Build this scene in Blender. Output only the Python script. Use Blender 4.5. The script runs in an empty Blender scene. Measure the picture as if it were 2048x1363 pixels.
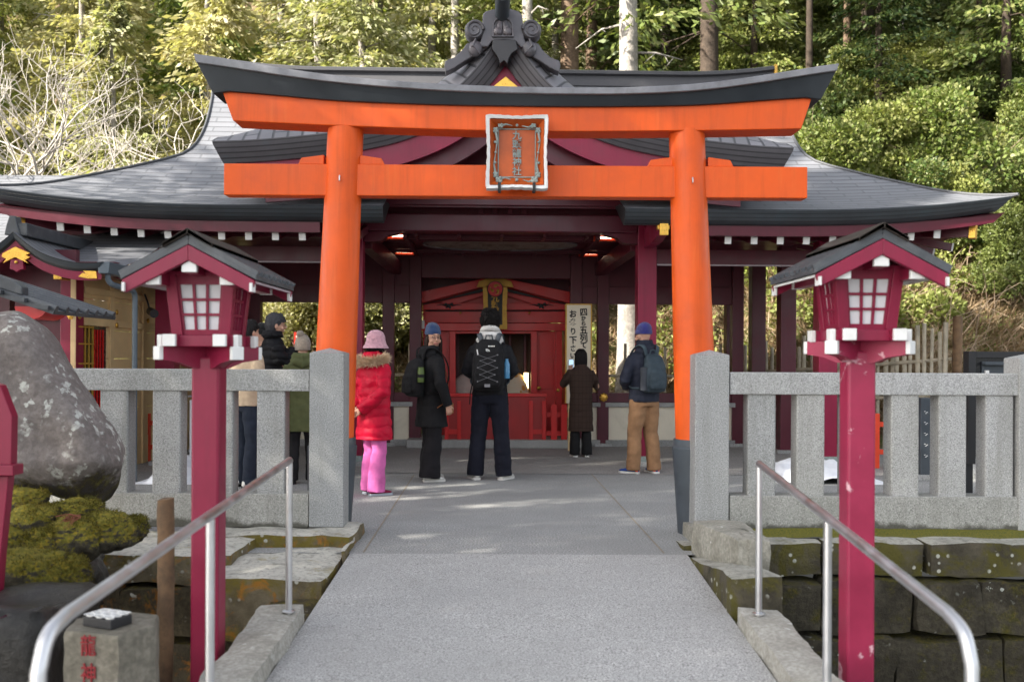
EXPO = 1.92; SHADE = [(-12.7, -3.2, 1.0), (-12.8, -0.5, 1.0), (-14.7, 1.4, 1.05), (-11.6, 5.7, 0.9), (-16.2, -2.5, 1.1), (-10.8, 3.4, 0.85), (-15.7, 4.0, 1.1), (-11.8, -1.8, 0.9), (-14.2, -5.7, 1.0), (-9.6, -.9, .75), (-13.4, 3.6, .9), (-11.2, .6, .75)]
import bpy, bmesh, math, random
import numpy as np
from mathutils import Vector, Matrix, Quaternion, noise
R = math.radians
scene = bpy.context.scene
COL = scene.collection
rnd = random.Random(7)

# ---------------------------------------------------------------- camera model (full-frame 35 mm, eye 1.35 m above the terrace)
FPX, HZ, CZ, ROLL = 1991.0, 712.0, 1.35, R(0.28)
SHIFT = HZ - 681.5
def ray(px, py):
    dx, dy = px - 1024.0, py - 681.5
    u = dx*math.cos(ROLL) + dy*math.sin(ROLL); v = -dx*math.sin(ROLL) + dy*math.cos(ROLL)
    return Vector((u/FPX, 1.0, -(v - SHIFT)/FPX))
CAM = Vector((0, 0, CZ))
def W(px, py, d):
    return CAM + ray(px, py)*d
def G(px, py, z=0.0):                       # where a ray meets the level z
    r = ray(px, py); return CAM + r*((z-CZ)/r.z)
class Frame:
    def __init__(s, ox, oy, rz): s.M = Matrix.Translation((ox, oy, 0)) @ Matrix.Rotation(rz, 4, 'Z'); s.I = s.M.inverted(); s.rz = rz; s.o = (ox, oy, 0)
    def at(s, px, py, ly):
        c = s.I @ CAM; r = s.I.to_3x3() @ ray(px, py)
        return c + r*((ly - c.y)/r.y)

# ---------------------------------------------------------------- mesh builder
class MB:
    def __init__(s): s.v = []; s.f = []; s.uv = []; s.m = []
    def add(s, vs, fs, uvs=None, m=0):
        n = len(s.v); s.v += [tuple(v) for v in vs]
        for i, f in enumerate(fs):
            s.f.append([a+n for a in f]); s.m.append(m)
            s.uv.append(uvs[i] if uvs else None)
        return s
    def box(s, c, size, M=None, m=0, top=1.0):
        x, y, z = size[0]/2, size[1]/2, size[2]/2
        vs = [Vector((a*x*(top if e > 0 else 1), b*y*(top if e > 0 else 1), e*z)) for e in (-1, 1) for a, b in ((-1,-1),(1,-1),(1,1),(-1,1))]
        c = Vector(c)
        vs = [(M @ v if M is not None else v) + c for v in vs]
        return s.add(vs, [(3,2,1,0),(4,5,6,7),(0,1,5,4),(1,2,6,5),(2,3,7,6),(3,0,4,7)], m=m)
    def bx(s, x0, x1, y0, y1, z0, z1, m=0):
        return s.box(((x0+x1)/2, (y0+y1)/2, (z0+z1)/2), (abs(x1-x0), abs(y1-y0), abs(z1-z0)), m=m)
    def beam(s, a, b, w, h, up=(0,0,1), m=0):       # box along a->b, w across, h along up
        a, b = Vector(a), Vector(b); d = (b-a); L = d.length; d.normalize()
        sd = d.cross(Vector(up)).normalized(); u = sd.cross(d)
        M = Matrix((sd, d, u)).transposed()
        return s.box((a+b)/2, (w, L, h), M, m)
    def prism(s, poly, y0, y1, fn=None, m=0):        # poly of (x,z), extruded y0..y1
        n = len(poly)
        ar = sum(poly[i][0]*poly[(i+1) % n][1]-poly[(i+1) % n][0]*poly[i][1] for i in range(n))
        if ar < 0: poly = poly[::-1]
        vs = [(x, y0, z) for x, z in poly] + [(x, y1, z) for x, z in poly]
        if fn: vs = [fn(Vector(v)) for v in vs]
        fs = [list(range(n)), list(range(2*n-1, n-1, -1))] + [(i, i+n, (i+1) % n+n, (i+1) % n) for i in range(n)]
        return s.add(vs, fs, m=m)
    def tube(s, path, rad, n=10, caps=True, m=0, sq=1.0, up=None):
        path = [Vector(p) for p in path]
        if not hasattr(rad, '__len__'): rad = [rad]*len(path)
        N = len(path); rings = []
        t0 = (path[1]-path[0]).normalized()
        ref = Vector(up) if up else (Vector((0,0,1)) if abs(t0.z) < .9 else Vector((0,1,0)))
        a = t0.cross(ref).normalized()
        vs = []
        for i, p in enumerate(path):
            t = (path[min(i+1, N-1)]-path[max(i-1, 0)]).normalized()
            a = (a - t*a.dot(t)).normalized(); b = t.cross(a)
            for k in range(n):
                an = 2*math.pi*k/n
                vs.append(p + a*(math.cos(an)*rad[i]) + b*(math.sin(an)*rad[i]*sq))
        fs = [(i*n+k, i*n+(k+1) % n, (i+1)*n+(k+1) % n, (i+1)*n+k) for i in range(N-1) for k in range(n)]
        if caps: fs += [list(range(n-1, -1, -1)), list(range((N-1)*n, N*n))]
        return s.add(vs, fs, m=m)
    def loft(s, rings, caps=True, m=0):              # rings: lists of equal length points
        n = len(rings[0]); N = len(rings)
        vs = [p for r in rings for p in r]
        fs = [(i*n+k, i*n+(k+1) % n, (i+1)*n+(k+1) % n, (i+1)*n+k) for i in range(N-1) for k in range(n)]
        if caps: fs += [list(range(n-1, -1, -1)), list(range((N-1)*n, N*n))]
        return s.add(vs, fs, m=m)
    def lathe(s, prof, c=(0,0,0), n=24, m=0):        # prof (r,z)
        c = Vector(c)
        return s.loft([[c+Vector((r*math.cos(2*math.pi*k/n), r*math.sin(2*math.pi*k/n), z)) for k in range(n)] for r, z in prof], m=m)
    def grid(s, rows, uv=None, m=0, flip=False):
        n = len(rows[0]); N = len(rows); vs = [p for r in rows for p in r]; fs = []; us = []
        for i in range(N-1):
            for k in range(n-1):
                f = [i*n+k, i*n+k+1, (i+1)*n+k+1, (i+1)*n+k]
                if flip: f = f[::-1]
                fs.append(f)
                if uv: us.append([uv(a//n, a % n) for a in f])
        return s.add(vs, fs, us if uv else None, m=m)
    def ball(s, c, r, n=12, m=0, M=None):
        if not hasattr(r, '__len__'): r = (r, r, r)
        c = Vector(c); rows = []
        for i in range(1, n):
            th = math.pi*i/n
            ring = []
            for k in range(n+4):
                ph = 2*math.pi*k/(n+4)
                v = Vector((r[0]*math.sin(th)*math.cos(ph), r[1]*math.sin(th)*math.sin(ph), -r[2]*math.cos(th)))
                ring.append((M @ v if M is not None else v)+c)
            rows.append(ring)
        return s.loft(rows, m=m)
    def mesh(s, name):
        me = bpy.data.meshes.new(name); me.from_pydata(s.v, [], s.f)
        if any(u for u in s.uv):
            ul = me.uv_layers.new(name='UVMap'); k = 0
            for i, f in enumerate(s.f):
                for j in range(len(f)):
                    if s.uv[i]: ul.data[k].uv = s.uv[i][j]
                    k += 1
        if any(s.m):
            me.polygons.foreach_set('material_index', s.m)
        return me
    def build(s, name, mat, parent=None, smooth=False, bevel=0, ang=35, seg=2, loc=None, rz=0):
        return mk(name, s.mesh(name), mat, parent, smooth, bevel, ang, seg, loc, rz)
def mk(name, me, mat, parent=None, smooth=False, bevel=0, ang=35, seg=2, loc=None, rz=0):
    mats = mat if isinstance(mat, (list, tuple)) else [mat]
    for x in mats: me.materials.append(x)
    if smooth:
        me.polygons.foreach_set('use_smooth', [True]*len(me.polygons))
        if smooth is True: me.set_sharp_from_angle(angle=R(ang))
    o = bpy.data.objects.new(name, me); COL.objects.link(o)
    if parent: o.parent = parent
    if loc is not None: o.location = loc
    o.rotation_euler = (0, 0, rz)
    if bevel:
        b = o.modifiers.new('Bevel', 'BEVEL'); b.width = bevel; b.segments = seg; b.limit_method = 'ANGLE'; b.angle_limit = R(40)
    return o
def tag(o, label=None, cat=None, group=None, kind=None):
    if label: o['label'] = label
    if cat: o['category'] = cat
    if group: o['group'] = group
    if kind: o['kind'] = kind
    return o
def thing(name, label, cat, loc=(0,0,0), rz=0, group=None):
    o = bpy.data.objects.new(name, None); COL.objects.link(o); o.empty_display_size = .1
    o.location = loc; o.rotation_euler = (0, 0, rz)
    return tag(o, label, cat, group)
def struct(o): o['kind'] = 'structure'; return o
def npmesh(name, V, Q, mi=None):
    me = bpy.data.meshes.new(name); V = np.asarray(V, np.float32); Q = np.asarray(Q, np.int32); k = Q.shape[1]
    me.vertices.add(len(V)); me.vertices.foreach_set('co', V.ravel())
    me.loops.add(Q.size); me.loops.foreach_set('vertex_index', Q.ravel())
    me.polygons.add(len(Q)); me.polygons.foreach_set('loop_start', np.arange(0, Q.size, k, dtype=np.int32))
    try: me.polygons.foreach_set('loop_total', np.full(len(Q), k, np.int32))
    except Exception: pass
    if mi is not None: me.polygons.foreach_set('material_index', np.asarray(mi, np.int32))
    me.update(calc_edges=True); return me
def blob(mb, voxel=.012, it=3, fac=.5, fn=None):     # one continuous surface from overlapping pieces
    me = mb.mesh('tmp'); o = bpy.data.objects.new('tmp', me); COL.objects.link(o)
    r = o.modifiers.new('r', 'REMESH'); r.mode = 'VOXEL'; r.voxel_size = voxel
    if it:
        k = o.modifiers.new('s', 'SMOOTH'); k.iterations = it; k.factor = fac
    dg = bpy.context.evaluated_depsgraph_get(); out = bpy.data.meshes.new_from_object(o.evaluated_get(dg))
    bpy.data.objects.remove(o); bpy.data.meshes.remove(me)
    if fn:
        out.update()
        new = [fn(v.co.copy(), v.normal.copy()) for v in out.vertices]
        out.vertices.foreach_set('co', [c for p in new for c in p]); out.update()
    return out
def text_mesh(ch, size, depth=.0, off=.0):
    c = bpy.data.curves.new('t', 'FONT'); c.body = ch; c.size = size; c.extrude = depth; c.offset = off; c.align_x = 'CENTER'; c.align_y = 'CENTER'
    o = bpy.data.objects.new('t', c); COL.objects.link(o)
    dg = bpy.context.evaluated_depsgraph_get(); me = bpy.data.meshes.new_from_object(o.evaluated_get(dg))
    bpy.data.objects.remove(o); bpy.data.curves.remove(c); return me
def add_text(mb, ch, size, M, depth=.002, off=.0, sx=1.0, m=0):
    me = text_mesh(ch, size, depth, off)
    xs = [v.co.x for v in me.vertices]; ys = [v.co.y for v in me.vertices]
    if not xs: return mb
    cx, cy = (min(xs)+max(xs))/2, (min(ys)+max(ys))/2
    vs = [M @ Vector(((v.co.x-cx)*sx, v.co.y-cy, v.co.z)) for v in me.vertices]
    mb.add(vs, [list(p.vertices) for p in me.polygons], m=m); bpy.data.meshes.remove(me); return mb
FACE = Matrix.Rotation(R(90), 4, 'X')                # text xy -> xz plane facing -Y
def lerp(a, b, t): return a+(b-a)*t
def curve(pts, x):                                   # smooth interpolation through (x,y) points
    if x <= pts[0][0]: return pts[0][1]
    if x >= pts[-1][0]: return pts[-1][1]
    for i in range(len(pts)-1):
        if pts[i][0] <= x <= pts[i+1][0]: break
    def sl(j):
        if j <= 0: return (pts[1][1]-pts[0][1])/(pts[1][0]-pts[0][0])
        if j >= len(pts)-1: return (pts[-1][1]-pts[-2][1])/(pts[-1][0]-pts[-2][0])
        return (pts[j+1][1]-pts[j-1][1])/(pts[j+1][0]-pts[j-1][0])
    (x0, y0), (x1, y1) = pts[i], pts[i+1]; h = x1-x0; t = (x-x0)/h
    return (2*t**3-3*t*t+1)*y0 + (t**3-2*t*t+t)*h*sl(i) + (-2*t**3+3*t*t)*y1 + (t**3-t*t)*h*sl(i+1)
def smooth_path(pts, n):                             # Catmull-Rom through 3D points
    pts = [Vector(p) for p in pts]; out = []
    P = [pts[0]*2-pts[1]]+pts+[pts[-1]*2-pts[-2]]
    for i in range(1, len(P)-2):
        for k in range(n):
            t = k/n; a, b, c, d = P[i-1], P[i], P[i+1], P[i+2]
            out.append(.5*((2*b)+(c-a)*t+(2*a-5*b+4*c-d)*t*t+(3*b-a-3*c+d)*t**3))
    return out+[pts[-1]]
def diamonds(C, D, L, Wd, rg, roll=None):
    D = D/np.linalg.norm(D, axis=1)[:, None]; S = np.cross(D, rg.normal(0, 1, D.shape) if roll is None else roll); S /= np.linalg.norm(S, axis=1)[:, None]+1e-9
    L = L[:, None]; Wd = Wd[:, None]
    V = np.stack([C, C+D*L*.5+S*Wd, C+D*L, C+D*L*.5-S*Wd], 1).reshape(-1, 3); return V, np.arange(len(V)).reshape(-1, 4)
def split_build(mb, name, mat, parent=None, **k):     # every separate piece of the builder becomes its own object
    par = list(range(len(mb.v)))
    def find(a):
        while par[a] != a: par[a] = par[par[a]]; a = par[a]
        return a
    for f in mb.f:
        r = find(f[0])
        for v in f[1:]: par[find(v)] = r
    groups = {}
    for i, f in enumerate(mb.f): groups.setdefault(find(f[0]), []).append(i)
    out = []
    for fs in groups.values():
        q = MB(); idx = {}
        for i in fs:
            for v in mb.f[i]:
                if v not in idx: idx[v] = len(q.v); q.v.append(mb.v[v])
            q.f.append([idx[v] for v in mb.f[i]]); q.uv.append(mb.uv[i]); q.m.append(mb.m[i])
        out.append(q.build(name, mat, parent, **k))
    return out
# ---------------------------------------------------------------- procedural materials
class NT:
    def __init__(s, name):
        s.mat = bpy.data.materials.new(name); s.mat.use_nodes = True; s.t = s.mat.node_tree; s.t.nodes.clear()
        s.out = s.n('ShaderNodeOutputMaterial')
    def n(s, typ, **kw):
        x = s.t.nodes.new(typ)
        for k, v in kw.items():
            if k.startswith('_'): setattr(x, k[1:], v)
            else:
                x.inputs[int(k[1:]) if k[0] == 'i' and k[1:].isdigit() else k.replace('__', ' ')].default_value = v
        return x
    def l(s, a, b): s.t.links.new(a, b)
    def ramp(s, src, stops, interp='LINEAR'):
        r = s.n('ShaderNodeValToRGB'); r.color_ramp.interpolation = interp; e = r.color_ramp.elements
        while len(e) < len(stops): e.new(.5)
        for i, (p, c) in enumerate(stops):
            e[i].position = p; e[i].color = (*c, 1) if hasattr(c, '__len__') else (c, c, c, 1)
        s.l(src, r.inputs[0]); return r.outputs[0]
    def noise(s, vec, scale, detail=4, rough=.55, dist=0):
        x = s.n('ShaderNodeTexNoise', Scale=scale, Detail=detail, Roughness=rough, Distortion=dist); s.l(vec, x.inputs['Vector']); return x.outputs[0]
    def mix(s, fac, a, b, mode='MIX'):
        x = s.n('ShaderNodeMix', _data_type='RGBA', _blend_type=mode)
        for sock, v in ((x.inputs[0], fac), (x.inputs[6], a), (x.inputs[7], b)):
            if isinstance(v, (int, float)): sock.default_value = v if sock.type == 'VALUE' else (v, v, v, 1)
            elif isinstance(v, tuple): sock.default_value = (*v, 1) if len(v) == 3 else v
            else: s.l(v, sock)
        return x.outputs[2]
    def math(s, op, a, b=0):
        x = s.n('ShaderNodeMath', _operation=op)
        for i, v in enumerate((a, b)):
            if isinstance(v, (int, float)): x.inputs[i].default_value = v
            else: s.l(v, x.inputs[i])
        return x.outputs[0]
    def bsdf(s, col, rough=.6, metal=0, spec=.5, bump=None, bstr=.3, bdist=.01, **kw):
        b = s.n('ShaderNodeBsdfPrincipled')
        if isinstance(col, tuple): b.inputs['Base Color'].default_value = (*col, 1)
        else: s.l(col, b.inputs['Base Color'])
        if isinstance(rough, (int, float)): b.inputs['Roughness'].default_value = rough
        else: s.l(rough, b.inputs['Roughness'])
        b.inputs['Metallic'].default_value = metal; b.inputs['Specular IOR Level'].default_value = spec
        for k, v in kw.items(): b.inputs[k.replace('__', ' ')].default_value = v
        if bump is not None:
            u = s.n('ShaderNodeBump', Strength=bstr, Distance=bdist); s.l(bump, u.inputs['Height']); s.l(u.outputs[0], b.inputs['Normal'])
        s.l(b.outputs[0], s.out.inputs[0]); s.b = b; return s.mat
    def obj(s): return s.n('ShaderNodeTexCoord').outputs['Object']
    def world(s): return s.n('ShaderNodeNewGeometry').outputs['Position']
    def uvc(s): return s.n('ShaderNodeTexCoord').outputs['UV']
def sc(c, k): return tuple(min(1, x*k) for x in c)
def streaks(t, o, sx_=14, sz_=.9):
    mp = t.n('ShaderNodeMapping'); mp.inputs['Scale'].default_value = (sx_, sx_, sz_); t.l(o, mp.inputs[0]); return t.noise(mp.outputs[0], 1.0, 5, .65)
def paint(name, c, rough=.4, var=.18, scale=6, bump=.12, bscale=60, spec=.5, dirt=None, metal=0, coat=0, chips=None, chipt=.62, chipscale=9, streak=0):
    t = NT(name); o = t.obj(); n1 = t.noise(o, scale, 6, .6); n2 = t.noise(o, bscale, 3)
    col = t.ramp(n1, [(.3, sc(c, 1-var)), (.7, sc(c, 1+var*.6))])
    if dirt:
        n3 = t.noise(o, scale*.6, 8, .7, .4); col = t.mix(t.ramp(n3, [(.52, 0), (.75, dirt[1])]), col, dirt[0])
    if streak: col = t.mix(t.ramp(streaks(t, o), [(.5, 0), (.72, streak)]), col, sc(c, .45)); col = t.mix(t.ramp(streaks(t, o, 22, 1.5), [(.56, 0), (.8, streak)]), col, (min(1, c[0]*1.05), c[1]*1.7+.02, c[2]+.03))
    rg = t.ramp(n1, [(.3, max(.02, rough-.08)), (.7, min(1, rough+.1))])
    if chips:
        n4 = t.noise(o, chipscale, 5, .6, .8); k = t.ramp(n4, [(chipt, 0), (chipt+.03, 1)]); col = t.mix(k, col, chips)
    return t.bsdf(col, rg, metal, spec, n2, bump, .004, Coat__Weight=coat, Coat__Roughness=.15)
def granite(name, base=.34, warm=(1, 1.0, .99), foot_dark=None):
    t = NT(name); o = t.obj()
    n1 = t.noise(o, 120, 2, .8); n2 = t.noise(o, 2.2, 5, .6); n3 = t.noise(o, 55, 2, .6)
    c = t.ramp(n1, [(.34, tuple(base*.42*w for w in warm)), (.47, tuple(base*.95*w for w in warm)), (.56, tuple(base*1.12*w for w in warm)), (.68, tuple(base*1.75*w for w in warm))])
    c = t.mix(t.ramp(n3, [(.4, 0), (.65, .45)]), c, tuple(base*1.25*w for w in warm))
    c = t.mix(t.ramp(n2, [(.45, 0), (.75, .35)]), c, (base*.62, base*.63, base*.55))
    c = t.mix(t.ramp(streaks(t, o, 9, .7), [(.48, 0), (.72, .38)]), c, (base*.48, base*.47, base*.40)); c = t.mix(t.ramp(t.noise(o, 7, 5, .7), [(.6, 0), (.7, .3)]), c, (base*1.5, base*1.5, base*1.4))
    oi = t.n('ShaderNodeObjectInfo'); c = t.mix(1.0, c, t.ramp(oi.outputs['Random'], [(0, (.82, .83, .83)), (.5, (1, .99, .96)), (1, (1.0, 1.0, 1.0))]), 'MULTIPLY')
    if foot_dark:       # darker towards the foot, with a ragged edge
        sx = t.n('ShaderNodeSeparateXYZ'); t.l(o, sx.inputs[0])
        n4 = t.noise(o, 3.5, 6, .65)
        h = t.math('ADD', sx.outputs[2], t.math('MULTIPLY', n4, -.22))
        k = t.ramp(h, [(foot_dark[0], foot_dark[1]), (foot_dark[0]+.05, 0)])
        c = t.mix(k, c, (.045, .042, .028))
    return t.bsdf(c, .62, 0, .4, n1, .12, .003)
def stone(name, c, c2, moss=None, scale=5, bump=.6, lichen=None, mossamt=.55, rough=.85, up=True, orange=None, lt=.6, foot=None):
    t = NT(name); o = t.obj(); n1 = t.noise(o, scale, 8, .65); n2 = t.noise(o, scale*7, 6, .7)
    col = t.ramp(n1, [(.3, c), (.5, tuple((a+b)/2 for a, b in zip(c, c2))), (.72, c2)])
    col = t.mix(t.ramp(n2, [(.42, .45), (.62, 0)]), col, sc(c, .45))
    if lichen:
        v = t.n('ShaderNodeTexVoronoi', Scale=lichen[1], Randomness=1.0); 
        nn = t.n('ShaderNodeTexNoise', Scale=lichen[1]*1.5, Detail=4.0); t.l(o, nn.inputs['Vector'])
        ad = t.n('ShaderNodeMix', _data_type='VECTOR'); ad.inputs[0].default_value = .12; t.l(o, ad.inputs[4]); t.l(nn.outputs[1], ad.inputs[5])
        t.l(ad.outputs[1], v.inputs['Vector'])
        k = t.ramp(v.outputs['Distance'], [(lichen[2]*.75, 1), (lichen[2], 0)])
        pick = t.ramp(t.noise(o, scale*.9, 3), [(lt-.06, 0), (lt+.04, 1)])
        k = t.math('MULTIPLY', k, pick)
        n9 = t.noise(o, 40, 4); k = t.math('MULTIPLY', k, t.ramp(n9, [(.35, .35), (.55, .95)]))
        col = t.mix(k, col, lichen[0])
    if foot:
        sz = t.n('ShaderNodeSeparateXYZ'); t.l(o, sz.inputs[0]); h9 = t.math('ADD', sz.outputs[2], t.math('MULTIPLY', t.noise(o, 4, 6, .7), .35)); k9 = t.ramp(t.math('ADD', h9, 1.0), [(foot[0], 1), (foot[0]+.05, 0)])
        mm = t.ramp(t.noise(o, 18, 5, .7), [(.38, sc(c, .35)), (.52, (.05, .04, .022)), (.66, foot[1])]); col = t.mix(k9, col, mm)
    if orange:
        n5 = t.noise(o, scale*1.3, 6, .7, .6); col = t.mix(t.ramp(n5, [(.56, 0), (.66, .85)]), col, orange)
    if moss:
        g = t.n('ShaderNodeNewGeometry'); sx = t.n('ShaderNodeSeparateXYZ'); t.l(g.outputs['True Normal'], sx.inputs[0])
        n3 = t.noise(o, scale*1.6, 6, .7); n4 = t.noise(o, scale*14, 4)
        h = t.math('ADD', t.math('MULTIPLY', sx.outputs[2], .5 if up else .12), n3)
        k = t.ramp(h, [(1-mossamt, 0), (1-mossamt+.16, 1)])
        mc = t.ramp(n4, [(.3, sc(moss, .55)), (.5, moss), (.7, (moss[0]*1.9, moss[1]*1.5, moss[2]))])
        col = t.mix(k, col, mc)
    return t.bsdf(col, rough, 0, .3, n2, bump, .02)
def cloth(name, c, rough=.8, var=.2, scale=9, weave=260, bump=.25, sheen=.02):
    t = NT(name); o = t.obj(); n1 = t.noise(o, scale, 5, .6); n2 = t.noise(o, weave, 2)
    col = t.ramp(n1, [(.3, sc(c, 1-var)), (.7, sc(c, 1+var))])
    return t.bsdf(col, rough, 0, .15, n2, bump, .003, Sheen__Weight=sheen)
def leaf(name, cols, trans=.35, rough=.5):
    t = NT(name); g = t.n('ShaderNodeNewGeometry'); o = t.world()
    col = t.ramp(g.outputs['Random Per Island'], [(i/(len(cols)-1), c) for i, c in enumerate(cols)])
    n = t.noise(o, .5, 3); col = t.mix(t.ramp(n, [(.35, 0), (.65, .6)]), col, sc(cols[0], .8))
    oi = t.n('ShaderNodeObjectInfo'); m_ = tuple(sum(c[i] for c in cols)/len(cols) for i in range(3))
    col = t.mix(t.ramp(oi.outputs['Random'], [(0, .0), (.35, .0), (.7, .3), (1, .5)]), col, (m_[0]*1.2, m_[1]*1.04, m_[2]*.9))
    col = t.mix(t.ramp(t.noise(o, 1.1, 5, .6), [(.54, 0), (.68, .4)]), col, (m_[0]*1.4, m_[1]*1.05, m_[2]*1.2))
    b = t.n('ShaderNodeBsdfPrincipled', Roughness=rough); t.l(col, b.inputs['Base Color']); b.inputs['Specular IOR Level'].default_value = .3
    tr = t.n('ShaderNodeBsdfTranslucent'); t.l(t.mix(1.0, col, (1.0, 1.0, .55), 'MULTIPLY'), tr.inputs[0])
    mx = t.n('ShaderNodeMixShader'); mx.inputs[0].default_value = trans; t.l(b.outputs[0], mx.inputs[1]); t.l(tr.outputs[0], mx.inputs[2]); t.l(mx.outputs[0], t.out.inputs[0])
    return t.mat
def emit(name, c, s):
    t = NT(name); e = t.n('ShaderNodeEmission', Strength=s, Color=(*c, 1)); t.l(e.outputs[0], t.out.inputs[0]); return t.mat
def shingles(name, c, bw=.36, rh=.11, joint=(.03, .034, .04), rough=.6, var=.2):
    t = NT(name); uv = t.uvc(); o = t.obj()
    br = t.n('ShaderNodeTexBrick', Scale=1.0, Mortar__Size=.012, Mortar__Smooth=.2, Brick__Width=bw, Row__Height=rh, Bias=0.0)
    br.inputs['Color1'].default_value = (*sc(c, 1-var), 1); br.inputs['Color2'].default_value = (*sc(c, 1+var), 1); br.inputs['Mortar'].default_value = (*joint, 1)
    t.l(uv, br.inputs['Vector'])
    n1 = t.noise(o, 1.4, 6, .65); col = t.mix(t.ramp(n1, [(.35, 0), (.7, .5)]), br.outputs[0], sc(c, .75))
    col = t.mix(t.ramp(t.noise(o, 14, 5, .7), [(.5, 0), (.8, .3)]), col, (c[0]*1.2, c[1]*1.02, c[2]*1.0))
    # every course overlaps the one below: a saw-tooth height
    sx = t.n('ShaderNodeSeparateXYZ'); t.l(uv, sx.inputs[0])
    saw = t.math('FRACT', t.math('DIVIDE', sx.outputs[1], rh)); col = t.mix(t.ramp(saw, [(0, .75), (.10, .6), (.16, 0)]), col, sc(c, .28))
    hgt = t.math('SUBTRACT', t.math('SUBTRACT', 1.0, saw), t.math('MULTIPLY', br.outputs[1], .6))
    return t.bsdf(col, rough, .05, .4, hgt, .55, .02)
def layered(name, c, step=.05, rough=.45):
    t = NT(name); uv = t.uvc(); o = t.obj(); sx = t.n('ShaderNodeSeparateXYZ'); t.l(uv, sx.inputs[0])
    saw = t.math('FRACT', t.math('DIVIDE', sx.outputs[1], step)); n1 = t.noise(o, 3, 6, .65)
    col = t.ramp(n1, [(.3, sc(c, .8)), (.55, c), (.75, (c[0]*.95, c[1]*1.15, c[2]*1.2))])
    col = t.mix(t.ramp(saw, [(0, .9), (.22, .7), (.3, 0)]), col, sc(c, .22))
    return t.bsdf(col, rough, .1, .5, saw, .5, .015)
def concrete(name, base, warm=(1, .99, .97), patch=.8, spk=90, stains=True):
    t = NT(name); o = t.world(); n1 = t.noise(o, spk, 2, .7); n2 = t.noise(o, .8, 6, .6); n3 = t.noise(o, 4, 6, .65)
    b = tuple(base*w for w in warm)
    c = t.ramp(n1, [(.32, sc(b, .30)), (.44, sc(b, .9)), (.56, sc(b, 1.12)), (.68, sc(b, 1.8))])
    c = t.mix(t.ramp(n2, [(.38, .0), (.62, .5)]), c, sc(b, patch))
    if stains: c = t.mix(t.ramp(n3, [(.55, 0), (.8, .35)]), c, (b[0]*.6, b[1]*.6, b[2]*.55))
    return t.bsdf(c, .85, 0, .3, n1, .35, .004)
M = {}
M['orange'] = paint('torii_orange', (.71, .094, .006), .46, .12, 3, .10, 40, dirt=((.45, .055, .015), .45), streak=.35, spec=.35)
M['base_dark'] = paint('base_dark', (.045, .056, .068), .5, .25, 5, .1, 50, dirt=((.12, .12, .11), .5))
M['kasagi'] = paint('kasagi_black', (.016, .021, .027), .45, .2, 4, .08)
M['capgrey'] = paint('copper_cap', (.20, .20, .215), .5, .35, 7, .1, 40, metal=.2, dirt=((.09, .08, .085), .6))
M['maroon'] = paint('maroon_shaded', (.085, .0055, .017), .4, .14, 4, .06, 70, streak=.3)  # building red darkened for its shaded parts; lit front parts use magenta
M['magenta'] = paint('magenta_paint', (.22, .008, .038), .4, .14, 4, .08, 70, streak=.3, spec=.4)
M['magenta_worn'] = paint('magenta_worn', (.30, .016, .058), .4, .2, 5, .15, 40, chips=(.62, .36, .40), chipt=.60, chipscale=4.5)
M['red'] = paint('shrine_red', (.56, .009, .009), .35, .12, 4, .05, 60)
M['redor'] = paint('fence_orange', (.66, .05, .012), .45, .12, 4)
M['white'] = paint('white_paint', (.72, .72, .70), .5, .06, 8, .05, dirt=((.4, .38, .33), .4))
M['paper'] = paint('paper_pane', (.66, .66, .68), .7, .04, 6, .05)
M['gold'] = paint('gold_metal', (.72, .42, .08), .32, .25, 20, .3, 60, metal=.85)
M['goldp'] = paint('gold_paint', (.55, .32, .05), .45, .2, 20, .2, 60, metal=.3)
M['iron'] = paint('black_iron', (.012, .012, .014), .5, .2, 9)
M['steel'] = paint("brushed_steel", (.60, .60, .61), .38, .05, 12, .0, 120, metal=1.0)
M['granite'] = granite('granite'); M['granite_low'] = granite('granite_low', .33, (1, .985, .93), (-.02, .85))
M['copper'] = shingles('copper_shingle', (.165, .17, .185), bw=.55, rh=.125, var=.07, joint=(.11, .115, .125))
M['copper_w'] = shingles('copper_shingle_warm', (.185, .18, .195), .5, .16)
M['band'] = layered('eave_layers', (.052, .060, .068))
M['bandw'] = layered('verge_layers', (.10, .095, .105), .052)
M['ornament'] = paint('ridge_copper', (.10, .095, .105), .42, .22, 8, .15, 30, metal=.25, dirt=((.09, .05, .055), .5))
M['plaster'] = paint('cream_plaster', (.78, .71, .57), .85, .08, 2.5, .1, 30, dirt=((.38, .33, .22), .5))
M['tanwood'] = paint('cypress_board', (.66, .47, .24), .55, .16, 3, .1, 30)
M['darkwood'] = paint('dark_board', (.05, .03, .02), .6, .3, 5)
M['tile'] = paint('grey_tile', (.06, .066, .074), .45, .3, 9, .1, 40, dirt=((.2, .2, .2), .4))
M['pipe'] = paint('grey_pipe', (.10, .13, .155), .45, .12, 5)
M['black'] = paint('black_gloss', (.008, .009, .012), .25, .2, 5)
M['bamboo'] = paint('bamboo', (.50, .44, .33), .55, .3, 7, .15, 30, dirt=((.2, .16, .1), .5))
M['oldwood'] = paint('weathered_wood', (.17, .10, .05), .8, .45, 8, .5, 25, dirt=((.03, .02, .012), .8))
M['snow'] = paint('snow', (.86, .88, .92), .7, .05, 8, .5, 25)
M['sign'] = paint('sign_board', (.76, .68, .54), .6, .06, 3, .05)
M['ink'] = paint('ink', (.01, .009, .01), .6, .1)
M['dkink'] = paint('carved_red', (.22, .008, .014), .7, .2, 30)
M['verdi'] = paint('verdigris', (.26, .31, .29), .55, .3, 40, .3)
M['woodor'] = paint('plaque_wood', (.50, .09, .012), .4, .35, 4, .1, 20)
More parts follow.
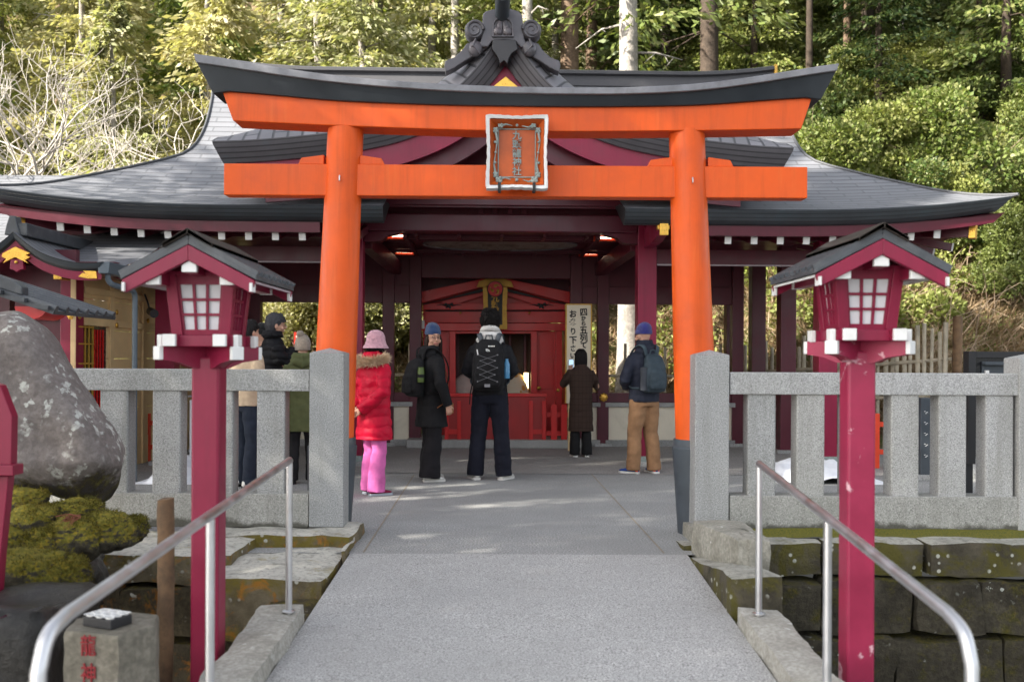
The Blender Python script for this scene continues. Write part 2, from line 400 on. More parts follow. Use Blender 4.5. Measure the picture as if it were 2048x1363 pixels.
M['ground'] = concrete('terrace_aggregate', .295, (1, 1.0, .965), .74, 75)
M['floor'] = concrete('pavilion_floor', .30, (1, .955, .9), .85, 140)
M['path'] = concrete('path_concrete', .37, (1, .99, .955), .80, 110)
M['kerb'] = stone('kerb_stone', (.30, .285, .24), (.52, .50, .45), (.10, .085, .012), 6, .5, lichen=((.62, .62, .58), 14, .28), mossamt=-.12)
M['wall_r'] = stone('wall_stone', (.024, .020, .013), (.095, .082, .055), (.060, .055, .008), 4, 1.0, lichen=((.42, .43, .38), 16, .22), mossamt=.47, up=False)
M['wall_l'] = stone('wall_stone_ochre', (.035, .028, .016), (.12, .095, .055), (.10, .085, .010), 5, .9, lichen=((.6, .6, .54), 12, .25), mossamt=.42, up=False, orange=(.25, .10, .012))
M['cap'] = stone('cap_stone', (.22, .21, .17), (.46, .44, .38), (.13, .11, .012), 5, .7, lichen=((.62, .62, .58), 14, .25), mossamt=-.07)
M['rock'] = stone('monument_rock', (.15, .128, .118), (.27, .24, .225), None, 4, .8, lichen=((.50, .51, .47), 15, .40), lt=.50, foot=(.80, (.11, .10, .02)))
M['mossrock'] = stone('mossy_rock', (.025, .02, .013), (.09, .08, .055), (.155, .140, .018), 4, .9, mossamt=.48)  # moss on top is real; near-black sides stand for shade between the rocks
M['wetrock'] = stone('wet_rock', (.012, .011, .010), (.05, .047, .043), None, 4, .5, rough=.3)
M['pillarstone'] = stone('pillar_stone', (.12, .11, .085), (.27, .245, .20), (.10, .10, .03), 5, .4, mossamt=.28, up=False)

def capped(name, side, side2, top, moss, orange=None):   # rock mossy on its faces, paler where it faces up
    t = NT(name); o = t.obj(); n1 = t.noise(o, 5, 8, .65); n2 = t.noise(o, 30, 6, .7); n3 = t.noise(o, 3.2, 7, .7, .5)
    col = t.ramp(n1, [(.3, side), (.7, side2)]); col = t.mix(t.ramp(n3, [(.46, 0), (.58, .85)]), col, moss)
    if orange: col = t.mix(t.ramp(t.noise(o, 6.5, 6, .7, .7), [(.55, 0), (.64, .8)]), col, orange)
    v = t.n('ShaderNodeTexVoronoi', Scale=15.0); t.l(o, v.inputs['Vector']); col = t.mix(t.math('MULTIPLY', t.ramp(v.outputs['Distance'], [(.16, .9), (.24, 0)]), t.ramp(t.noise(o, 4, 3), [(.5, 0), (.56, 1)])), col, (.48, .48, .42))
    g = t.n('ShaderNodeNewGeometry'); sx = t.n('ShaderNodeSeparateXYZ'); t.l(g.outputs['True Normal'], sx.inputs[0])
    h = t.math('ADD', sx.outputs[2], t.math('MULTIPLY', n2, .9)); tc = t.ramp(n1, [(.3, sc(top, .6)), (.5, top), (.7, sc(top, 1.2))]); tc = t.mix(t.ramp(n3, [(.58, 0), (.68, .75)]), tc, sc(moss, 1.6))
    tc = t.mix(t.ramp(n2, [(.36, .7), (.5, 0)]), tc, sc(top, .35))
    col = t.mix(t.ramp(t.math('MULTIPLY', h, .5), [(.42, 0), (.56, 1)]), col, tc)
    return t.bsdf(col, .85, 0, .3, n2, .8, .02)
M['cap_dark'] = capped('cap_mossy_face', (.03, .026, .017), (.11, .095, .065), (.36, .35, .30), (.085, .075, .010))
M['cap_ochre'] = capped('cap_ochre_face', (.06, .048, .026), (.22, .18, .115), (.50, .48, .42), (.15, .115, .012), (.32, .13, .014))  # pale top has the sun on the left slabs painted into its colour

M['reddk'] = paint('screen_red', (.34, .008, .009), .4, .14, 4, .06, 60, streak=.2)
# ---------------------------------------------------------------- ground, banks, kerbs
def stone_block(mb, x0, x1, y0, y1, z0, z1, seed=0, amp=.012, r=.025, res=.07, fn=None, m=0):
    c = Vector(((x0+x1)/2, (y0+y1)/2, (z0+z1)/2)); h = Vector((abs(x1-x0)/2, abs(y1-y0)/2, abs(z1-z0)/2))
    r = min(r, min(h)*.8); idx = {}; vs = []; fs = []
    N = [max(2, min(40, int(2*h[i]/res))) for i in range(3)]
    off = Vector((seed*3.7, seed*1.3, seed*7.1))
    def vid(t):
        if t in idx: return idx[t]
        p = Vector((h[i]*(2*t[i]/N[i]-1) for i in range(3)))
        q = Vector((max(-(h[i]-r), min(h[i]-r, p[i])) for i in range(3))); d = p-q
        if d.length > 1e-6: p = q + d.normalized()*r
        w = noise.noise_vector((p+c)*3.1+off)*amp*1.6 + noise.noise_vector((p+c)*11+off)*amp*.7
        p = p + c + w
        if fn: p = fn(p)
        idx[t] = len(vs); vs.append(p); return idx[t]
    for ax in range(3):
        a, b = (ax+1) % 3, (ax+2) % 3
        for e in (0, N[ax]):
            for i in range(N[a]):
                for j in range(N[b]):
                    q = []
                    for di, dj in ((0,0),(1,0),(1,1),(0,1)):
                        t = [0,0,0]; t[ax] = e; t[a] = i+di; t[b] = j+dj; q.append(vid(tuple(t)))
                    fs.append(q if e else q[::-1])
    return mb.add(vs, fs, m=m)
SL = .05
def pz(y): return -SL*(6.8-y) if y < 6.8 else 0.0
# terrace in front of and under the pavilion, path slab over the moat
struct(MB().grid([[(-16, 6.8, 0), (16, 6.8, 0)], [(-16, 19, 0), (16, 19, 0)]]).build('terrace_ground', M['ground']))
m = MB(); rows = []
for y in (6.8, 3, -3): rows.append([(-1.10, y, pz(y)), (1.205, y, pz(y))])
m.grid(rows, flip=True); m.add([(-1.10, 6.8, 0), (-1.10, -3, pz(-3)), (-1.10, -3, -1.5), (-1.10, 6.8, -1.5)], [(0,1,2,3)])
m.add([(1.205, 6.8, 0), (1.205, -3, pz(-3)), (1.205, -3, -1.5), (1.205, 6.8, -1.5)], [(3,2,1,0)])
struct(m.build('path', M['path']))
m = MB(); m.grid([[(-16, -6, -1.35), (16, -6, -1.35)], [(-16, 6.9, -1.35), (16, 6.9, -1.35)]])
struct(m.build('moat_ground', M['wetrock']))
# smoother paving under the roof and thin brown joints in the aggregate
m = MB(); a = [G(610, 944), G(1460, 950), G(1700, 912), G(380, 905)]
fl = [(a[0].x-4, a[0].y, .004), (a[1].x+2.2, a[1].y, .004), (a[1].x+2.2, 15.2, .004), (a[0].x-4, 15.2, .004)]
m.add(fl, [(0,1,2,3)]); struct(m.build('pavilion_paving', M['floor']))
m = MB()
for p, q, w in (((828, 949), (727, 1104), .006), ((1174, 938), (1328, 1106), .006)):
    A, B = G(*p), G(*q); n = Vector((w, 0, 0)); z = Vector((0, 0, .003))
    m.add([A-n+z, A+n+z, B+n+z, B-n+z], [(3,2,1,0)])
struct(m.build('paving_joint', paint('joint', (.27, .225, .17), .9)))
# stone facing of the right bank
def bank_wall(name, label, rows, mats):
    t = thing(name, label, 'stone wall')
    for pn, mt, blocks in rows:
        mb = MB()
        for k, b in enumerate(blocks):
            if len(b) > 6: stone_block(mb, *b[:6], seed=k+3, amp=.014, r=.035, fn=b[6]); continue
            stone_block(mb, *b, seed=k+len(pn), amp=.022 if pn == 'stone_courses' else .014)
        mb.build(pn, mt, t, smooth=True, ang=50)
    return t
rr = random.Random(3)
def course(x0, x1, y0, y1, z0, z1, wmin, wmax):
    out = []; x = x0
    while x < x1-.05:
        w = rr.uniform(wmin, wmax); e = min(x1, x+w)
        if x1-e < .15: e = x1
        dy = rr.uniform(-.02, .02); out.append((x, e-.008, y0+dy, y1, z0+.004, z1-.004)); x = e
    return out
slant = lambda p: Vector((p.x+max(0, 6.9-p.y)*.20*(1 if p.x < 1.45 else .0), p.y, p.z))
rise = lambda p: Vector((p.x, p.y, p.z+max(0, 6.8-p.y)*.118*(1 if p.z > -.3 else 0)))
capE = [(1.235, 1.60, 6.10, 6.90, -.03, .232, slant), (1.30, 1.52, 6.92, 7.62, -.14, .115)]
capR = course(1.51, 9, 6.74, 6.95, -.13, .11, .5, 1.0)
lowR = course(1.51, 9, 6.68, 6.9, -.50, -.14, .35, .7) + course(1.30, 9, 6.62, 6.9, -.86, -.51, .4, .9) + course(1.3, 9, 6.6, 6.9, -1.4, -.87, .4, .8)
bank_wall('moat_wall', 'dark mossy stone wall of the moat with a pale cap under the right fence', [('corner_stones', M['cap'], capE), ('side_stones', M['cap_dark'], [(1.207, 1.50, 5.46, 6.87, -.7, .0, rise), (1.207, 1.31, 6.95, 7.3, -.3, .03)]), ('cap_course', M['cap_dark'], capR), ('stone_courses', M['wall_r'], lowR)], None)
capL = [(-1.86, -1.13, 6.02, 6.98, -.40, .0), (-2.15, -1.115, 6.99, 7.6, -.2, .085), (-2.75, -1.80, 6.42, 7.3, -.13, .065), (-3.9, -2.77, 6.5, 7.3, -.15, .06), (-1.15, -1.112, 6.66, 7.3, -.2, .05)]
lowL = [(-1.92, -1.16, 6.1, 6.9, -.9, -.41)] + course(-4.2, -1.9, 6.38, 6.8, -.48, -.14, .4, .7) + course(-4.2, -1.25, 6.36, 6.8, -.9, -.49, .4, .8) + course(-4.2, -1.15, 6.34, 6.8, -1.4, -.91, .4, .8) + [(-1.45, -1.13, 5.35, 6.05, -.6, -.12)]
bank_wall('bank_wall', 'ochre stained stone wall and sunlit slabs left of the path', [('cap_course', M['cap_ochre'], capL), ('stone_courses', M['wall_l'], lowL)], None)
# soil with moss on top of the right cap, behind it the fence foot
m = MB(); rows = []
for j in range(4):
    y = lerp(6.93, 7.40, j/3); rows.append([(lerp(1.5, 9, i/60), y, .098+.02*noise.noise(Vector((i*.7, j*1.1, 3)))) for i in range(61)])
m.grid(rows)
mossmat = stone('moss_soil', (.09, .065, .035), (.17, .13, .075), (.13, .13, .015), 6, .9, mossamt=.78)
tag(m.build('moss', mossmat, smooth=True), kind='stuff')
# kerb slabs along both sides of the path
def kerb(name, label, x0, x1, ys, seed):
    mb = MB()
    for i in range(len(ys)-1):
        stone_block(mb, x0, x1, ys[i+1]+.006, ys[i], -.22, .09, seed+i, .010, .02, .06, fn=lambda p: Vector((p.x + (.03*noise.noise(Vector((p.y*4, seed, 0))) if (p.x-x0)*(1 if x0 < 0 else -1) < -.05 or abs(p.x) > 1.3 else 0), p.y, p.z+pz(p.y))))
    o = mb.build(name, M['kerb'], smooth=True, ang=50); tag(o, label, 'kerb'); return o
kerb('kerb_slab', 'pale lichened kerb slab carrying the left handrail post', -1.34, -1.105, (5.36, 3.9, 2.6, 1.2), 5)
kerb('kerb_slab', 'pale lichened kerb slab carrying the right handrail post', 1.21, 1.43, (5.34, 4.2, 2.7, 1.2), 11)
# handrails
def handrail(label, x, far, near, ymid, zend, xn):
    t = thing('handrail', label, 'handrail', (x, far[0], .0)); o = Vector((x, far[0], 0))
    A = Vector((x, far[0], far[1])); B = Vector((xn, near[0], near[1])); d = (B-A).normalized()
    pts = [A-o, lerp(A, B, .5)-o, B-d*.10-o]
    arc = smooth_path([B-d*.10, B+Vector((0, -.005, -.022)), B+Vector((0, -.055, -.10))+d*.0], 6)
    pts += [p-o for p in arc[1:]] + [Vector((xn, B.y-.058, zend))-o]
    MB().tube(pts, .0195, 16).build('rail', M['steel'], t, smooth=True, ang=70)
    MB().tube([(0, 0, .0), (0, 0, far[1]-.012)], .0178, 14).build('post', M['steel'], t, smooth=True, ang=50)
    k = (ymid-far[0])/(near[0]-far[0]); zt = lerp(far[1], near[1], k)
    xm = lerp(x, xn, k)
    MB().tube([(xm-x, ymid-far[0], -.9), (xm-x, ymid-far[0], zt-.015)], .0178, 14).build('post', M['steel'], t, smooth=True, ang=50)
    MB().lathe([(.0, .0), (.034, .0), (.034, .006), (.02, .012), (0, .012)], (0, 0, .012), 16).build('foot_plate', M['steel'], t, smooth=True)
    return t
handrail('brushed steel handrail left of the path beside the stone bank', -1.16, (5.2, .80), (2.50, .665), 3.84, -.9, -1.16)
handrail('brushed steel handrail right of the path beside the dark moat', 1.295, (5.2, .795), (2.86, .585), 4.08, -.9, 1.30)
# ---------------------------------------------------------------- torii gate
D = 7.66; TS = FPX/D
cl, cr = W(692, 252, D), W(1373, 258, D); bl, br_ = G(659, 1062), G(1398, 1066)
tx = (cl.x+cr.x)/2
torii = thing('torii_gate', 'vermilion torii gate with a black curved top beam over the path', 'torii gate', (tx, D, 0), R(.35))
TI = Matrix.Rotation(-R(.35), 4, 'Z')
for s, ct, cb in ((-1, cl, bl), (1, cr, br_)):
    xt, xb = (cr.x-cl.x)/2*s, s*1.425
    ax = lambda z: lerp(xb, xt, z/3.14)
    m = MB(); m.loft([[(ax(z)+r*math.cos(2*math.pi*k/40), r*math.sin(2*math.pi*k/40), z) for k in range(40)] for z, r in ((.66, .160), (1.5, .153), (2.4, .142), (3.085, .136))])
    col = m.build('column', M['orange'], torii, smooth=True, ang=50)
    m = MB(); m.loft([[(ax(z)+r*math.cos(2*math.pi*k/40), r*math.sin(2*math.pi*k/40), z) for k in range(40)] for z, r in ((-.02, .165), (.4, .178), (.655, .187), (.66, .183), (.665, .178), (.715, .176), (.722, .172))])
    m.build('column_base', M['base_dark'], torii, smooth=True, ang=40)
    m = MB(); m.tube([(ax(2.62), -.147, 2.70), (ax(2.62), -.165, 2.70), (ax(2.62), -.172, 2.685), (ax(2.62), -.17, 2.665), (ax(2.62), -.160, 2.662)], .006, 6)
    m.build('hook', M['steel'], torii, smooth=True)
def zw(py, dx=0): return W(1030, py, D).z
# lower beam (nuki) with its wedges
zt, zb = zw(334), zw(396)
hwL, hwR = (1030-452)/TS, (1608-1030)/TS
MB().bx(-hwL, hwR, -.075, .075, zb, zt).build('tie_beam', M['orange'], torii, bevel=.006)
for s in (-1, 1):
    for q in (-1, 1):
        xc = s*1.335+q*.155
        m = MB(); m.prism([(xc-q*.02, zt+.003), (xc+q*.175, zt+.003), (xc+q*.150, zt+.052), (xc-q*.02, zt+.075)], -.05, .05)
        m.build('wedge', M['orange'], torii, bevel=.004)
# curved top: red shimaki under black kasagi under a copper cap
def bar(lo, hi, y0, y1, tilt, n=40):
    xs = [lerp(lo[0][0], lo[-1][0], i/n) for i in range(n+1)]
    rings = []
    for i, x in enumerate(xs):
        k = i/n; xt = lerp(hi[0][0], hi[-1][0], k); zl = curve(lo, x); zh = curve(hi, xt)
        rings.append([(x, y0+tilt, zl), (xt, y0, zh), (xt, y1, zh), (x, y1-tilt, zl)])
    return MB().loft(rings)
def pts(*p, d=0): return [((x-1030)*(D-d)/FPX, W(1030, y, D-d).z) for x, y in p]
red_lo = pts((464, 245), (690, 254), (1030, 262), (1373, 259), (1601, 254), d=.13); red_hi = pts((442, 186), (690, 203), (1030, 212), (1373, 207), (1622, 191), d=.13)
bar(red_lo, red_hi, -.13, .13, .0).build('shimaki_beam', M['orange'], torii, smooth=True, ang=30, bevel=.006)
blk_lo = pts((424, 191), (452, 186), (690, 204), (1030, 212), (1373, 208), (1612, 191), (1640, 195), d=.16); blk_hi = pts((390, 128), (690, 168), (1030, 185), (1373, 179), (1671, 136), d=.2)
bar(blk_lo, blk_hi, -.20, .20, .04).build('kasagi_beam', M['kasagi'], torii, smooth=True, ang=30, bevel=.004)
cp_lo = pts((389, 129), (690, 169), (1030, 186), (1373, 180), (1672, 137), d=.225); cp_hi = pts((384, 111), (690, 155), (1030, 173), (1373, 166), (1676, 122), d=.225)
bar(cp_lo, cp_hi, -.225, .225, .0).build('cap', M['capgrey'], torii, smooth=True, ang=30, bevel=.006)
ridge = bar(cp_hi, [(x, z+.05) for x, z in cp_hi], -.2, .2, -.0); 
# name plaque: carved white rim, sloping sides, sunken board, verdigris lettering
pc = W(1033.5, 307, D-.24); pq = thing('name_plaque', 'shrine name plaque with carved white rim hanging on the torii', 'plaque', pc, R(.35))
pq.rotation_euler = (R(4.5), 0, R(.35)); PS = FPX/(D-.24)
hw, hh = 60.5/PS, 71.5/PS
def rim(hw, hh, n=26, amp=.0, ph=0):
    out = []
    for (ax_, az, bx_, bz) in ((-hw, -hh, hw, -hh), (hw, -hh, hw, hh), (hw, hh, -hw, hh), (-hw, hh, -hw, -hh)):
        for i in range(n):
            t = i/n; x, z = lerp(ax_, bx_, t), lerp(az, bz, t)
            k = math.sin(math.pi*t); w = amp*(.55*math.cos(t*math.pi*2)+.5*(abs(math.sin(t*math.pi*7))*k) - .1)
            L = math.hypot(bx_-ax_, bz-az); nx, nz = (bz-az)/L, -(bx_-ax_)/L
            out.append((x+nx*w, z+nz*w))
    return out
o1, o2, o3 = rim(hw, hh, amp=.012), rim(hw-.005, hh-.005, amp=.012), rim(hw-.026, hh-.026, amp=.006)
rg = [[(x, .06, z) for x, z in o1], [(x, -.09, z) for x, z in o1], [(x, -.108, z) for x, z in o2], [(x, -.100, z) for x, z in o3], [(x, -.04, z) for x, z in o3]]
MB().loft(rg, caps=False).build('rim', M['white'], pq, smooth=True, ang=40)
i0, i1 = (hw-.028, hh-.028), (hw-.085, hh-.085)
m = MB(); 
q0 = [(-i0[0], -.094, -i0[1]), (i0[0], -.094, -i0[1]), (i0[0], -.094, i0[1]), (-i0[0], -.094, i0[1])]; q1 = [(-i1[0], -.012, -i1[1]), (i1[0], -.012, -i1[1]), (i1[0], -.012, i1[1]), (-i1[0], -.012, i1[1])]
m.add(q0+q1, [(0, 1, 5, 4), (1, 2, 6, 5), (2, 3, 7, 6), (3, 0, 4, 7), (4, 5, 6, 7)]); m.bx(-hw+.03, hw-.03, .0, .055, -hh+.03, hh-.03)
m.build('board', M['woodor'], pq)
m = MB(); e = .004
for a in (-1, 1):
    m.bx(a*i1[0]*.98-e, a*i1[0]*.98+e, -.020, -.006, -i1[1]*.97, i1[1]*.97); m.bx(-i1[0]*.98-e, i1[0]*.98+e, -.021, -.006, a*i1[1]*.97-e, a*i1[1]*.97+e)
m.build('inner_border', M['verdi'], pq)
m = MB()
for k, ch in enumerate('九頭龍神社'):
    add_text(m, ch, .066, Matrix.Translation((0, -.020, (2-k)*.066)) @ FACE, .004, .0012, 1.05)
m.build('lettering', M['verdi'], pq)
m = MB()                                            # carved clouds with tails on the sloping sides
def cloud(cx, cz, dx, dz, L, r):
    for k, (u, v, s) in enumerate(((0, 0, 1), (.5, .4, .75), (.5, -.4, .75), (-.35, .3, .7), (-.3, -.35, .7))):
        m.ball((cx+(u*dx-v*dz)*r, -.062, cz+(u*dz+v*dx)*r), (r*.62*s, .012, r*.62*s), 8)
    m.tube([(cx+dx*r*.4, -.06, cz+dz*r*.4), (cx+dx*L*.5-dz*r*.5, -.06, cz+dz*L*.5+dx*r*.5), (cx+dx*L, -.06, cz+dz*L)], [.011, .007, .003], 6)
for s in (-1, 1):
    xs = s*(hw-.068)
    cloud(xs, hh*.62, 0, -1, .16, .024); cloud(xs, -hh*.62, 0, 1, .16, .024)
    m.ball((xs, -.062, .0), .010, 8); m.ball((xs+s*.004, -.062, .075), .011, 8); m.ball((xs+s*.004, -.062, -.075), .011, 8)
    cloud(s*.125, hh-.072, -s, .0, .09, .022); cloud(s*.135, -hh+.068, -s, .0, .09, .030)
m.ball((0, -.07, hh-.07), .011, 8); m.ball((0, -.07, -hh+.066), .013, 8)
m.build('cloud_carving', M['verdi'], pq, smooth=True)
m = MB()
for s in (-1, 1): m.bx(s*.128-.011, s*.128+.011, -.118, .06, -hh-.022, -hh-.012); m.bx(s*.128-.011, s*.128+.011, -.118, -.108, -hh-.02, -hh+.042)
split_build(m, 'bracket', M['iron'], pq)
# ---------------------------------------------------------------- granite fences
FD = 7.30
def gpost(mb, px0, px1, ptop, d, dep, zb=.09):
    a = W(px0, ptop, d); b = W(px1, ptop, d); w = b.x-a.x; cx = (a.x+b.x)/2; y = d+dep/2
    mb.bx(cx-w/2, cx+w/2, d, d+dep, zb, a.z-.0)
    k = len(mb.v); z = a.z+.001
    mb.add([(cx-w/2+.004, d+.004, z), (cx+w/2-.004, d+.004, z), (cx+w/2-.004, d+dep-.004, z), (cx-w/2+.004, d+dep-.004, z), (cx, y, z+.035)], [(0,1,4),(1,2,4),(2,3,4),(3,0,4)])
def stone_fence(label, posts, bal, bw, x0, x1, ytop, ybot, ylow, side):
    o = Vector((0, FD, 0)); t = thing('stone_fence', label, 'stone fence', ((x0+x1)/2, FD, 0)); T = Matrix.Translation(-t.location)
    def fin(mb, name, mt='granite', bev=.006):
        mb.v = [tuple(T @ Vector(v)) for v in mb.v]; return mb.build(name, M[mt], t, bevel=bev)
    for p0, p1, pt in posts:
        mb = MB(); gpost(mb, p0, p1, pt, FD, .24); fin(mb, 'post')
    z1, z0, zl = W(1024, ytop, FD+.02).z, W(1024, ybot, FD+.02).z, W(1024, ylow, FD+.02).z
    mb = MB(); mb.bx(x0, x1, FD+.02, FD+.20, z0, z1); fin(mb, 'top_rail')
    mb = MB(); mb.bx(x0, x1, FD+.012, FD+.215, .085, zl); fin(mb, 'bottom_rail', 'granite_low')
    for b in bal:
        xb = W(b, 800, FD+.03).x; mb = MB(); mb.bx(xb, xb+bw, FD+.035, FD+.20, zl-.02, z0+.02); fin(mb, 'baluster', 'granite', .012)
    return t
xl = W(617, 800, FD).x; xr = W(1461, 800, FD).x
stone_fence('grey granite fence left of the torii, partly behind the lichened boulder', [(619, 688, 705)], [513, 409, 304, 199, 95, -10], .208, -4.6, xl, 741, 784, 989, -1)
stone_fence('grey granite fence right of the torii above the moat wall', [(1391, 1459, 709), (2039, 2105, 716)], [1496, 1594, 1689, 1783, 1878, 1972, 2068, 2165], .207, xr, 5.2, 742, 786, 988, 1)
# ---------------------------------------------------------------- roofed wooden lanterns
def lantern(label, px, py_apex, d, cross, worn, rz):
    base = W(px, 1300, d); zr = W(px, py_apex, d-.27).z
    t = thing('roofed_lantern', label, 'lantern', (base.x, d, 0), rz)
    pm = M['magenta_worn'] if worn else M['magenta']; mg = M['magenta']; O = zr-1.917
    def B(mb, name, mt, par=t, **k):
        mb.v = [(x, y, z+O) for x, y, z in mb.v]; return mb.build(name, mt, par, **k)
    MB().bx(-.0665, .0665, -.0665, .0665, -1.35, 1.35+O).build('post', pm, t, bevel=.012)
    # crossed bracket arms under the cabinet, white end grain
    mb = MB(); caps = MB()
    for k in range(4):
        a = cross+k*math.pi/2; dx, dy = math.sin(a), -math.cos(a); Mz = Matrix.Rotation(a, 4, 'Z')
        prof = [(0, 1.394), (0, 1.295), (.09, 1.295), (.16, 1.322), (.245, 1.334), (.245, 1.394)]
        w = .031
        vs = [Mz @ Vector((s*w, -r, z + (0.001 if k % 2 else 0))) for s in (-1, 1) for r, z in prof]; n = len(prof)
        mb.add(vs, [list(range(n)), list(range(2*n-1, n-1, -1))]+[(i, (i+1) % n, (i+1) % n+n, i+n) for i in range(n)])
        c = MB(); c.box(Mz @ Vector((0, -.256, 1.3645)), (.062, .024, .062), Mz.to_3x3()); B(c, 'end_block', M['white'], bevel=.004)
    B(mb, 'bracket', pm, bevel=.003)
    # base frame: two beams each way, white ends
    for s in (-1, 1):
        f = MB(); f.bx(s*.115-.03, s*.115+.03, -.215, .215, 1.397, 1.450); fo = B(f, 'base_beam', mg, bevel=.004)
        f = MB(); f.bx(-.165, .165, s*.150-.03, s*.150+.03, 1.395, 1.447); fo2 = B(f, 'base_beam', mg, bevel=.004)
        for q in (-1, 1):
            e = MB(); e.bx(s*.115-.030, s*.115+.030, q*.226-.012, q*.226+.012, 1.396, 1.451); B(e, 'end_block', M['white'], bevel=.004)
            e = MB(); e.bx(q*.176-.012, q*.176+.012, s*.150-.033, s*.150+.033, 1.392, 1.450); B(e, 'end_block', M['white'], bevel=.004)
    # cabinet: flared corner posts, lattice windows with paper on four sides
    zb, zt, hb, ht = 1.449, 1.742, .136, .164
    def hw(z): return lerp(hb, ht, (z-zb)/(zt-zb))
    CY = .05
    body = MB()
    for a in (-1, 1):
        for b in (-1, 1):
            r0, r1 = hb, ht; w = .052
            body.loft([[(a*(r-(w if i in (1, 2) else 0)), b*(r-(w if i in (2, 3) else 0)), z) for i in range(4)][::(1 if a*b > 0 else -1)] for r, z in ((hb, zb), (ht, zt))])
    cab = MB(); cab.bx(-ht, ht, -ht, ht, zt-.012, zt+.004); bo = B(cab, 'cabinet', mg, bevel=.003)
    body.v = [(x, y, z+O) for x, y, z in body.v]; split_build(body, 'corner_post', mg, bo, bevel=.003)
    for k in range(4):
        Mz = Matrix.Rotation(k*math.pi/2, 4, 'Z'); lat = MB(); pane = MB()
        def q(x, z, y): return Mz @ Vector((x, -(hw(z)-y), z))
        def bar(x0, x1, z0, z1, th):
            # x given as fraction of the half width between the corner posts
            g = lambda f, z: f*(hw(z)-.052)
            vs = [q(g(x0, z0), z0, .012), q(g(x1, z0), z0, .012), q(g(x1, z1), z1, .012), q(g(x0, z1), z1, .012)]
            vs += [q(g(x0, z0), z0, .012+th), q(g(x1, z0), z0, .012+th), q(g(x1, z1), z1, .012+th), q(g(x0, z1), z1, .012+th)]
            lat.add(vs, [(0,1,2,3), (7,6,5,4), (0,4,5,1), (1,5,6,2), (2,6,7,3), (3,7,4,0)])
        bar(-1, 1, zb, zb+.026, .02); bar(-1, 1, zt-.058, zt, .02)
        bar(-1, -.9, zb+.026, zt-.058, .02); bar(.9, 1, zb+.026, zt-.058, .02)
        z0, z1 = zb+.026, zt-.058
        for f in (-.3, .3): bar(f-.06, f+.06, z0, z1, .016)
        for f in (1/3, 2/3):
            z = lerp(z0, z1, f); bar(-.9, .9, z-.006, z+.006, .014)
        lo = B(lat, 'window_lattice', mg, bo)
        g = lambda z: hw(z)-.052
        pane.add([q(-g(z0), z0, .026), q(g(z0), z0, .026), q(g(z1), z1, .026), q(-g(z1), z1, .026)], [(0, 1, 2, 3)])
        B(pane, 'window_pane', M['paper'], bo)
    # gable roof along the path: boards, battens, ridge cap, barge boards, purlins with white ends
    L0, L1, HW, za, ze = -.32, .45, .305, 1.878, 1.715
    def slope(x): return za - (za-ze)*abs(x)/HW
    roof = MB()
    for s in (-1, 1):
        roof.loft([[(0, y, za), (s*HW, y, ze), (s*HW, y, ze-.022), (0, y, za-.026)][::s] for y in (L0, L1)])
    ro = B(roof, 'roof', M['tile'], bevel=.003)
    bt = MB()
    for s in (-1, 1):
        for k in range(9):
            y = lerp(L0+.012, L1-.012, k/8)
            bt.beam((0, y, za+.006), (s*(HW+.004), y, ze+.004), .022, .026, up=(0, 0, 1))
    B(bt, 'roof_battens', M['tile'], ro)
    rc = MB()
    for s in (-1, 1):
        for j in range(2): rc.loft([[(0, y, za+.046+j*.0), (s*.112, y, slope(.112)+.038), (s*.112, y, slope(.112)+.018), (0, y, za+.020)][::s] for y in (L0-.02, L1+.02)])
    B(rc, 'ridge_cap', M['oldcap'], ro, bevel=.003)
    for y0, y1 in ((L0-.004, L0+.026), (L1-.026, L1+.004)):
        for s in (-1, 1):
            bg = MB(); bg.loft([[(0, y, za-.028), (s*(HW-.008), y, ze-.024), (s*(HW-.020), y, ze-.082), (0, y, za-.098)][::s] for y in (y0, y1)]); B(bg, 'barge_board', mg, bevel=.003)
    for s in (-1, 1):
        u = MB(); u.loft([[(0, y, za-.030), (s*(HW-.01), y, ze-.026), (s*(HW-.01), y, ze-.036), (0, y, za-.04)][::s] for y in (L0+.03, L1-.03)]); B(u, 'soffit', M['white'] if worn else M['soffit'])
        p = MB(); p.bx(s*.165-.026, s*.165+.026, L0+.045, L1-.045, slope(.165)-.115, slope(.165)-.06); B(p, 'purlin', mg)
        for q in (-1, 1):
            e = MB(); yq = L0+.032 if q < 0 else L1-.032; e.prism([(s*.135, slope(.165)-.118), (s*.198, slope(.165)-.118), (s*.198, slope(.198)-.072), (s*.135, slope(.135)-.072)], yq-.014, yq+.014); B(e, 'end_block', M['white'], bevel=.003)
    p = MB(); p.bx(-.026, .026, L0+.045, L1-.045, za-.155, za-.105); B(p, 'purlin', mg)
    e = MB(); e.prism([(-.034, za-.150), (.034, za-.150), (.034, za-.118), (0, za-.098), (-.034, za-.118)], L0+.010, L0+.035); B(e, 'end_block', M['white'], bevel=.003)
    g = MB()
    for y0 in (L0+.22, L1-.22): g.prism([(-ht, zt-.002), (ht, zt-.002), (ht, slope(ht)-.04), (0, za-.045), (-ht, slope(ht)-.04)], y0-.01, y0+.01)
    g.v = [(x, y, z+O) for x, y, z in g.v]; split_build(g, 'gable_board', mg, t)
    if True:
        d_ = MB()
        for s in (-1, 1):
            for y in (L0+.0, L1-.02): d_.bx(s*(HW-.02)-.006, s*(HW-.02)+.006, y-.02, y+.04, ze-.075, ze-.036)
        d_.v = [(x, y, z+O) for x, y, z in d_.v]; split_build(d_, 'eave_hook', M['white'], t)
    return t
M['oldcap'] = paint('old_cap_board', (.09, .075, .062), .7, .4, 8, .3, 25)
M['soffit'] = paint('soffit_paint', (.40, .33, .36), .5, .15, 5)
lantern('smooth magenta wooden lantern on a clean post left of the path', 416, 462, 4.78, R(45), False, R(0))
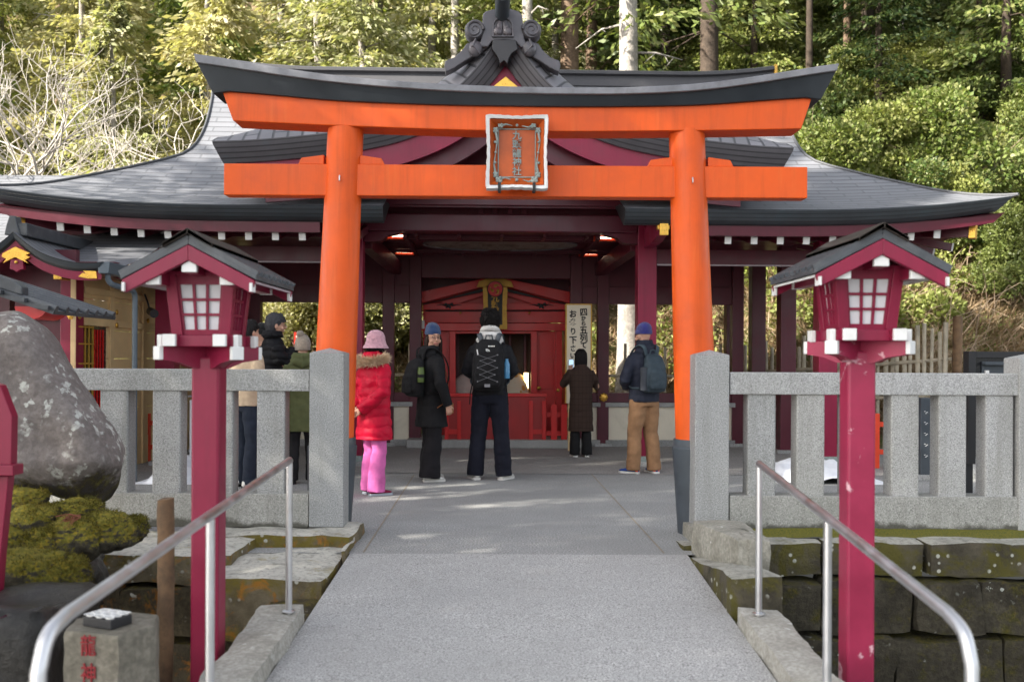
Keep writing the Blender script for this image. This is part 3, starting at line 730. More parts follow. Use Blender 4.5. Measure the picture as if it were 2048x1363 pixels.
lantern('magenta wooden lantern on a chipped weathered post right of the path', 1712, 450, 4.78, R(45), True, R(0))
# ---------------------------------------------------------------- worship pavilion
PAV = Frame(-.13, 12.4, R(1.76)); P = PAV.at
pav = thing('worship_pavilion', 'open maroon worship pavilion with a sweeping grey copper roof behind the torii', 'pavilion', PAV.o, PAV.rz)
def zrow(py, ly): return P(1003, py, ly).z
LE = -1.25                                            # front eave
XB = [(0, 5.85), (.15, 5.5), (.33, 5.02), (.45, 4.52), (.54, 4.10), (.66, 3.98), (.87, 4.02), (1, 4.12)]
ZE, ZR, LR = 3.02, 5.36, 2.0
def rz_(t, x=0):
    z = ZE + (ZR-ZE)*(.36*t+.64*t*t); e = max(0, (abs(x)-3.0)/2.85)
    return z + .19*e**2.3*max(0, 1-t)**1.5
def ly_(t): return lerp(LE, LR, t)
NT_ = 26; ts = [i/NT_ for i in range(NT_+1)]
arc = [0]
for i in range(NT_): arc.append(arc[-1]+math.hypot(ly_(ts[i+1])-ly_(ts[i]), rz_(ts[i+1])-rz_(ts[i])))
XC = 1.36
roof = MB()
def surf(mb, xa, xb, t0, t1, n, back=False, off=0):
    rows = []; us = []
    for i, t in enumerate(ts):
        if t < t0-1e-6 or t > t1+1e-6: continue
        r = []
        for k in range(n+1):
            x = lerp(xa(t), xb(t), k/n); y = ly_(t); y = 2*LR-y if back else y
            r.append(Vector((x, y, rz_(t, x)+off)))
        rows.append(r); us.append(arc[i])
    mb.grid(rows, uv=lambda i, k: (rows[i][k].x, us[i]), flip=back)
for s in (-1, 1):
    f = (lambda a, b: (lambda t: s*a(t), lambda t: s*b(t)))
    A, B_ = (lambda t, s=s: s*curve(XB, t)), (lambda t, s=s: s*XC)
    surf(roof, A if s < 0 else B_, B_ if s < 0 else A, 0, 1, 30)
surf(roof, lambda t: -XC, lambda t: XC, .42, 1, 8)
surf(roof, lambda t: -curve(XB, t), lambda t: curve(XB, t), 0, 1, 40, back=True)
for s in (-1, 1):                                     # hipped sides
    rows = []; us = []
    for i, t in enumerate(ts):
        if t > .56: break
        x = s*curve(XB, t); y0, y1 = ly_(t), 2*LR-ly_(t)
        rows.append([Vector((x, lerp(y0, y1, k/20), rz_(t, x) - (.19*max(0, (abs(x)-3)/2.85)**2.3*max(0, 1-t)**1.5)*(1-abs(2*k/20-1)**2.5))) for k in range(21)]); us.append(arc[i])
    roof.grid(rows, uv=lambda i, k: (rows[i][k].y, us[i]), flip=s > 0)
ro = roof.build('roof', M['copper'], pav, smooth='all')
gw = MB()                                             # end gables under the verge
for s in (-1, 1):
    x = s*3.9; n = [t for t in ts if t >= .5]
    gw.add([(x, ly_(t), rz_(t)-.03) for t in n]+[(x, 2*LR-ly_(t), rz_(t)-.03) for t in n[::-1]][1:], [list(range(2*len(n)-1))])
split_build(gw, 'gable_wall', M['maroon'], pav)
vb = MB()                                             # hip and verge rolls
for s in (-1, 1):
    for bk in (0, 1):
        p = [Vector((s*curve(XB, t), (2*LR-ly_(t)) if bk else ly_(t), rz_(t, curve(XB, t))+.01)) for t in ts]
        vb.tube(p, .018, 8)
split_build(vb, 'verge_roll', M['copper'], ro, smooth=True)
# layered eave band, fascia and soffit
def eave_line(x): return rz_(0, x)
def band(mb, xs, prof, inset):
    rows = []; d = 0; us = []
    for j, (dy, dz) in enumerate(prof):
        if j: d += math.hypot(dy-prof[j-1][0], dz-prof[j-1][1])
        us.append(d); rows.append([Vector((x*(1-inset*j/(len(prof)-1)*max(0, (abs(x)-4.6)/1.25)), LE+dy, eave_line(x)+dz)) for x in xs])
    mb.grid(rows, uv=lambda i, k: (xs[k], us[i]))
bnd = MB(); fas = MB(); sof = MB()
BP = [(0, 0), (-.012, -.012), (.03, -.09), (.10, -.168), (.16, -.172)]
for s in (-1, 1):
    xs = [s*lerp(XC, 5.85, k/30) for k in range(31)]
    if s < 0: xs = xs[::-1]
    band(bnd, xs, BP, .045)
    band(fas, [x*.985 for x in xs if abs(x) > 1.98], [(.12, -.165), (.13, -.285), (.19, -.288)], .05)
    x = s*XC                                           # cut ends of the eave at the porch
    cut = [(x, LE+dy, ZE+dz) for dy, dz in BP]+[(x, LE+.9, ZE+.15), (x, LE+.45, ZE+.115)]
    bnd.add(cut, [list(range(len(cut))) if s < 0 else list(range(len(cut)))[::-1]])
    rows = [[(lambda t_, x_: Vector((x_, LE+.10+1.5*j/6, rz_(t_, x_)-.19)))((.10+1.5*j/6)/3.25, math.copysign(min(abs(x), curve(XB, (.10+1.5*j/6)/3.25)-.10), x)) for x in xs] for j in range(7)]
    sof.grid(rows, flip=True)
    for e in (0, 1):                                  # side eaves
        rows = []; us = []; d = 0
        for j, (dy, dz) in enumerate(BP):
            if j: d += math.hypot(dy-BP[j-1][0], dz-BP[j-1][1])
            us.append(d); r = []
            for k in range(21):
                q = k/20; y = lerp(LE, 2*LR-LE, q); up = .19*abs(2*q-1)**2.5
                r.append(Vector((s*(5.85-dy-.045*5.85*j/4*abs(2*q-1)**8), y+(.12*j/4 if k == 0 else 0), ZE+up+dz)))
            rows.append(r)
        if e == 0: bnd.grid(rows, uv=lambda i, k: (rows[i][k].y, us[i]), flip=s > 0)
    rows = [[Vector((s*(5.72-1.5*j/4), lerp(LE+.1+.9*j/4, 2*LR-LE-.1-.9*j/4, k/20), ZE-.19+.22*j/4+.16*abs(2*k/20-1)**2.5*(1-j/4)**2)) for k in range(21)] for j in range(5)]
    sof.grid(rows, flip=s < 0)
split_build(bnd, 'eave_band', M['band'], pav, smooth=True, ang=50); split_build(fas, 'eave_fascia', M['maroon'], pav); split_build(sof, 'soffit', M['maroon'], pav)
# rafters with white ends
rx = [P(px, 465, LE+.22).x for px in [120+53.8*k for k in range(-1, 12)]] + [P(px, 471, LE+.22).x for px in [1404+52.3*k for k in range(0, 11)]]
for x in rx:
    ez = eave_line(x)
    if abs(x) > 5.3 : continue
    mb = MB(); mb.beam((x, LE+.24, ez-.315), (x, .25, ez-.315+.27), .066, .092); ra = mb.build('rafter', M['maroon'], pav)
    mb = MB(); mb.beam((x, LE+.222, ez-.317), (x, LE+.242, ez-.317+.004), .074, .10); mb.build('end_cap', M['white'], ra)
for s in (-1, 1):
    for k in range(9):                                # side rafters
        y = LE+.9+k*.5
        mb = MB(); mb.beam((s*5.5, y, ZE-.31), (s*4.0, y, ZE-.03), .066, .092); ra = mb.build('rafter', M['maroon'], pav)
        mb = MB(); mb.beam((s*5.515, y, ZE-.312), (s*5.495, y, ZE-.308), .074, .10); mb.build('end_cap', M['white'], ra)
    mb = MB(); mb.beam((s*5.50, LE+.32, ZE-.17), (s*4.0, .1, ZE-.08), .12, .17); cb = mb.build('corner_rafter', M['maroon'], pav)
    a = Vector((s*5.50, LE+.32, ZE-.17)); d = (a-Vector((s*4.0, .1, ZE-.08))).normalized()
    mb = MB(); mb.beam(a+d*.025, a-d*.05, .15, .205); mb.build('gold_end_plate', M['gold'], cb, bevel=.006)
# porch gable in front: swooping roof, layered verge, bargeboards
GL = -1.60
GZ = [(0, 4.87), (.09, 4.79), (.25, 4.55), (.47, 4.30), (.8, 4.06), (1.23, 3.88), (1.75, 3.765), (2.29, 3.695), (2.8, 3.65), (3.16, 3.635)]
ga = [lerp(0, 3.16, (k/34)) for k in range(35)]; aa = [-a for a in ga[::-1]] + ga[1:]
gz = lambda a: curve(GZ, abs(a))
gs = [0]
for k in range(34): gs.append(gs[-1]+math.hypot(ga[k+1]-ga[k], gz(ga[k+1])-gz(ga[k])))
gl_ = lambda a: gs[min(34, int(round(abs(a)/3.16*34)))]
mb = MB(); ys = [GL, GL+.08, GL+.25, GL+.5, GL+.8, GL+1.6, 1.6]
MK = (0, .07, .19, .28, .32, .32, .32)
def nrm(a):
    e = .02; d = Vector((2*e, 0, gz(a+e)-gz(a-e))).normalized(); n = Vector((d.z, 0, -d.x)); return n if n.z < 0 else -n
def rolled(a, y, k):
    p = Vector((a, y, gz(a)+.012)) - (nrm(a)*k if abs(a) > .04 else Vector((0, 0, -k)))
    if abs(a) > 2.6: p = lerp(p, Vector((a, y, gz(a)+.012+k*.5)), min(1, (abs(a)-2.6)/.5))
    return p
rows = [[rolled(a, y, MK[j]) for a in aa] for j, y in enumerate(ys)]
mb.grid(rows, uv=lambda i, k: (ys[i]+7, 5-gl_(aa[k])))
gr = mb.build('porch_roof', M['copper_w'], pav, smooth='all')
def gband(mb, prof, uvs=True, amax=3.16):
    rows = []
    for dy, dn in prof:
        r = []
        for a in aa:
            if abs(a) > amax: continue
            n = nrm(a) if abs(a) > .05 else Vector((0, 0, -1)); k = dn
            p = Vector((a, GL+dy, gz(a)))+n*k
            if a > 1e-6: p.x = max(p.x, 0)
            elif a < -1e-6: p.x = min(p.x, 0)
            e = max(0, abs(a)-2.9)/.26; p.x -= math.copysign(.45*dn*e, a); r.append(p)
        rows.append(r)
    sel = [a for a in aa if abs(a) <= amax]
    mb.grid(rows, uv=lambda i, k: (sel[k], prof[i][1]))
mb = MB(); gband(mb, [(0, -.012), (.0, .02), (.045, .12), (.10, .205), (.2, .21)]); 
for s in (-1, 1):
    p = [Vector((s*3.16, GL, gz(3.16)+.01)), Vector((s*3.16, 1.0, gz(3.16))), Vector((s*3.05, 1.0, gz(3.16)-.2)), Vector((s*3.06, GL+.10, gz(3.16)-.205))]
    mb.add(p, [(0, 1, 2, 3)] if s > 0 else [(3, 2, 1, 0)])
mb.build('verge_band', M['bandw'], pav, smooth=True, ang=50)
mb = MB(); gband(mb, [(.14, .20), (.14, .44), (.19, .44), (.19, .2)], amax=3.0); mb.build('barge_board', M['magenta'], pav, smooth=True, ang=40)
mb = MB(); gband(mb, [(.17, .19), (1.0, .19), (1.7, .19)], amax=3.1); mb.build('porch_soffit', M['maroon'], pav)
mb = MB(); gband(mb, [(.30, .42), (.30, .62), (.36, .62)], amax=2.7); mb.build('inner_barge_board', M['maroon'], pav, smooth=True, ang=40)
pz_ = [(a, gz(a)-.2) for a in aa if abs(a) < 2.6]
mb = MB(); mb.prism(pz_+[(2.6, 3.14), (-2.6, 3.14)], -.40, -.35); mb.build('pediment_board', M['maroon'], pav)
q0 = P(975, 175, GL+.1); mb = MB(); zc = gz(0)-.44
mb.prism([(-.32, zc-.28), (0, zc-.02), (.32, zc-.28), (.16, zc-.36), (0, zc-.50), (-.16, zc-.36)], GL+.10, GL+.135); mb.build('gold_gable_plate', M['gold'], pav, bevel=.004)
# ridges
mb = MB()
xr0, xr1 = -4.12, 3.98
pr = [(-.13, -.10), (-.10, .05), (-.15, .07), (-.15, .11), (-.06, .145), (.06, .145), (.15, .11), (.15, .07), (.10, .05), (.13, -.10)]
rows = []
for k in range(31):
    x = lerp(xr0, xr1, k/30); u = .12*max(0, (abs(x)-2.6)/1.5)**2
    rows.append([Vector((x, LR+y, ZR+z+u-.02)) for y, z in pr])
mb.loft(rows); rg_ = mb.build('main_ridge', M['copper_w'], pav, smooth=True, ang=30)
for s, x in ((1, xr1),): MB().bx(x-.02, x+.02, LR-.16, LR+.16, ZR+.02, ZR+.22).build('gold_end_plate', M['goldp'], rg_, bevel=.005)
mb = MB(); mb.loft([[Vector((x, y, 4.93+z)) for x, z in ((-.17, -.15), (-.13, .08), (-.17, .10), (-.08, .17), (.08, .17), (.17, .10), (.13, .08), (.17, -.15))] for y in (GL+.22, 2.0)])
mb.build('porch_ridge', M['copper_w'], pav, smooth=True, ang=30)
# ridge-end ornament of the porch gable, outline read from the photograph at its own depth
OL = GL-.06
def tr(pts, ly=OL): return [(q.x, q.z) for q in (P(860+x*.1467, y*.1467, ly) for x, y in pts)]
orn = MB(); orn.prism(tr([(720,190),(760,152),(850,128),(980,120),(1100,122),(1205,152),(1250,190),(1268,330),(1285,520),(1310,585),(1300,640),(1240,650),(1160,560),(1000,545),(850,560),(790,640),(700,640),(672,590),(700,520),(712,330)]), OL, OL+.20)
oo = orn.build('ridge_ornament', M['ornament'], pav, bevel=.012)
wing = [(690,560),(640,590),(560,575),(500,590),(430,690),(330,780),(205,830),(192,900),(212,985),(330,930),(480,830),(640,740),(800,640),(850,560)]
for s in (-1, 1):
    w_ = MB(); pl = tr(wing if s < 0 else [(1972-x, y) for x, y in wing], OL+.05); w_.prism(pl, OL+.05, OL+.22); w_.build('ridge_ornament_wing', M['ornament'], oo, bevel=.01)
    c = tr([(605 if s < 0 else 1385, 412)])[0]; sp = MB()
    sp.lathe([(0, -.03), (.085, -.03), (.105, 0), (.105, .14), (0, .14)], n=28)
    sp.v = [(c[0]+x, OL-.0+z, c[1]+y) for x, y, z in sp.v]
    path = [Vector((c[0]+s*-1*math.cos(th)*r, OL-.032, c[1]+math.sin(th)*r)) for th, r in ((k*.42, .098*(1-k/30)) for k in range(27))]
    sp.tube(path, [.020*(1-k/34) for k in range(27)], 8)
    sp.build('spiral_carving', M['ornament'], oo, smooth=True, ang=40)
    fl = MB(); b = tr([(620 if s < 0 else 1352, 660)])[0]; fl.ball((b[0], OL+.02, b[1]), (.075, .05, .09), 12); fl.tube([(b[0]-s*.0, OL-.01, b[1]+.10), (b[0]+s*.03, OL-.02, b[1]+.02), (b[0]-s*.05, OL-.01, b[1]-.06)], [.012, .02, .008], 8); fl.build('carved_bud', M['ornament'], oo, smooth=True)
fr = MB(); fo = tr([(845,510),(845,330),(880,270),(940,240),(990,255),(1040,240),(1095,265),(1135,330),(1140,510)]); fi = tr([(868,498),(868,340),(895,290),(945,262),(990,275),(1035,262),(1085,290),(1112,340),(1118,498)])
n = len(fo); fr.add([(x, OL-.002, z) for x, z in fo]+[(x, OL-.028, z) for x, z in fo]+[(x, OL-.028, z) for x, z in fi]+[(x, OL-.002, z) for x, z in fi], [(j*n+i, j*n+(i+1) % n, (j+1)*n+(i+1) % n, (j+1)*n+i) for j in range(3) for i in range(n)]); fr.build('crest_frame', M['ornament'], oo)
dv = MB()
for s in (-1, 1):
    a = tr([(990+s*25, 280), (990+s*40, 350), (990+s*55, 430), (990+s*75, 450)]); dv.tube([(x, OL-.005, z) for x, z in a], [.02, .035, .04, .03], 10, sq=.5)
    c = tr([(990+s*68, 440)])[0]; dv.ball((c[0], OL-.01, c[1]), (.052, .03, .052), 10)
dv.build('crest_carving', M['ornament'], oo, smooth=True)
kp = MB(); ko = tr([(850,555),(1165,555),(1195,685),(1110,740),(1070,810),(1055,880),(1005,835),(955,880),(930,800),(890,735),(845,680)]); kp.prism(ko, OL-.03, OL+.15); kp.build('peak_plate', M['bandw'], oo, bevel=.006)
tb = MB(); c = tr([(990, 62)], OL-.25)[0]; tb.tube([(c[0], OL+.25, c[1]-.06), (c[0], OL-.05, c[1]-.01), (c[0], OL-.36, c[1]+.075)], [.075, .078, .083], 24); tb.build('ridge_end_tile', M['base_dark'], oo, smooth=True, ang=40)
# posts and beams
def post(x, y, w, z0=0.0, z1=3.0, name='post', mt='maroon'): 
    mb = MB(); mb.bx(x-w/2, x+w/2, y-w/2, y+w/2, z0, z1); o = mb.build(name, M[mt], pav, bevel=.008)
    b = MB(); b.bx(x-w*.75, x+w*.75, y-w*.75, y+w*.75, -.02, .05); b.build('post_stone', M['granite'], pav, bevel=.01); return o
for x in (-4.12, -1.83, 1.80, 4.07):
    post(x, 0, .235, mt='magenta')
    g = MB(); g.bx(x-.125, x+.125, -.125, .125, .05, .12); g.build('post_shoe', M['verdi'], pav)
for x in (-4.12, 4.07):
    for y in (1.6, 3.1, 4.7): post(x, y, .22)  # darker red than the front posts, standing for the shade under the roof
BK = 2.6
def ZB(py): return P(1003, py, BK).z
for px in (777, 831, 1151, 1205, 511, 1473): post(P(px, 700, BK).x, BK, .175, 0, 2.9)
def beam(name, x0, x1, y0, y1, z0, z1, mt='maroon', b=.006): return MB().bx(x0, x1, y0, y1, z0, z1).build(name, M[mt], pav, bevel=b)
for x0, x1 in ((-4.0, -1.95), (1.92, 3.95)):
    beam('lower_beam', x0, x1, -.08, .08, 2.50, 2.69, 'maroon'); beam('upper_beam', x0, x1, -.09, .09, 2.80, 2.98)
    beam('beam_edge_strip', x0, x1, -.095, -.082, 2.485, 2.503, 'soffit', .002)
zb0, zb1 = zrow(466, 0), zrow(431, 0)
beam('front_beam', -1.71, 1.68, -.13, .13, zb0, zb1, 'maroon', .015)
beam('upper_panel', -1.9, 1.9, -.05, .05, zb1+.002, zrow(395, 0)+.1)
for px in (962, 990, 1020, 1048): 
    x = P(px, 418, -.08).x; beam('strut', x-.03, x+.03, -.10, -.052, zb1+.004, zb1+.22)
beam('porch_beam', -2.9, 2.9, -.45, -.30, 3.16, 3.40)
for s in (-1, 1):                                     # haunches below the front beam
    h = MB(); xe = s*1.70; h.prism([(xe, zb0-.002), (xe-s*.46, zb0-.002), (xe-s*.40, zb0-.03), (xe-s*.28, zb0-.055), (xe-s*.2, zb0-.12), (xe, zb0-.135)], -.09, .09); h.build('beam_haunch', M['maroon'], pav, bevel=.004)
    h = MB(); x = s*1.70; h.beam((x, .12, 2.78), (x*.90, BK, 2.66), .15, .19); h.build('side_beam', M['maroon'], pav, bevel=.006)
    h = MB(); h.prism([(0, 2.70), (.0, 2.95), (-.98, 2.95), (-1.0, 2.86), (-.86, 2.74), (-.6, 2.70)], -.06, .06, fn=lambda v, s=s: Vector((s*1.815+v.y, v.x-.12, v.z))); ko = h.build('carved_beam_end', M['magenta'], pav, bevel=.005)
    h = MB(); h.bx(s*1.815-.05, s*1.815+.05, -1.16, -1.13, 2.73, 2.955); h.bx(s*1.815-.068, s*1.815+.068, -1.125, -1.02, 2.80, 2.94); h.build('gold_end_plate', M['gold'], ko, bevel=.006)
for px_, py_, hh_ in ((331, 466, .05), (329, 497, .085)):
    q_ = P(px_, py_, -.34); MB().bx(q_.x-.055, q_.x+.055, -.36, -.32, q_.z-hh_, q_.z+hh_).build('end_cap', M['white'], pav, bevel=.003); MB().bx(q_.x-.05, q_.x+.05, -.318, -.1, q_.z-hh_+.005, q_.z+hh_-.005).build('bracket_arm', M['maroon'], pav)
# ceilings
CZL = 2.90
def plane(name, x0, x1, y0, y1, z, mt, par=pav): return MB().bx(x0, x1, y0, y1, z, z+.02).build(name, M[mt], par)
plane('coffered_ceiling', -1.65, 1.65, .14, BK+.1, CZL, 'maroon')
for x0, x1 in ((-4.1, -1.66), (1.66, 4.1)): plane('side_ceiling', x0, x1, .10, 4.7, 2.92, 'maroon')
for k in range(7):
    x = lerp(-1.62, 1.62, k/6); b = MB(); b.bx(x-.02, x+.02, .14, .62, CZL-.05, CZL-.001); b.build('ceiling_batten', M['maroon'], pav)
    b = MB(); b.bx(x-.02, x+.02, 2.12, BK, CZL-.05, CZL-.001); b.build('ceiling_batten', M['maroon'], pav)
for y in (.40, .62, 2.10, 2.36): MB().bx(-1.62, 1.62, y-.018, y+.018, CZL-.055, CZL-.003).build('ceiling_batten', M['maroon'], pav)
for x in (-1.22, 1.22): MB().bx(x-.025, x+.025, .14, BK, CZL-.07, CZL-.004).build('ceiling_batten', M['maroon'], pav)
t = NT('ceiling_painting'); o_ = t.obj(); nn = t.noise(o_, 2.4, 8, .7, 2.2)
M['paintd'] = t.bsdf(t.ramp(nn, [(.3, (.03, .022, .02)), (.45, (.16, .12, .10)), (.55, (.30, .25, .21)), (.65, (.10, .075, .065)), (.8, (.28, .24, .21))]), .7)
mb = MB(); el_ = [(1.06*math.cos(k*math.pi/32), 1.38+.72*math.sin(k*math.pi/32)) for k in range(64)]
mb.add([(x, y, CZL-.008) for x, y in el_]+[(x, y, CZL-.0005) for x, y in el_], [list(range(63, -1, -1))]+[(i, (i+1) % 64, (i+1) % 64+64, i+64) for i in range(64)]); pd = mb.build('ceiling_painting', M['paintd'], pav)
mb = MB(); mb.tube([(x, y, CZL-.012) for x, y in el_]+[(el_[0][0], el_[0][1], CZL-.012)], .012, 6, sq=1.0, caps=False); mb.build('painting_rim', M['capgrey'], pd)
M['lamp'] = emit('warm_lamp', (1.0, .80, .56), 3.5)
for px, py, ly in ((787, 471, .34), (1209, 473, .34), (810, 520, 2.30), (1176, 521, 2.30)):
    q = P(px, py, ly); lp = MB(); lp.bx(q.x-.14, q.x+.14, ly-.05, ly+.05, CZL-.07, CZL-.005); lo = lp.build('lamp_housing', M['redor'], pav)
    lp = MB(); lp.bx(q.x-.12, q.x+.12, ly-.058, ly-.0505, CZL-.042, CZL-.020); lp.build('lamp_diffuser', M['lamp'], lo)
# back wall: lintel, sill, plaster, openings in between
xs_ = [P(px, 700, BK).x for px in (511, 777, 831, 1151, 1205, 1473)]
for a, b in ((0, 1), (1, 2), (3, 4), (4, 5)):
    x0, x1 = xs_[a]+.088, xs_[b]-.088
    beam('wall_lintel', x0, x1, BK-.06, BK+.06, ZB(607), ZB(572)); MB().bx(x0, x1, BK-.03, BK+.03, ZB(572)-.002, 2.9).build('wall_board', M['maroon'], pav)
    beam('sill_beam', x0, x1, BK-.07, BK+.07, ZB(803), ZB(784)); 
    MB().bx(x0-.05, x1+.05, BK-.10, BK+.10, ZB(812), ZB(803)-.002).build('stone_sill', M['granite'], pav, bevel=.006)
    MB().bx(x0-.04, x1+.04, BK-.05, BK+.05, .10, ZB(812)).build('plaster_wall', M['plaster'], pav)
    MB().bx(x0-.05, x1+.05, BK-.09, BK+.09, -.02, .10).build('stone_plinth', M['granite'], pav, bevel=.008)
beam('wall_lintel', xs_[2]+.088, xs_[3]-.088, BK-.06, BK+.06, ZB(557), 2.9)
for px in (1207, ): 
    q = P(px, 794, BK-.1); mb = MB(); mb.ball((q.x, BK-.095, q.z), (.062, .02, .062), 12)
    for k in range(8): mb.ball((q.x+.05*math.cos(k*.785), BK-.10, q.z+.05*math.sin(k*.785)), .018, 6)
    mb.build('gold_boss', M['gold'], pav, smooth=True)
MB().bx(xs_[2]-.1, xs_[3]+.1, BK-.45, BK+.5, .004, .125).build('stone_step', M['granite'], pav, bevel=.012)
# ---------------------------------------------------------------- red inner shrine behind the back wall
SL_ = 3.25
shr = thing('inner_shrine', 'red inner shrine with gabled front and dark doorway behind the pavilion', 'shrine', PAV.o, PAV.rz)
def S2(px, py, ly=SL_): q = P(px, py, ly); return (q.x, q.z)
def spr(name, poly, mt, d0=0.0, d1=.12, par=shr, bev=.004):
    ly = SL_+d0; mb = MB(); mb.prism([S2(x, y, ly) for x, y in poly], ly, SL_+d1); return mb.build(name, M[mt], par, bevel=bev)
def rect(x0, y0, x1, y1): return [(x0, y0), (x1, y0), (x1, y1), (x0, y1)]
CXS = 990
def mir(poly): return [(2*CXS-x, y) for x, y in poly]
bb = [(838, 584), (958, 559), (990, 548), (990, 566), (962, 574), (838, 607)]
for s, pl in ((-1, bb), (1, mir(bb))):
    spr('barge_board', pl, 'red', -.30, -.22); spr('barge_edge', [(x, y+(26 if i in (0, 1, 2) else 4)) for i, (x, y) in enumerate(pl)], 'iron', -.20, -.16)
ib = [(880, 604), (968, 577), (990, 570), (990, 580), (970, 590), (900, 612)]
for pl in (ib, mir(ib)): spr('inner_barge', pl, 'red', -.12, -.06)
spr('pediment', [(850, 606), (990, 560), (1130, 606)], 'red', .0, .05)
g = [(953, 574), (958, 562), (990, 552), (990, 565), (968, 574)]
for pl in (g, mir(g)): spr('gold_gable_plate', pl, 'goldp', -.325, -.30)
spr('shade_board', rect(836, 545, 1144, 612), 'maroon', .10, .16); spr('upper_beam', rect(846, 606, 1134, 619), 'red', -.14, .05); spr('shadow_strip', rect(852, 619.5, 1128, 622), 'iron', -.05, .03)  # added dark board behind the gable and black strip under the beam imitate shade
spr('frieze_panel', rect(850, 622.5, 1130, 645), 'red', -.02, .05)
spr('lintel_beam', rect(842, 646, 1138, 661), 'red', -.16, .05)
for x in (862, 905, 1068, 1118): spr('pillar', rect(x-6, 661.5, x+6, 884), 'red', -.10, .05)
for a, b in ((868, 899), (1074, 1112)):
    spr('door_panel', rect(a, 662, b, 884), 'red', .0, .04); spr('panel_frame', rect(a+5, 672, b-5, 778), 'red', -.012, .0)
for x in (845, 1135): spr('end_cap', rect(x-3.5, 640, x+3.5, 657), 'white', -.19, -.165)
for x in (843, 1133): spr('gold_edge', rect(x-3, 607, x+3, 620), 'goldp', -.19, -.15)
spr('door_lintel', rect(899, 661.5, 1074, 666.5), 'red', -.06, .04)
m = MB(); q = S2(903, 664), S2(1070, 664)
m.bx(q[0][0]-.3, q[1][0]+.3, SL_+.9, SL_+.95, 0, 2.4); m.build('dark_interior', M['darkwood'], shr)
for x in (915, 958, 1020, 1050): spr('inner_post', rect(x-2.5, 668, x+2.5, 800), 'maroon', .78, .85)
m = MB(); 
for x0, x1 in ((-2.2, S2(850, 700)[0]), (S2(1130, 700)[0], 2.0)): pass
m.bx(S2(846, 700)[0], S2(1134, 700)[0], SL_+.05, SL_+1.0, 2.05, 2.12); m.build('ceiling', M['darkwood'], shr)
for x0 in (846, 1129): spr('side_wall', rect(x0, 607, x0+5, 884), 'red', .05, .95)
for sgn in (-1, 1):
    m = MB(); c = S2(CXS+sgn*92, 612); yq = SL_-.155
    for k, (u, w, r) in enumerate(((0, 0, .03), (.045, .022, .026), (-.045, .018, .024), (.02, -.03, .02), (-.03, -.025, .018))): m.ball((c[0]+u, yq, c[1]+w), (r, .012, r), 8)
    m.tube([(c[0]+sgn*-.05, yq, c[1]), (c[0]+sgn*-.12, yq, c[1]+.015), (c[0]+sgn*-.2, yq, c[1]+.012)], [.014, .009, .003], 6); m.tube([(c[0]+sgn*.05, yq, c[1]), (c[0]+sgn*.12, yq, c[1]+.02), (c[0]+sgn*.19, yq, c[1]+.0)], [.014, .009, .003], 6)
    m.build('cloud_carving', M['iron'], shr, smooth=True)
for x, y in ((1077, 775), (1115, 779), (893, 775), (921, 618+8), (1058, 626)):
    m = MB(); c = S2(x, y); m.ball((c[0], SL_-.11, c[1]), (.03 if y > 700 else .018, .02, .03 if y > 700 else .018), 8); m.build('gold_fitting', M['gold'], shr, smooth=True)
spr('stone_base', rect(842, 884, 1138, 893), 'granite', -.12, 1.0)
# shrine plaque with crest disc
q = P(990, 616, SL_-.36); ip = thing('shrine_plaque', 'black and gold name plaque with red crest disc over the shrine doorway', 'plaque', PAV.M @ q, PAV.rz); k = 15.4/1991
ip.rotation_euler = (R(6), 0, PAV.rz)
m = MB(); w_, h_ = 23.5*k, 41*k; o1 = rim(w_, h_, amp=.012); o2 = rim(w_*.62, h_*.80, amp=.004)
m.loft([[(x, .03, z) for x, z in o1], [(x, -.02, z) for x, z in o1], [(x, -.02, z) for x, z in o2], [(x, .0, z) for x, z in o2]], caps=False); m.build('rim', M['goldp'], ip)
m = MB(); m.bx(-w_*.9, w_*.9, -.0, .03, -h_*.92, h_*.92); m.build('board', M['iron'], ip)
m = MB()
for j, ch in enumerate('九頭龍神社'): add_text(m, ch, .12, Matrix.Translation((0, -.006, (1.55-j)*.098)) @ FACE, .004, .004)
m.build('lettering', M['goldp'], ip)
m = MB(); m.lathe([(0, -.02), (.112, -.02), (.118, 0), (.118, .03), (0, .03)], n=28); m.v = [(x, -.03+z, h_*.93+y) for x, y, z in m.v]; cd = m.build('crest_disc', M['red'], ip, smooth=True, ang=40)
m = MB(); m.tube([(.118*math.cos(a*math.pi/16), -.055, h_*.93+.118*math.sin(a*math.pi/16)) for a in range(33)], .006, 6, caps=False); m.build('crest_rim', M['iron'], cd)
m = MB()
for a in range(3):
    an = a*2*math.pi/3; c = (.048*math.sin(an), h_*.93+.048*math.cos(an)); m.ball((c[0], -.055, c[1]), (.024, .008, .024), 8)
    m.tube([(c[0], -.056, c[1]), (.075*math.sin(an+.5), -.056, h_*.93+.075*math.cos(an+.5)), (.078*math.sin(an+1.0), -.056, h_*.93+.078*math.cos(an+1.0))], [.018, .012, .004], 6)
m.build('crest_mark', M['goldp'], cd, smooth=True)
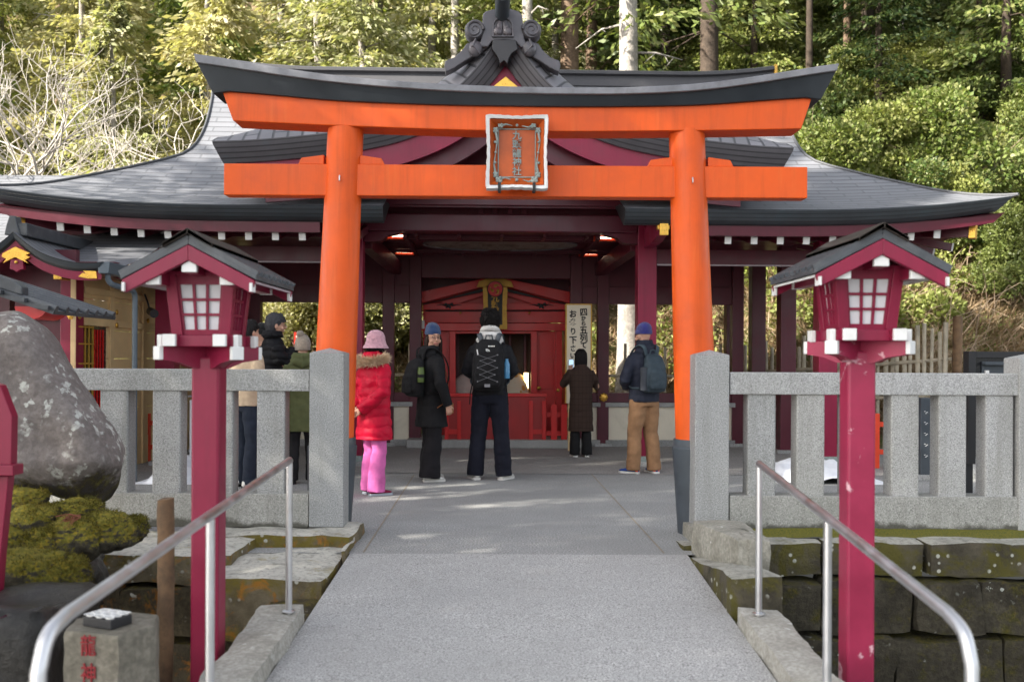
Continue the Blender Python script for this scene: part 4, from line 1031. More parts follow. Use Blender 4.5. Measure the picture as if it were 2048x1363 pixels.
# cloths of the altar inside
def mound(name, px, py, ly, w, h, mt, label, cat, par=None):
    q = P(px, py, ly); mb = MB(); prof = [(w*.5, 0), (w*.49, h*.3), (w*.42, h*.6), (w*.28, h*.85), (w*.1, h*.98), (0, h)]
    mb.lathe(prof, (0, 0, 0), 24); me = mb.mesh(name)
    for v in me.vertices:
        f = 1+.07*math.sin(9*math.atan2(v.co.y, v.co.x)+v.co.z*9)*(1-v.co.z/h); v.co.x *= f; v.co.y *= f*.7
    o = mk(name, me, M[mt], None, smooth='all'); o.location = PAV.M @ Vector((q.x, ly, q.z)); tag(o, label, cat); return o
t = NT('gold_pattern'); v = t.n('ShaderNodeTexVoronoi', Scale=9.0); t.l(t.obj(), v.inputs['Vector']); M['goldcloth'] = t.bsdf(t.ramp(v.outputs['Distance'], [(.30, (.62, .33, .06)), (.36, (.70, .62, .46))]), .6)
M['palecloth'] = cloth('pale_cloth', (.62, .50, .45), .8, .1)
mound('ceremonial_cloth', 1033, 800, SL_+.5, .46, .45, 'goldcloth', 'cream ceremonial cloth with gold pattern inside the shrine doorway', 'cloth')
mound('pale_cloth', 926, 800, SL_+.5, .40, .42, 'palecloth', 'plain pale pink cloth inside the shrine doorway, left side', 'cloth')
m = MB(); q_ = P(1052, 765, SL_+.45); m.bx(q_.x-.035, q_.x+.035, SL_+.42, SL_+.48, q_.z-.17, q_.z+.16); m.build('altar_lamp', emit('altar_lamp', (1.0, .68, .30), 2.2), shr)
# low red offering screen and picket fence before the shrine
scr = thing('low_screen', 'low red wooden screen standing on the stone step before the shrine', 'screen', PAV.o, PAV.rz)
YS = BK-.30
def spy(name, poly, mt, d0, d1, par, bev=.005):
    mb = MB(); mb.prism([S2(x, y, YS+d0) for x, y in poly], YS+d0, YS+d1); return mb.build(name, M[mt], par, bevel=bev)
spy('panel', rect(890, 789, 1091, 883), 'reddk', .0, .03, scr); spy('top_rail', rect(888, 786, 1093, 793), 'red', -.03, .05, scr)
for x in (893, 918, 990, 1062, 1088): spy('stile', rect(x-4, 801, x+4, 888), 'red', -.035, -.003, scr)
for x in (905, 1076): spy('bottom_rail', rect(x-11, 858, x+11, 868), 'red', -.025, -.002, scr)
pk = thing('picket_fence', 'short red picket fence beside the low screen', 'fence', PAV.o, PAV.rz)
for x in (1108, 1128): spy('picket', [(x-6, 888), (x-6, 812), (x-4, 808), (x+4, 808), (x+6, 812), (x+6, 888)], 'red', -.02, .02, pk)
for y in (829, 866): spy('rail', rect(1092, y-5, 1136, y+5), 'red', .022, .05, pk)
# worship notice on the right
q = P(1157, 745, 1.75); sb = thing('notice_board', 'tall cream notice board with two columns of black brush writing', 'notice board', PAV.M @ Vector((q.x, 1.75, 0)), PAV.rz)
def SB(px, py): a = P(px, py, 1.75); return a.x-q.x, a.z
(x0, z1), (x1, z0) = SB(1132, 608), SB(1182, 806)
MB().bx(x0, x1, -.0, .04, z0, z1).build('board', M['sign'], sb, bevel=.003)
for q_ in (x0+.06, x1-.06): m = MB(); m.bx(q_-.02, q_+.02, .042, .08, 0, z1-.1); m.build('leg', M['tanwood'], sb)
m = MB(); e = .022
for a, b, c, d in ((x0-e*.3, x0+e*.5, z0, z1), (x1-e*.5, x1+e*.3, z0, z1), (x0, x1, z1-e*.5, z1+e*.3)): m.bx(a, b, -.012, .045, c, d)
m.build('edge_moulding', M['goldp'], sb)
m = MB()
for px, items in ((1167, (('四', 624, .118), ('か', 636, .075), ('ら', 646.5, .078), ('五', 660, .122), ('列', 676, .122), ('て', 690, .10))), (1146, (('お', 627, .115), ('参', 645, .122), ('り', 662, .105), ('下', 680, .118), ('さ', 696, .095), ('い', 711, .095)))):
    for ch, py, sz in items:
        a = SB(px, py); add_text(m, ch, sz, Matrix.Translation((a[0], -.004, a[1])) @ FACE @ Matrix.Rotation(R(3), 4, 'Z'), .001, .0035, .95)
m.build('writing', M['ink'], sb)
# ---------------------------------------------------------------- office building at the left edge
YF = 9.9; ob = thing('shrine_office', 'small side building with curved gable, gold fittings and tan board wall', 'building', (-4.96, YF, 0), 0)
def O2(px, py, d): q = W(px, py, d); return (q.x+4.96, q.z)
gpt = [O2(26+a, y, YF) for a, y in ((0, 463), (14, 476), (49, 501), (87, 516), (125, 524), (165, 525), (180, 523))]
gx0 = gpt[0][0]; gq = [(x-gx0, z) for x, z in gpt]
as_ = [lerp(-gq[-1][0], gq[-1][0], k/40) for k in range(41)]; oz = lambda a: curve(gq, abs(a))
m = MB(); rows = [[Vector((gx0+a, y, oz(a))) for a in as_] for y in (0, .4, 1.4)]; m.grid(rows, uv=lambda i, k: (as_[k]+2, rows[i][k].y)); m.build('gable_roof', M['copper'], ob, smooth='all')
m = MB(); rows = [[Vector((gx0+a*(1-.03*j), dy, oz(a)+dz)) for a in as_] for j, (dy, dz) in enumerate(((-.003, 0), (.0, -.02), (.03, -.075), (.06, -.085)))]; m.grid(rows, uv=lambda i, k: (as_[k], i*.03)); m.build('verge_band', M['band'], ob, smooth=True, ang=50)
m = MB(); rows = [[Vector((gx0+a*.96, dy, oz(a)+dz)) for a in as_] for j, (dy, dz) in enumerate(((.05, -.083), (.05, -.17), (.09, -.17)))]; m.grid(rows); m.build('barge_board', M['magenta'], ob, smooth=True, ang=40)
m = MB(); rows = [[Vector((gx0+a*.95, dy, oz(a)-.10)) for a in as_] for dy in (.09, .5, 1.4)]; m.grid(rows, flip=True); m.build('soffit', M['maroon'], ob, smooth='all')
def opr(name, poly, mt, d, th=.03, bev=.003):
    mb = MB(); pl = [O2(x, y, YF+d) for x, y in poly]; mb.prism(pl, d, d+th); return mb.build(name, M[mt], ob, bevel=bev)
gp = opr('gold_gable_plate', [(5, 506), (30, 493), (60, 506), (52, 510), (60, 514), (50, 520), (57, 527), (40, 519), (30, 514), (20, 519), (5, 526), (12, 518), (3, 513)], 'gold', .02)
pd_ = opr('gable_pendant', [(21, 518), (45, 518), (47, 538), (40, 539), (33, 544), (26, 539), (19, 538)], 'magenta', .03, .05); m = MB(); c = O2(32, 524, YF+.02); m.ball((c[0], .02, c[1]), (.017, .014, .017), 8); m.build('gold_boss', M['gold'], pd_, smooth=True)
opr('gold_corner_plate', [(156, 553), (165, 545), (172, 547), (164, 540), (192, 542), (194, 557), (175, 557)], 'gold', .035)
opr('gold_beam_end', rect(107, 546, 123, 558), 'gold', .12, .2)
m = MB(); c = O2(24, 450, YF+.1); m.prism([(c[0]-.07, c[1]-.10), (c[0]+.09, c[1]-.10), (c[0]+.06, c[1]+.0), (c[0]+.04, c[1]+.09), (c[0]-.02, c[1]+.09), (c[0]-.05, c[1])], .08, .2); m.build('ridge_ornament', M['tile'], ob, bevel=.008)
m = MB(); m.bx(gx0-.09, gx0+.09, .1, 2.0, gq[0][1]-.03, gq[0][1]+.10); m.build('ridge', M['tile'], ob, bevel=.01)
rows = [[Vector((lerp(-5, .93, k/20), lerp(.45, 3.4, j/8), 2.27+1.15*(j/8)**1.25)) for k in range(21)] for j in range(9)]
m = MB(); m.grid(rows, uv=lambda i, k: (rows[i][k].x+6, i*.4)); m.build('main_roof', M['copper'], ob, smooth='all')
m = MB(); m.bx(-5, .36, .60, .68, 0, 2.45); m.build('front_wall', M['maroon'], ob)
XW = .36
m = MB(); m.bx(XW-.13, XW+.04, .52, .70, 0, 2.3); m.build('corner_post', M['magenta'], ob, bevel=.006)
for py in (617, 632):
    c = O2(140, py, YF+.5); m = MB(); m.ball((c[0], .515, c[1]), (.032, .016, .032), 10)
    for k in range(6): m.ball((c[0]+.026*math.cos(k*1.047), .512, c[1]+.026*math.sin(k*1.047)), .011, 6)
    m.build('gold_boss', M['gold'], ob, smooth=True)
opr('head_beam', rect(-200, 612, 131, 640), 'maroon', .55, .04)
# right hand wall of the office: cypress boards, posts, lattice window
def wy(px): return -(XW-4.96+.04)*FPX/(1024-px)-YF
m = MB()
zb = [0, .35, .7, 1.0, 1.3, 1.62, 1.95, 2.3]
for i in range(7): m.bx(XW-.02, XW+.012-.004*(i % 2), .72, 5.2, zb[i]+.003, zb[i+1]-.003)
m.build('board_wall', M['tanwood'], ob, bevel=.003)
for px in (152, 222, 288, 322):
    y = wy(px); m = MB(); m.bx(XW-.02, XW+.035, y, y+.11, 0, 2.28); m.build('wall_post', M['tanwood'], ob, bevel=.004)
for z in (1.66, 2.0): m = MB(); m.bx(XW, XW+.045, .72, 5.2, z, z+.075); m.build('wall_rail', M['tanwood'], ob, bevel=.004)
for px, py in ((154, 632), (229, 624), (229, 650), (292, 641)):
    y = wy(px); c = W(px, py, YF+y); m = MB(); m.ball((XW+.055, y+.03, c.z), (.014, .032, .032), 8); m.build('gold_boss', M['gold'], ob, smooth=True)
y0, y1, y2 = wy(157), wy(188), wy(216)
m = MB(); m.bx(XW+.012, XW+.016, y0, y2, .6, 1.655); m.build('window_dark', M['black'], ob)
m = MB()
for k in range(5): y = lerp(y0, y1, k/4); m.bx(XW+.018, XW+.032, y-.012, y+.012, .6, 1.655)
for z in (.75, 1.03, 1.25, 1.46, 1.64): m.bx(XW+.033, XW+.042, y0, y1, z-.008, z+.008)
m.build('window_lattice', M['goldp'], ob)
for k in range(4): y = lerp(y1+.05, y2-.1, k/3); m = MB(); m.bx(XW+.018, XW+.03, y-.012, y+.012, .6, 1.62); m.build('red_bar', M['red'], ob)
# gutter and downpipe
m = MB(); gx = gx0+gq[-1][0]-.03; m.loft([[(gx-.04, y, 2.27), (gx+.09, y, 2.27), (gx+.075, y, 2.155), (gx-.025, y, 2.155)] for y in (.02, 4.2)]); m.build('gutter', M['pipe'], ob, bevel=.006)
m = MB(); pp = smooth_path([(gx+.03, .12, 2.17), (gx+.03, .13, 2.10), (gx+.06, .2, 2.05), (gx+.09, .55, 2.03), (gx+.095, .66, 1.98), (gx+.095, .67, 1.85)], 6); m.tube(pp+[Vector((gx+.095, .67, 0))], .028, 12); m.build('downpipe', M['pipe'], ob, smooth=True)
for k in range(9):
    y = .6+k*.42; m = MB(); m.beam((XW-.1, y, 2.29), (gx-.02, y, 2.17), .05, .06); m.build('rafter', M['maroon'], ob)
m = MB(); m.bx(XW, gx-.05, .5, 4.2, 2.30, 2.315); m.build('eave_board', M['maroon'], ob)
# spotlight below the eave
c = W(300, 622, 11.6); sp = MB(); sp.tube([c, c+Vector((.10, -.14, -.035))], [.045, .05], 14); so_ = sp.build('spotlight', M['iron'], None, smooth=True, ang=40); tag(so_, 'small black spotlight under the side building eave', 'spotlight')
m = MB(); m.tube([c, c+Vector((-.05, .05, .12)), c+Vector((-.10, .10, .2))], .012, 6); m.build('bracket', M['iron'], so_)
# far red hall
rh = thing('red_hall', 'bright red hall glimpsed past the pavilion eave at the left edge', 'building', (-8.2, 14.5, 0))
MB().bx(-1.6, 1.05, 0, 2.5, 0, 3.3).build('wall', M['red'], rh); m = MB(); m.grid([[(-2, -.4, 3.25), (1.5, -.4, 3.25)], [(-2, 1.4, 4.2), (1.5, 1.4, 4.2)], [(-2, 3, 3.2), (1.5, 3, 3.2)]], uv=lambda i, k: (k*3.5, i*1.8)); m.build('roof', M['copper'], rh)
# small tiled roof in front of the office
tr_ = thing('tiled_shelter', 'small dark tiled shelter roof behind the big boulder', 'shelter', (-4.2, 8.3, 0))
def T2(px, py, d=8.3): q = W(px, py, d); return (q.x+4.2, q.z)
A, B_ = T2(-40, 572), T2(108, 621); sl_ = (A[1]-B_[1])/(A[0]-B_[0])
L_ = lambda x: A[1]+(x-A[0])*sl_
m = MB(); x0, x1 = A[0]-.75, B_[0]; m.prism([(x0, L_(x0)), (x1, L_(x1)), (x1-.01, L_(x1)-.03), (x0, L_(x0)-.03)], .0, 1.3); rf = m.build('roof', M['tile'], tr_)
m = MB()
for k in range(7): y = .03+k*.2; m.tube([(x0, y, L_(x0)+.012), (x1+.01, y, L_(x1)+.012)], .032, 10)
for k in range(7): x = lerp(x0, x1, (k+.5)/7); m.beam((x-.05, -.02, L_(x-.05)-.008), (x+.07, -.02, L_(x+.07)+.012), .07, .035)
m.build('roof_tiles', M['tile'], rf, smooth=True, ang=40)
m = MB(); x = T2(15, 575)[0]; m.prism([(x0, L_(x0)+.02), (x+.05, L_(x)+.02), (x+.12, L_(x)+.0), (x+.12, L_(x)+.07), (x+.06, L_(x)+.12), (x0, L_(x0)+.14)], .0, .12); m.build('ridge', M['tile'], tr_, bevel=.01)
for y in (.2, 1.1): m = MB(); m.bx(-.62, -.52, y-.05, y+.05, 0, L_(-.57)); m.build('post', M['maroon'], tr_)
m = MB(); e_ = [(T2(50+33*math.cos(a*math.pi/12), 611+26*math.sin(a*math.pi/12))) for a in range(13)]; m.prism(e_, .1, .5); o_ = m.build('red_valance', M['red'], tr_)
# pale cabinet, low vermilion fences, inscribed pillars, black notice board, snow
def ground_box(name, px0, px1, ptop, d, dep, mt, label, cat):
    a, b = W(px0, ptop, d), W(px1, ptop, d); o = MB().bx(-(b.x-a.x)/2, (b.x-a.x)/2, 0, dep, 0, a.z).build(name, M[mt], None, bevel=.008, loc=((a.x+b.x)/2, d, .004)); tag(o, label, cat); return o
uc = ground_box('utility_cabinet', 379, 399, 800, 11.4, .2, 'paper', 'pale grey cabinet seen between the left balusters', 'cabinet')
m = MB(); w_ = .06; m.bx(-w_-.012, w_+.012, -.012, .21, .985*0+.862, .88); m.build('lid', M['capgrey'], uc)
def lowfence(label, px, d, n, step, top):
    q = W(px, top, d); t = thing('low_fence', label, 'low fence', (q.x, d, 0))
    for k in range(n): m = MB(); m.bx(k*step-.035, k*step+.035, -.035, .035, 0, q.z); m.build('post', M['redor'], t, bevel=.008)
    for z in (q.z*.80, q.z*.30): m = MB(); m.bx(-.1, (n-1)*step+.1, -.02, .02, z-.03, z+.03); m.build('rail', M['redor'], t, bevel=.004)
lowfence('low bright orange fence seen between the left balusters', 262, 12.6, 2, .21, 826); lowfence('low orange red fence seen between the right balusters', 1752, 12.2, 3, .22, 826)
for px0, px1, pt, d, mt, lab in ((1842, 1862, 796, 11.0, 'base_dark', 'dark inscribed stone pillar seen between right balusters'), (1934, 1957, 790, 11.2, 'granite', 'pale grey inscribed stone pillar seen between right balusters')):
    o = ground_box('inscribed_pillar', px0, px1, pt, d, .14, mt, lab, 'stone pillar'); m = MB()
    for k in range(5):
        for (u, v_) in ((-.012, .01), (.012, .0), (0, -.012)): m.bx(u-.008, u+.008, -.003, .002, .75-k*.12+v_-.003, .75-k*.12+v_+.003)
    m.build('inscription', M['white'], o); m = MB(); m.bx(-.09, .09, -.03, .17, 0, .06); m.build('plinth', M['granite'], o)
nb = thing('black_board', 'glossy black display board at the right edge behind the fence', 'board', (W(1940, 705, 9.0).x, 9.0, 0)); z_ = W(1990, 706, 9).z
MB().bx(0, 1.5, 0, .05, .45, z_).build('panel', M['black'], nb)
m = MB(); m.bx(-.03, .035, -.04, .07, .40, z_+.015); m.bx(.037, 1.5, -.04, .07, z_-.04, z_+.015); m.build('frame', M['iron'], nb)
m = MB(); m.bx(.10, .40, -.02, -.001, z_-.20, z_-.075); m.bx(.10, .33, -.08, -.022, z_-.105, z_-.085); m.build('leaflet_rack', M['base_dark'], nb); m = MB(); m.bx(.12, .15, -.05, -.022, z_-.19, z_-.155); m.build('leaflet', M['white'], nb)
for x in (.0, 1.3): m = MB(); m.bx(x-.03, x+.03, .0, .06, 0, .40); m.build('leg', M['iron'], nb)
def snow(px0, px1, py0, py1, label):
    a, b = G(px0, py1), G(px1, py1); c = G(px0, py0); dep = max(.3, c.y-a.y); cx = (a.x+b.x)/2; w_ = b.x-a.x; rows = []
    for j in range(15):
        r = []
        for i in range(25):
            u, v = i/12-1, j/7-1; h = max(0, 1-u*u-v*v*.9)**.5; q = noise.noise(Vector((u*2+px0, v*2, 0)))
            r.append(Vector((cx+u*w_/2, a.y+dep/2+v*dep/2, .002+h**.7*(.15+.10*q)*1.0+.06*h*noise.noise(Vector((u*5, v*5, px0)))+.025*h*noise.noise(Vector((u*13, v*13, px0))))))
        rows.append(r)
    o = MB().grid(rows).build('snow', M['snow'], smooth='all'); tag(o, label, 'snow', kind='stuff')
snow(262, 402, 930, 968, 'melting snow heap behind the left balusters'); snow(1560, 1782, 938, 968, 'melting snow heap behind the right balusters'); snow(1925, 1962, 926, 940, 'small snow lump beside the pale inscribed pillar')
# bamboo fence behind
bf = thing('bamboo_fence', 'sloping bamboo pole fence with a thick end post on the right bank', 'bamboo fence', (0, 0, 0)); rb = random.Random(5)
e0, e1 = W(1905, 632, 13.6), W(1480, 700, 16.4)
for k in range(32):
    f = k/31; px = lerp(1890, 1475, f); d = lerp(13.6, 16.4, f); top = lerp(640, 700, f)+rb.uniform(-12, 14) + (14 if k % 3 == 1 else 0)
    q = W(px+rb.uniform(-3, 3), top, d); tl = rb.uniform(-.03, .03)
    pth = [(q.x-tl, d, -.1), (q.x-tl*.5, d, q.z*.5), (q.x, d, q.z)]; r = rb.uniform(.024, .034)
    m = MB(); m.tube(pth, r, 8)
    for z in (.35, .7, 1.0, 1.3): 
        if z < q.z-.05: m.tube([(q.x-tl*(1-z/q.z), d, z-.008), (q.x-tl*(1-z/q.z), d, z+.008)], r*1.14, 8)
    m.build('pole', M['bamboo'], bf, smooth=True, ang=50)
for py0, py1 in ((717, 745), (790, 800)):
    a, b = W(1905, py0, 13.55), W(1475, py1, 16.35); m = MB(); m.tube([a, lerp(a, b, .5)+Vector((0, 0, -.02)), b], .024, 8); m.build('rail', M['bamboo'], bf, smooth=True)
q = W(1914, 632, 13.5); m = MB(); m.tube([(q.x, 13.5, -.1), (q.x, 13.5, q.z*.6), (q.x+.01, 13.5, q.z)], .062, 14); m.build('end_post', M['oldwood'], bf, smooth=True, ang=50)
bf2 = thing('bamboo_fence', 'upright pale bamboo fence seen through the openings of the pavilion', 'bamboo fence', (0, 17.3, 0))
for k in range(30):
    x = -5.2+k*.34+rb.uniform(-.04, .04); h = rb.uniform(1.25, 1.65); m = MB(); m.tube([(x, 0, 0), (x+.01, 0, h)], .026, 8); m.build('pole', M['bamboo'], bf2, smooth=True, ang=50)
for z in (.45, 1.02): m = MB(); m.tube([(-5.4, -.05, z), (5, -.05, z)], .025, 8); m.build('rail', M['bamboo'], bf2, smooth=True)
# ---------------------------------------------------------------- left foreground: boulder, mossy rocks, stone post, basin, stake
def traced_rock(name, px_pts, d, T, mt, label, cat, amp=.02, seed=1, lean=0, under=0):
    pts_ = [W(x, y, d) for x, y in px_pts]; c = sum(pts_, Vector())/len(pts_)
    P2 = [(p.x-c.x, p.z-c.z) for p in pts_]; n0 = len(P2); den = []
    for i in range(n0):
        a, b, c2, e = [Vector(P2[(i+k) % n0]) for k in (-1, 0, 1, 2)]
        for k in range(8):
            t = k/8; den.append(.5*((2*b)+(c2-a)*t+(2*a-5*b+4*c2-e)*t*t+(3*b-a-3*c2+e)*t**3))
    rings = []; 
    for side in (-1, 1):
        ks = [i/16 for i in range(1, 17)] if side < 0 else [i/16 for i in range(16, 0, -1)][1:]
        for k in ks:
            yy = side*T*(1-k**9)**.5
            r = []
            for q in den:
                p = Vector((q.x*k, yy, q.y*k)); 
                w = noise.noise_vector(p*2.2+Vector((seed*9, 0, 0)))*amp*2 + noise.noise_vector(p*7+Vector((seed*9, 0, 0)))*amp*.9 + noise.noise_vector(p*22)*amp*.4 + Vector((0, 1, 0))*amp*1.6*(abs(noise.noise(p*3.3+Vector((seed*9, 4, 0))))-.3)
                p = p+Vector((w.x*.5, w.y*1.5, w.z*.5)); p.y += -p.z*lean
                if under and p.z < under and side < 0: p.y += (under-p.z)*.9
                r.append(p)
            rings.append(r)
    o = MB().loft(rings).build(name, M[mt], None, smooth='all', loc=c); tag(o, label, cat); return o
traced_rock('boulder', [(-90, 640), (0, 621), (36, 626), (74, 652), (111, 711), (146, 762), (183, 813), (223, 868), (244, 915), (238, 942), (213, 987), (186, 1012), (140, 1006), (60, 985), (-40, 1000), (-130, 980), (-170, 820), (-140, 700)], 6.05, .24, 'rock', 'large grey boulder with white lichen spots left of the fence', 'boulder', .015, 2, -.16, -.25)
def rock(px, py, wpx, hpx, d, label, seed, mt='mossrock', dep=1.0):
    s = d/FPX; c = W(px, py, d); rx, rz2 = wpx*s/2*.86, hpx*s/2*.86; bm = bmesh.new(); bmesh.ops.create_icosphere(bm, subdivisions=5, radius=1)
    off = Vector((seed*5.1, seed*2.3, seed*.7))
    for v in bm.verts:
        p = v.co.copy(); q = Vector((abs(x)**.8*(1 if x > 0 else -1) for x in p)); k = 1+.22*noise.noise(p*1.3+off)+.09*noise.noise(p*3.5+off)+.035*noise.noise(p*9+off)+.02*noise.noise(p*22+off)
        v.co = Vector((q.x*rx*k, q.y*rx*dep*k, q.z*rz2*k))
    me = bpy.data.meshes.new('rock'); bm.to_mesh(me); bm.free()
    o = mk('mossy_rock' if mt == 'mossrock' else 'rock', me, M[mt], None, smooth='all', loc=c); tag(o, label, 'rock', 'rocks heaped below the boulder')
    if mt == 'mossrock':                                # a pelt of moss leaflets
        rg = np.random.default_rng(seed); co = np.array([v.co for v in me.vertices]); no = np.array([v.normal for v in me.vertices])
        pk = rg.choice(len(co), 6500); ok = (no[pk, 2] > -.1) & (rg.random(6500) < np.clip(no[pk, 2]*1.1+.15, 0, .8)*np.array([1 if noise.noise(Vector(co[i])*9+off) > -.12 else .1 for i in pk])); pk = pk[ok]; n = len(pk)  # leaflets thinned on the sides to darken them as if shaded
        a = co[pk]+rg.normal(0, .006, (n, 3)); dr = no[pk]+rg.normal(0, .55, (n, 3)); dr[:, 2] += .05; dr /= np.linalg.norm(dr, axis=1)[:, None]
        sd = np.cross(dr, rg.normal(0, 1, (n, 3))); sd /= np.linalg.norm(sd, axis=1)[:, None]; L = rg.uniform(.008, .022, n)[:, None]; w_ = .0028
        V = np.stack([a-sd*w_, a+sd*w_, a+dr*L], 1).reshape(-1, 3); Q = np.arange(3*n).reshape(-1, 3)
        mk('moss', npmesh('moss', V, Q), M['mossleaf'], o); 
    return o
M['mossleaf'] = leaf('moss_leaf', [(.05, .045, .010), (.14, .125, .016), (.22, .19, .024), (.28, .27, .03), (.19, .115, .024)], .25, .7)
for i, a in enumerate(((45, 1000, 105, 55, 5.75, 'bright green mossy rock topmost under the boulder'), (75, 1042, 130, 80, 5.6, 'round mossy rock with bare grey patch under the bright green one'), (150, 1030, 115, 80, 5.7, 'mossy rock with rusty twigs right below the boulder foot'),
    (150, 1080, 130, 110, 5.45, 'biggest brown mossy rock in the middle of the heap'), (215, 1065, 120, 95, 5.55, 'brown mossy rock beside the lit stone slab'), (262, 1060, 70, 60, 5.75, 'small flat mossy rock at the right end of the heap'),
    (88, 1092, 85, 90, 5.35, 'small upright mossy rock left of the biggest one'), (25, 1090, 70, 80, 5.4, 'dark mossy rock beside the red stand'), (50, 1158, 175, 140, 5.0, 'wide low mossy rock at the front of the heap'), (135, 1165, 100, 120, 5.1, 'mossy rock with hanging moss at the front right of the heap'), (-25, 1130, 90, 130, 5.1, 'mossy rock cut by the left picture edge'), (105, 1205, 110, 60, 4.9, 'low mossy rock touching the wet basin'))): rock(*a, seed=i+3)
rock(60, 1150, 330, 210, 5.9, 'dark rock added behind the mossy rocks to stand for shaded gaps', 40, 'wetrock', .8)  # added filler that makes the gaps between the rocks read as shade
# rusty fallen cedar twigs
m = MB(); c = W(150, 1035, 5.42); rb2 = random.Random(9)
for k in range(26):
    a = Vector((rb2.uniform(-.05, .05), rb2.uniform(-.03, .03), rb2.uniform(-.01, .02))); dv_ = Vector((rb2.uniform(-.12, .02), rb2.uniform(-.08, .05), rb2.uniform(-.08, .01))); m.tube([c+a, c+a+dv_*.5+Vector((0, 0, .01)), c+a+dv_], [.003, .0025, .0015], 4)
tag(m.build('fallen_twigs', paint('rust_twig', (.20, .065, .035), .8)), 'rusty brown cedar twigs lying on the mossy rocks', 'twigs')
# stone post with carved red characters, hexagonal
d = 3.95; q = W(222, 1240, d); s_ = d/FPX; sp = thing('stone_post', 'short stone post carved with two red characters near the handrail', 'stone post', (q.x, d, 0)); ztop = W(222, 1248, d).z
fl_ = [W(128, 1300, d-.10), W(236, 1300, d-.17), W(312, 1300, d-.02), W(318, 1300, d+.16), W(240, 1300, d+.22), W(150, 1300, d+.10)]
pl = [(p.x-q.x, p.y-d) for p in fl_]
def ring(k, z): return [Vector((x*k+.006*noise.noise(Vector((x*30, z*9, 1))), y*k, z+.0)) for x, y in pl]
den = lambda r: [lerp(r[i], r[(i+1) % 6], t/5) for i in range(6) for t in range(5)]
rg2 = []
for k, z in [(1.0, -1.3)]+[(1.0, lerp(-.6, ztop-.02, i/14)) for i in range(15)]+[(.985, ztop-.006), (.95, ztop)]: rg2.append([p+noise.noise_vector(p*14)*.006 for p in den(ring(k, z))])
MB().loft(rg2).build('pillar', M['pillarstone'], sp, smooth=True, ang=40, bevel=0)
a, b = fl_[0], fl_[1]; ux = (b-a).normalized(); ny = ux.cross(Vector((0, 0, 1))); F_ = Matrix((ux, Vector((0, 0, 1)), ny)).transposed().to_4x4()
m = MB()
for ch, py in (('龍', 1289), ('神', 1345)):
    c = W(177, py, d-.135); c2 = Vector((c.x-q.x, c.y-d, c.z)) + ny*.008
    f = ((c.x-a.x)/(b.x-a.x)); yy = lerp(a.y, b.y, f)-d; add_text(m, ch, .086, Matrix.Translation((c.x-q.x, yy-.006, c.z)) @ F_, .002, .0004, .86)
m.build('carved_characters', M['dkink'], sp)
# perforated block on top
c = W(217, 1222, d); hb = thing('perforated_block', 'small dark block with white perforated top on the stone post', 'block', (c.x, d-.01, ztop), R(-24))
MB().bx(-.075, .075, -.055, .055, .002, .040).build('block_body', M['iron'], hb, bevel=.004)
m = MB()                                              # plate with round holes, cell by cell
for i in range(3):
    for j in range(3):
        x0, x1 = lerp(-.075, .075, i/3), lerp(-.075, .075, (i+1)/3); y0, y1 = lerp(-.055, .055, j/3), lerp(-.055, .055, (j+1)/3); cx, cy = (x0+x1)/2, (y0+y1)/2; N_ = 24; o_ = []; in_ = []
        for k in range(N_):
            an = 2*math.pi*(k+.5)/N_; dx, dy = math.cos(an), math.sin(an); t_ = 1/max(abs(dx), abs(dy)); o_.append((cx+dx*t_*(x1-x0)/2, cy+dy*t_*(y1-y0)/2, .048)); in_.append((cx+dx*.019, cy+dy*.0145, .048))
        m.add(o_+in_+[(x, y, .041) for x, y, z in in_], [(k, (k+1) % N_, (k+1) % N_+N_, k+N_) for k in range(N_)]+[(k+N_, (k+1) % N_+N_, (k+1) % N_+2*N_, k+2*N_) for k in range(N_)])
m.build('perforated_top', M['white'], hb)
# dark wet basin and water at the lower left
bs = thing('stone_basin', 'dark wet stone basin rim below the mossy rocks', 'stone basin', (0, 0, 0)); m = MB()
a, b = W(-160, 1225, 4.25), W(150, 1215, 4.45); stone_block(m, a.x, b.x, 4.15, 4.75, -1.3, a.z+.02, 8, .03, .05, .06); m.build('rim', M['wetrock'], bs, smooth='all')
m = MB(); z = a.z+.028
for (x0, y0, x1, y1) in ((45, 1228, 92, 1216), (100, 1219, 132, 1208), (-5, 1243, 15, 1232)):
    p0, p1 = G(x0, y0, z), G(x1, y1, z); m.add([(p0.x, p0.y, z+.012), (p1.x, p0.y+.02, z+.012), (p1.x, p1.y, z+.012), (p0.x+.03, p1.y-.02, z+.012)], [(0, 1, 2, 3)])
t = NT('water'); M['water'] = t.bsdf((.02, .025, .03), .04, 0, .8, t.noise(t.world(), 14, 3), .12, .01)
tag(m.build('puddle', M['water']), 'shallow water lying on the wet basin rim', 'water', kind='stuff')
# stake
p0, p1 = W(331, 998, 5.0), W(328, 1363, 4.95); m = MB(); pth = [Vector((p1.x, 4.95, -1.3)), p1, lerp(p1, p0, .5)+Vector((.006, 0, 0)), p0]; m.tube(smooth_path(pth, 8), .041, 16); me = m.mesh('stake')
for v in me.vertices: v.co += noise.noise_vector(v.co*18)*.004; v.co.z += (.02*noise.noise(v.co*30) if v.co.z > p0.z-.01 else 0)
o = mk('wooden_stake', me, M['oldwood'], None, smooth=True, ang=50); tag(o, 'weathered brown wooden stake standing in front of the left bank', 'stake')
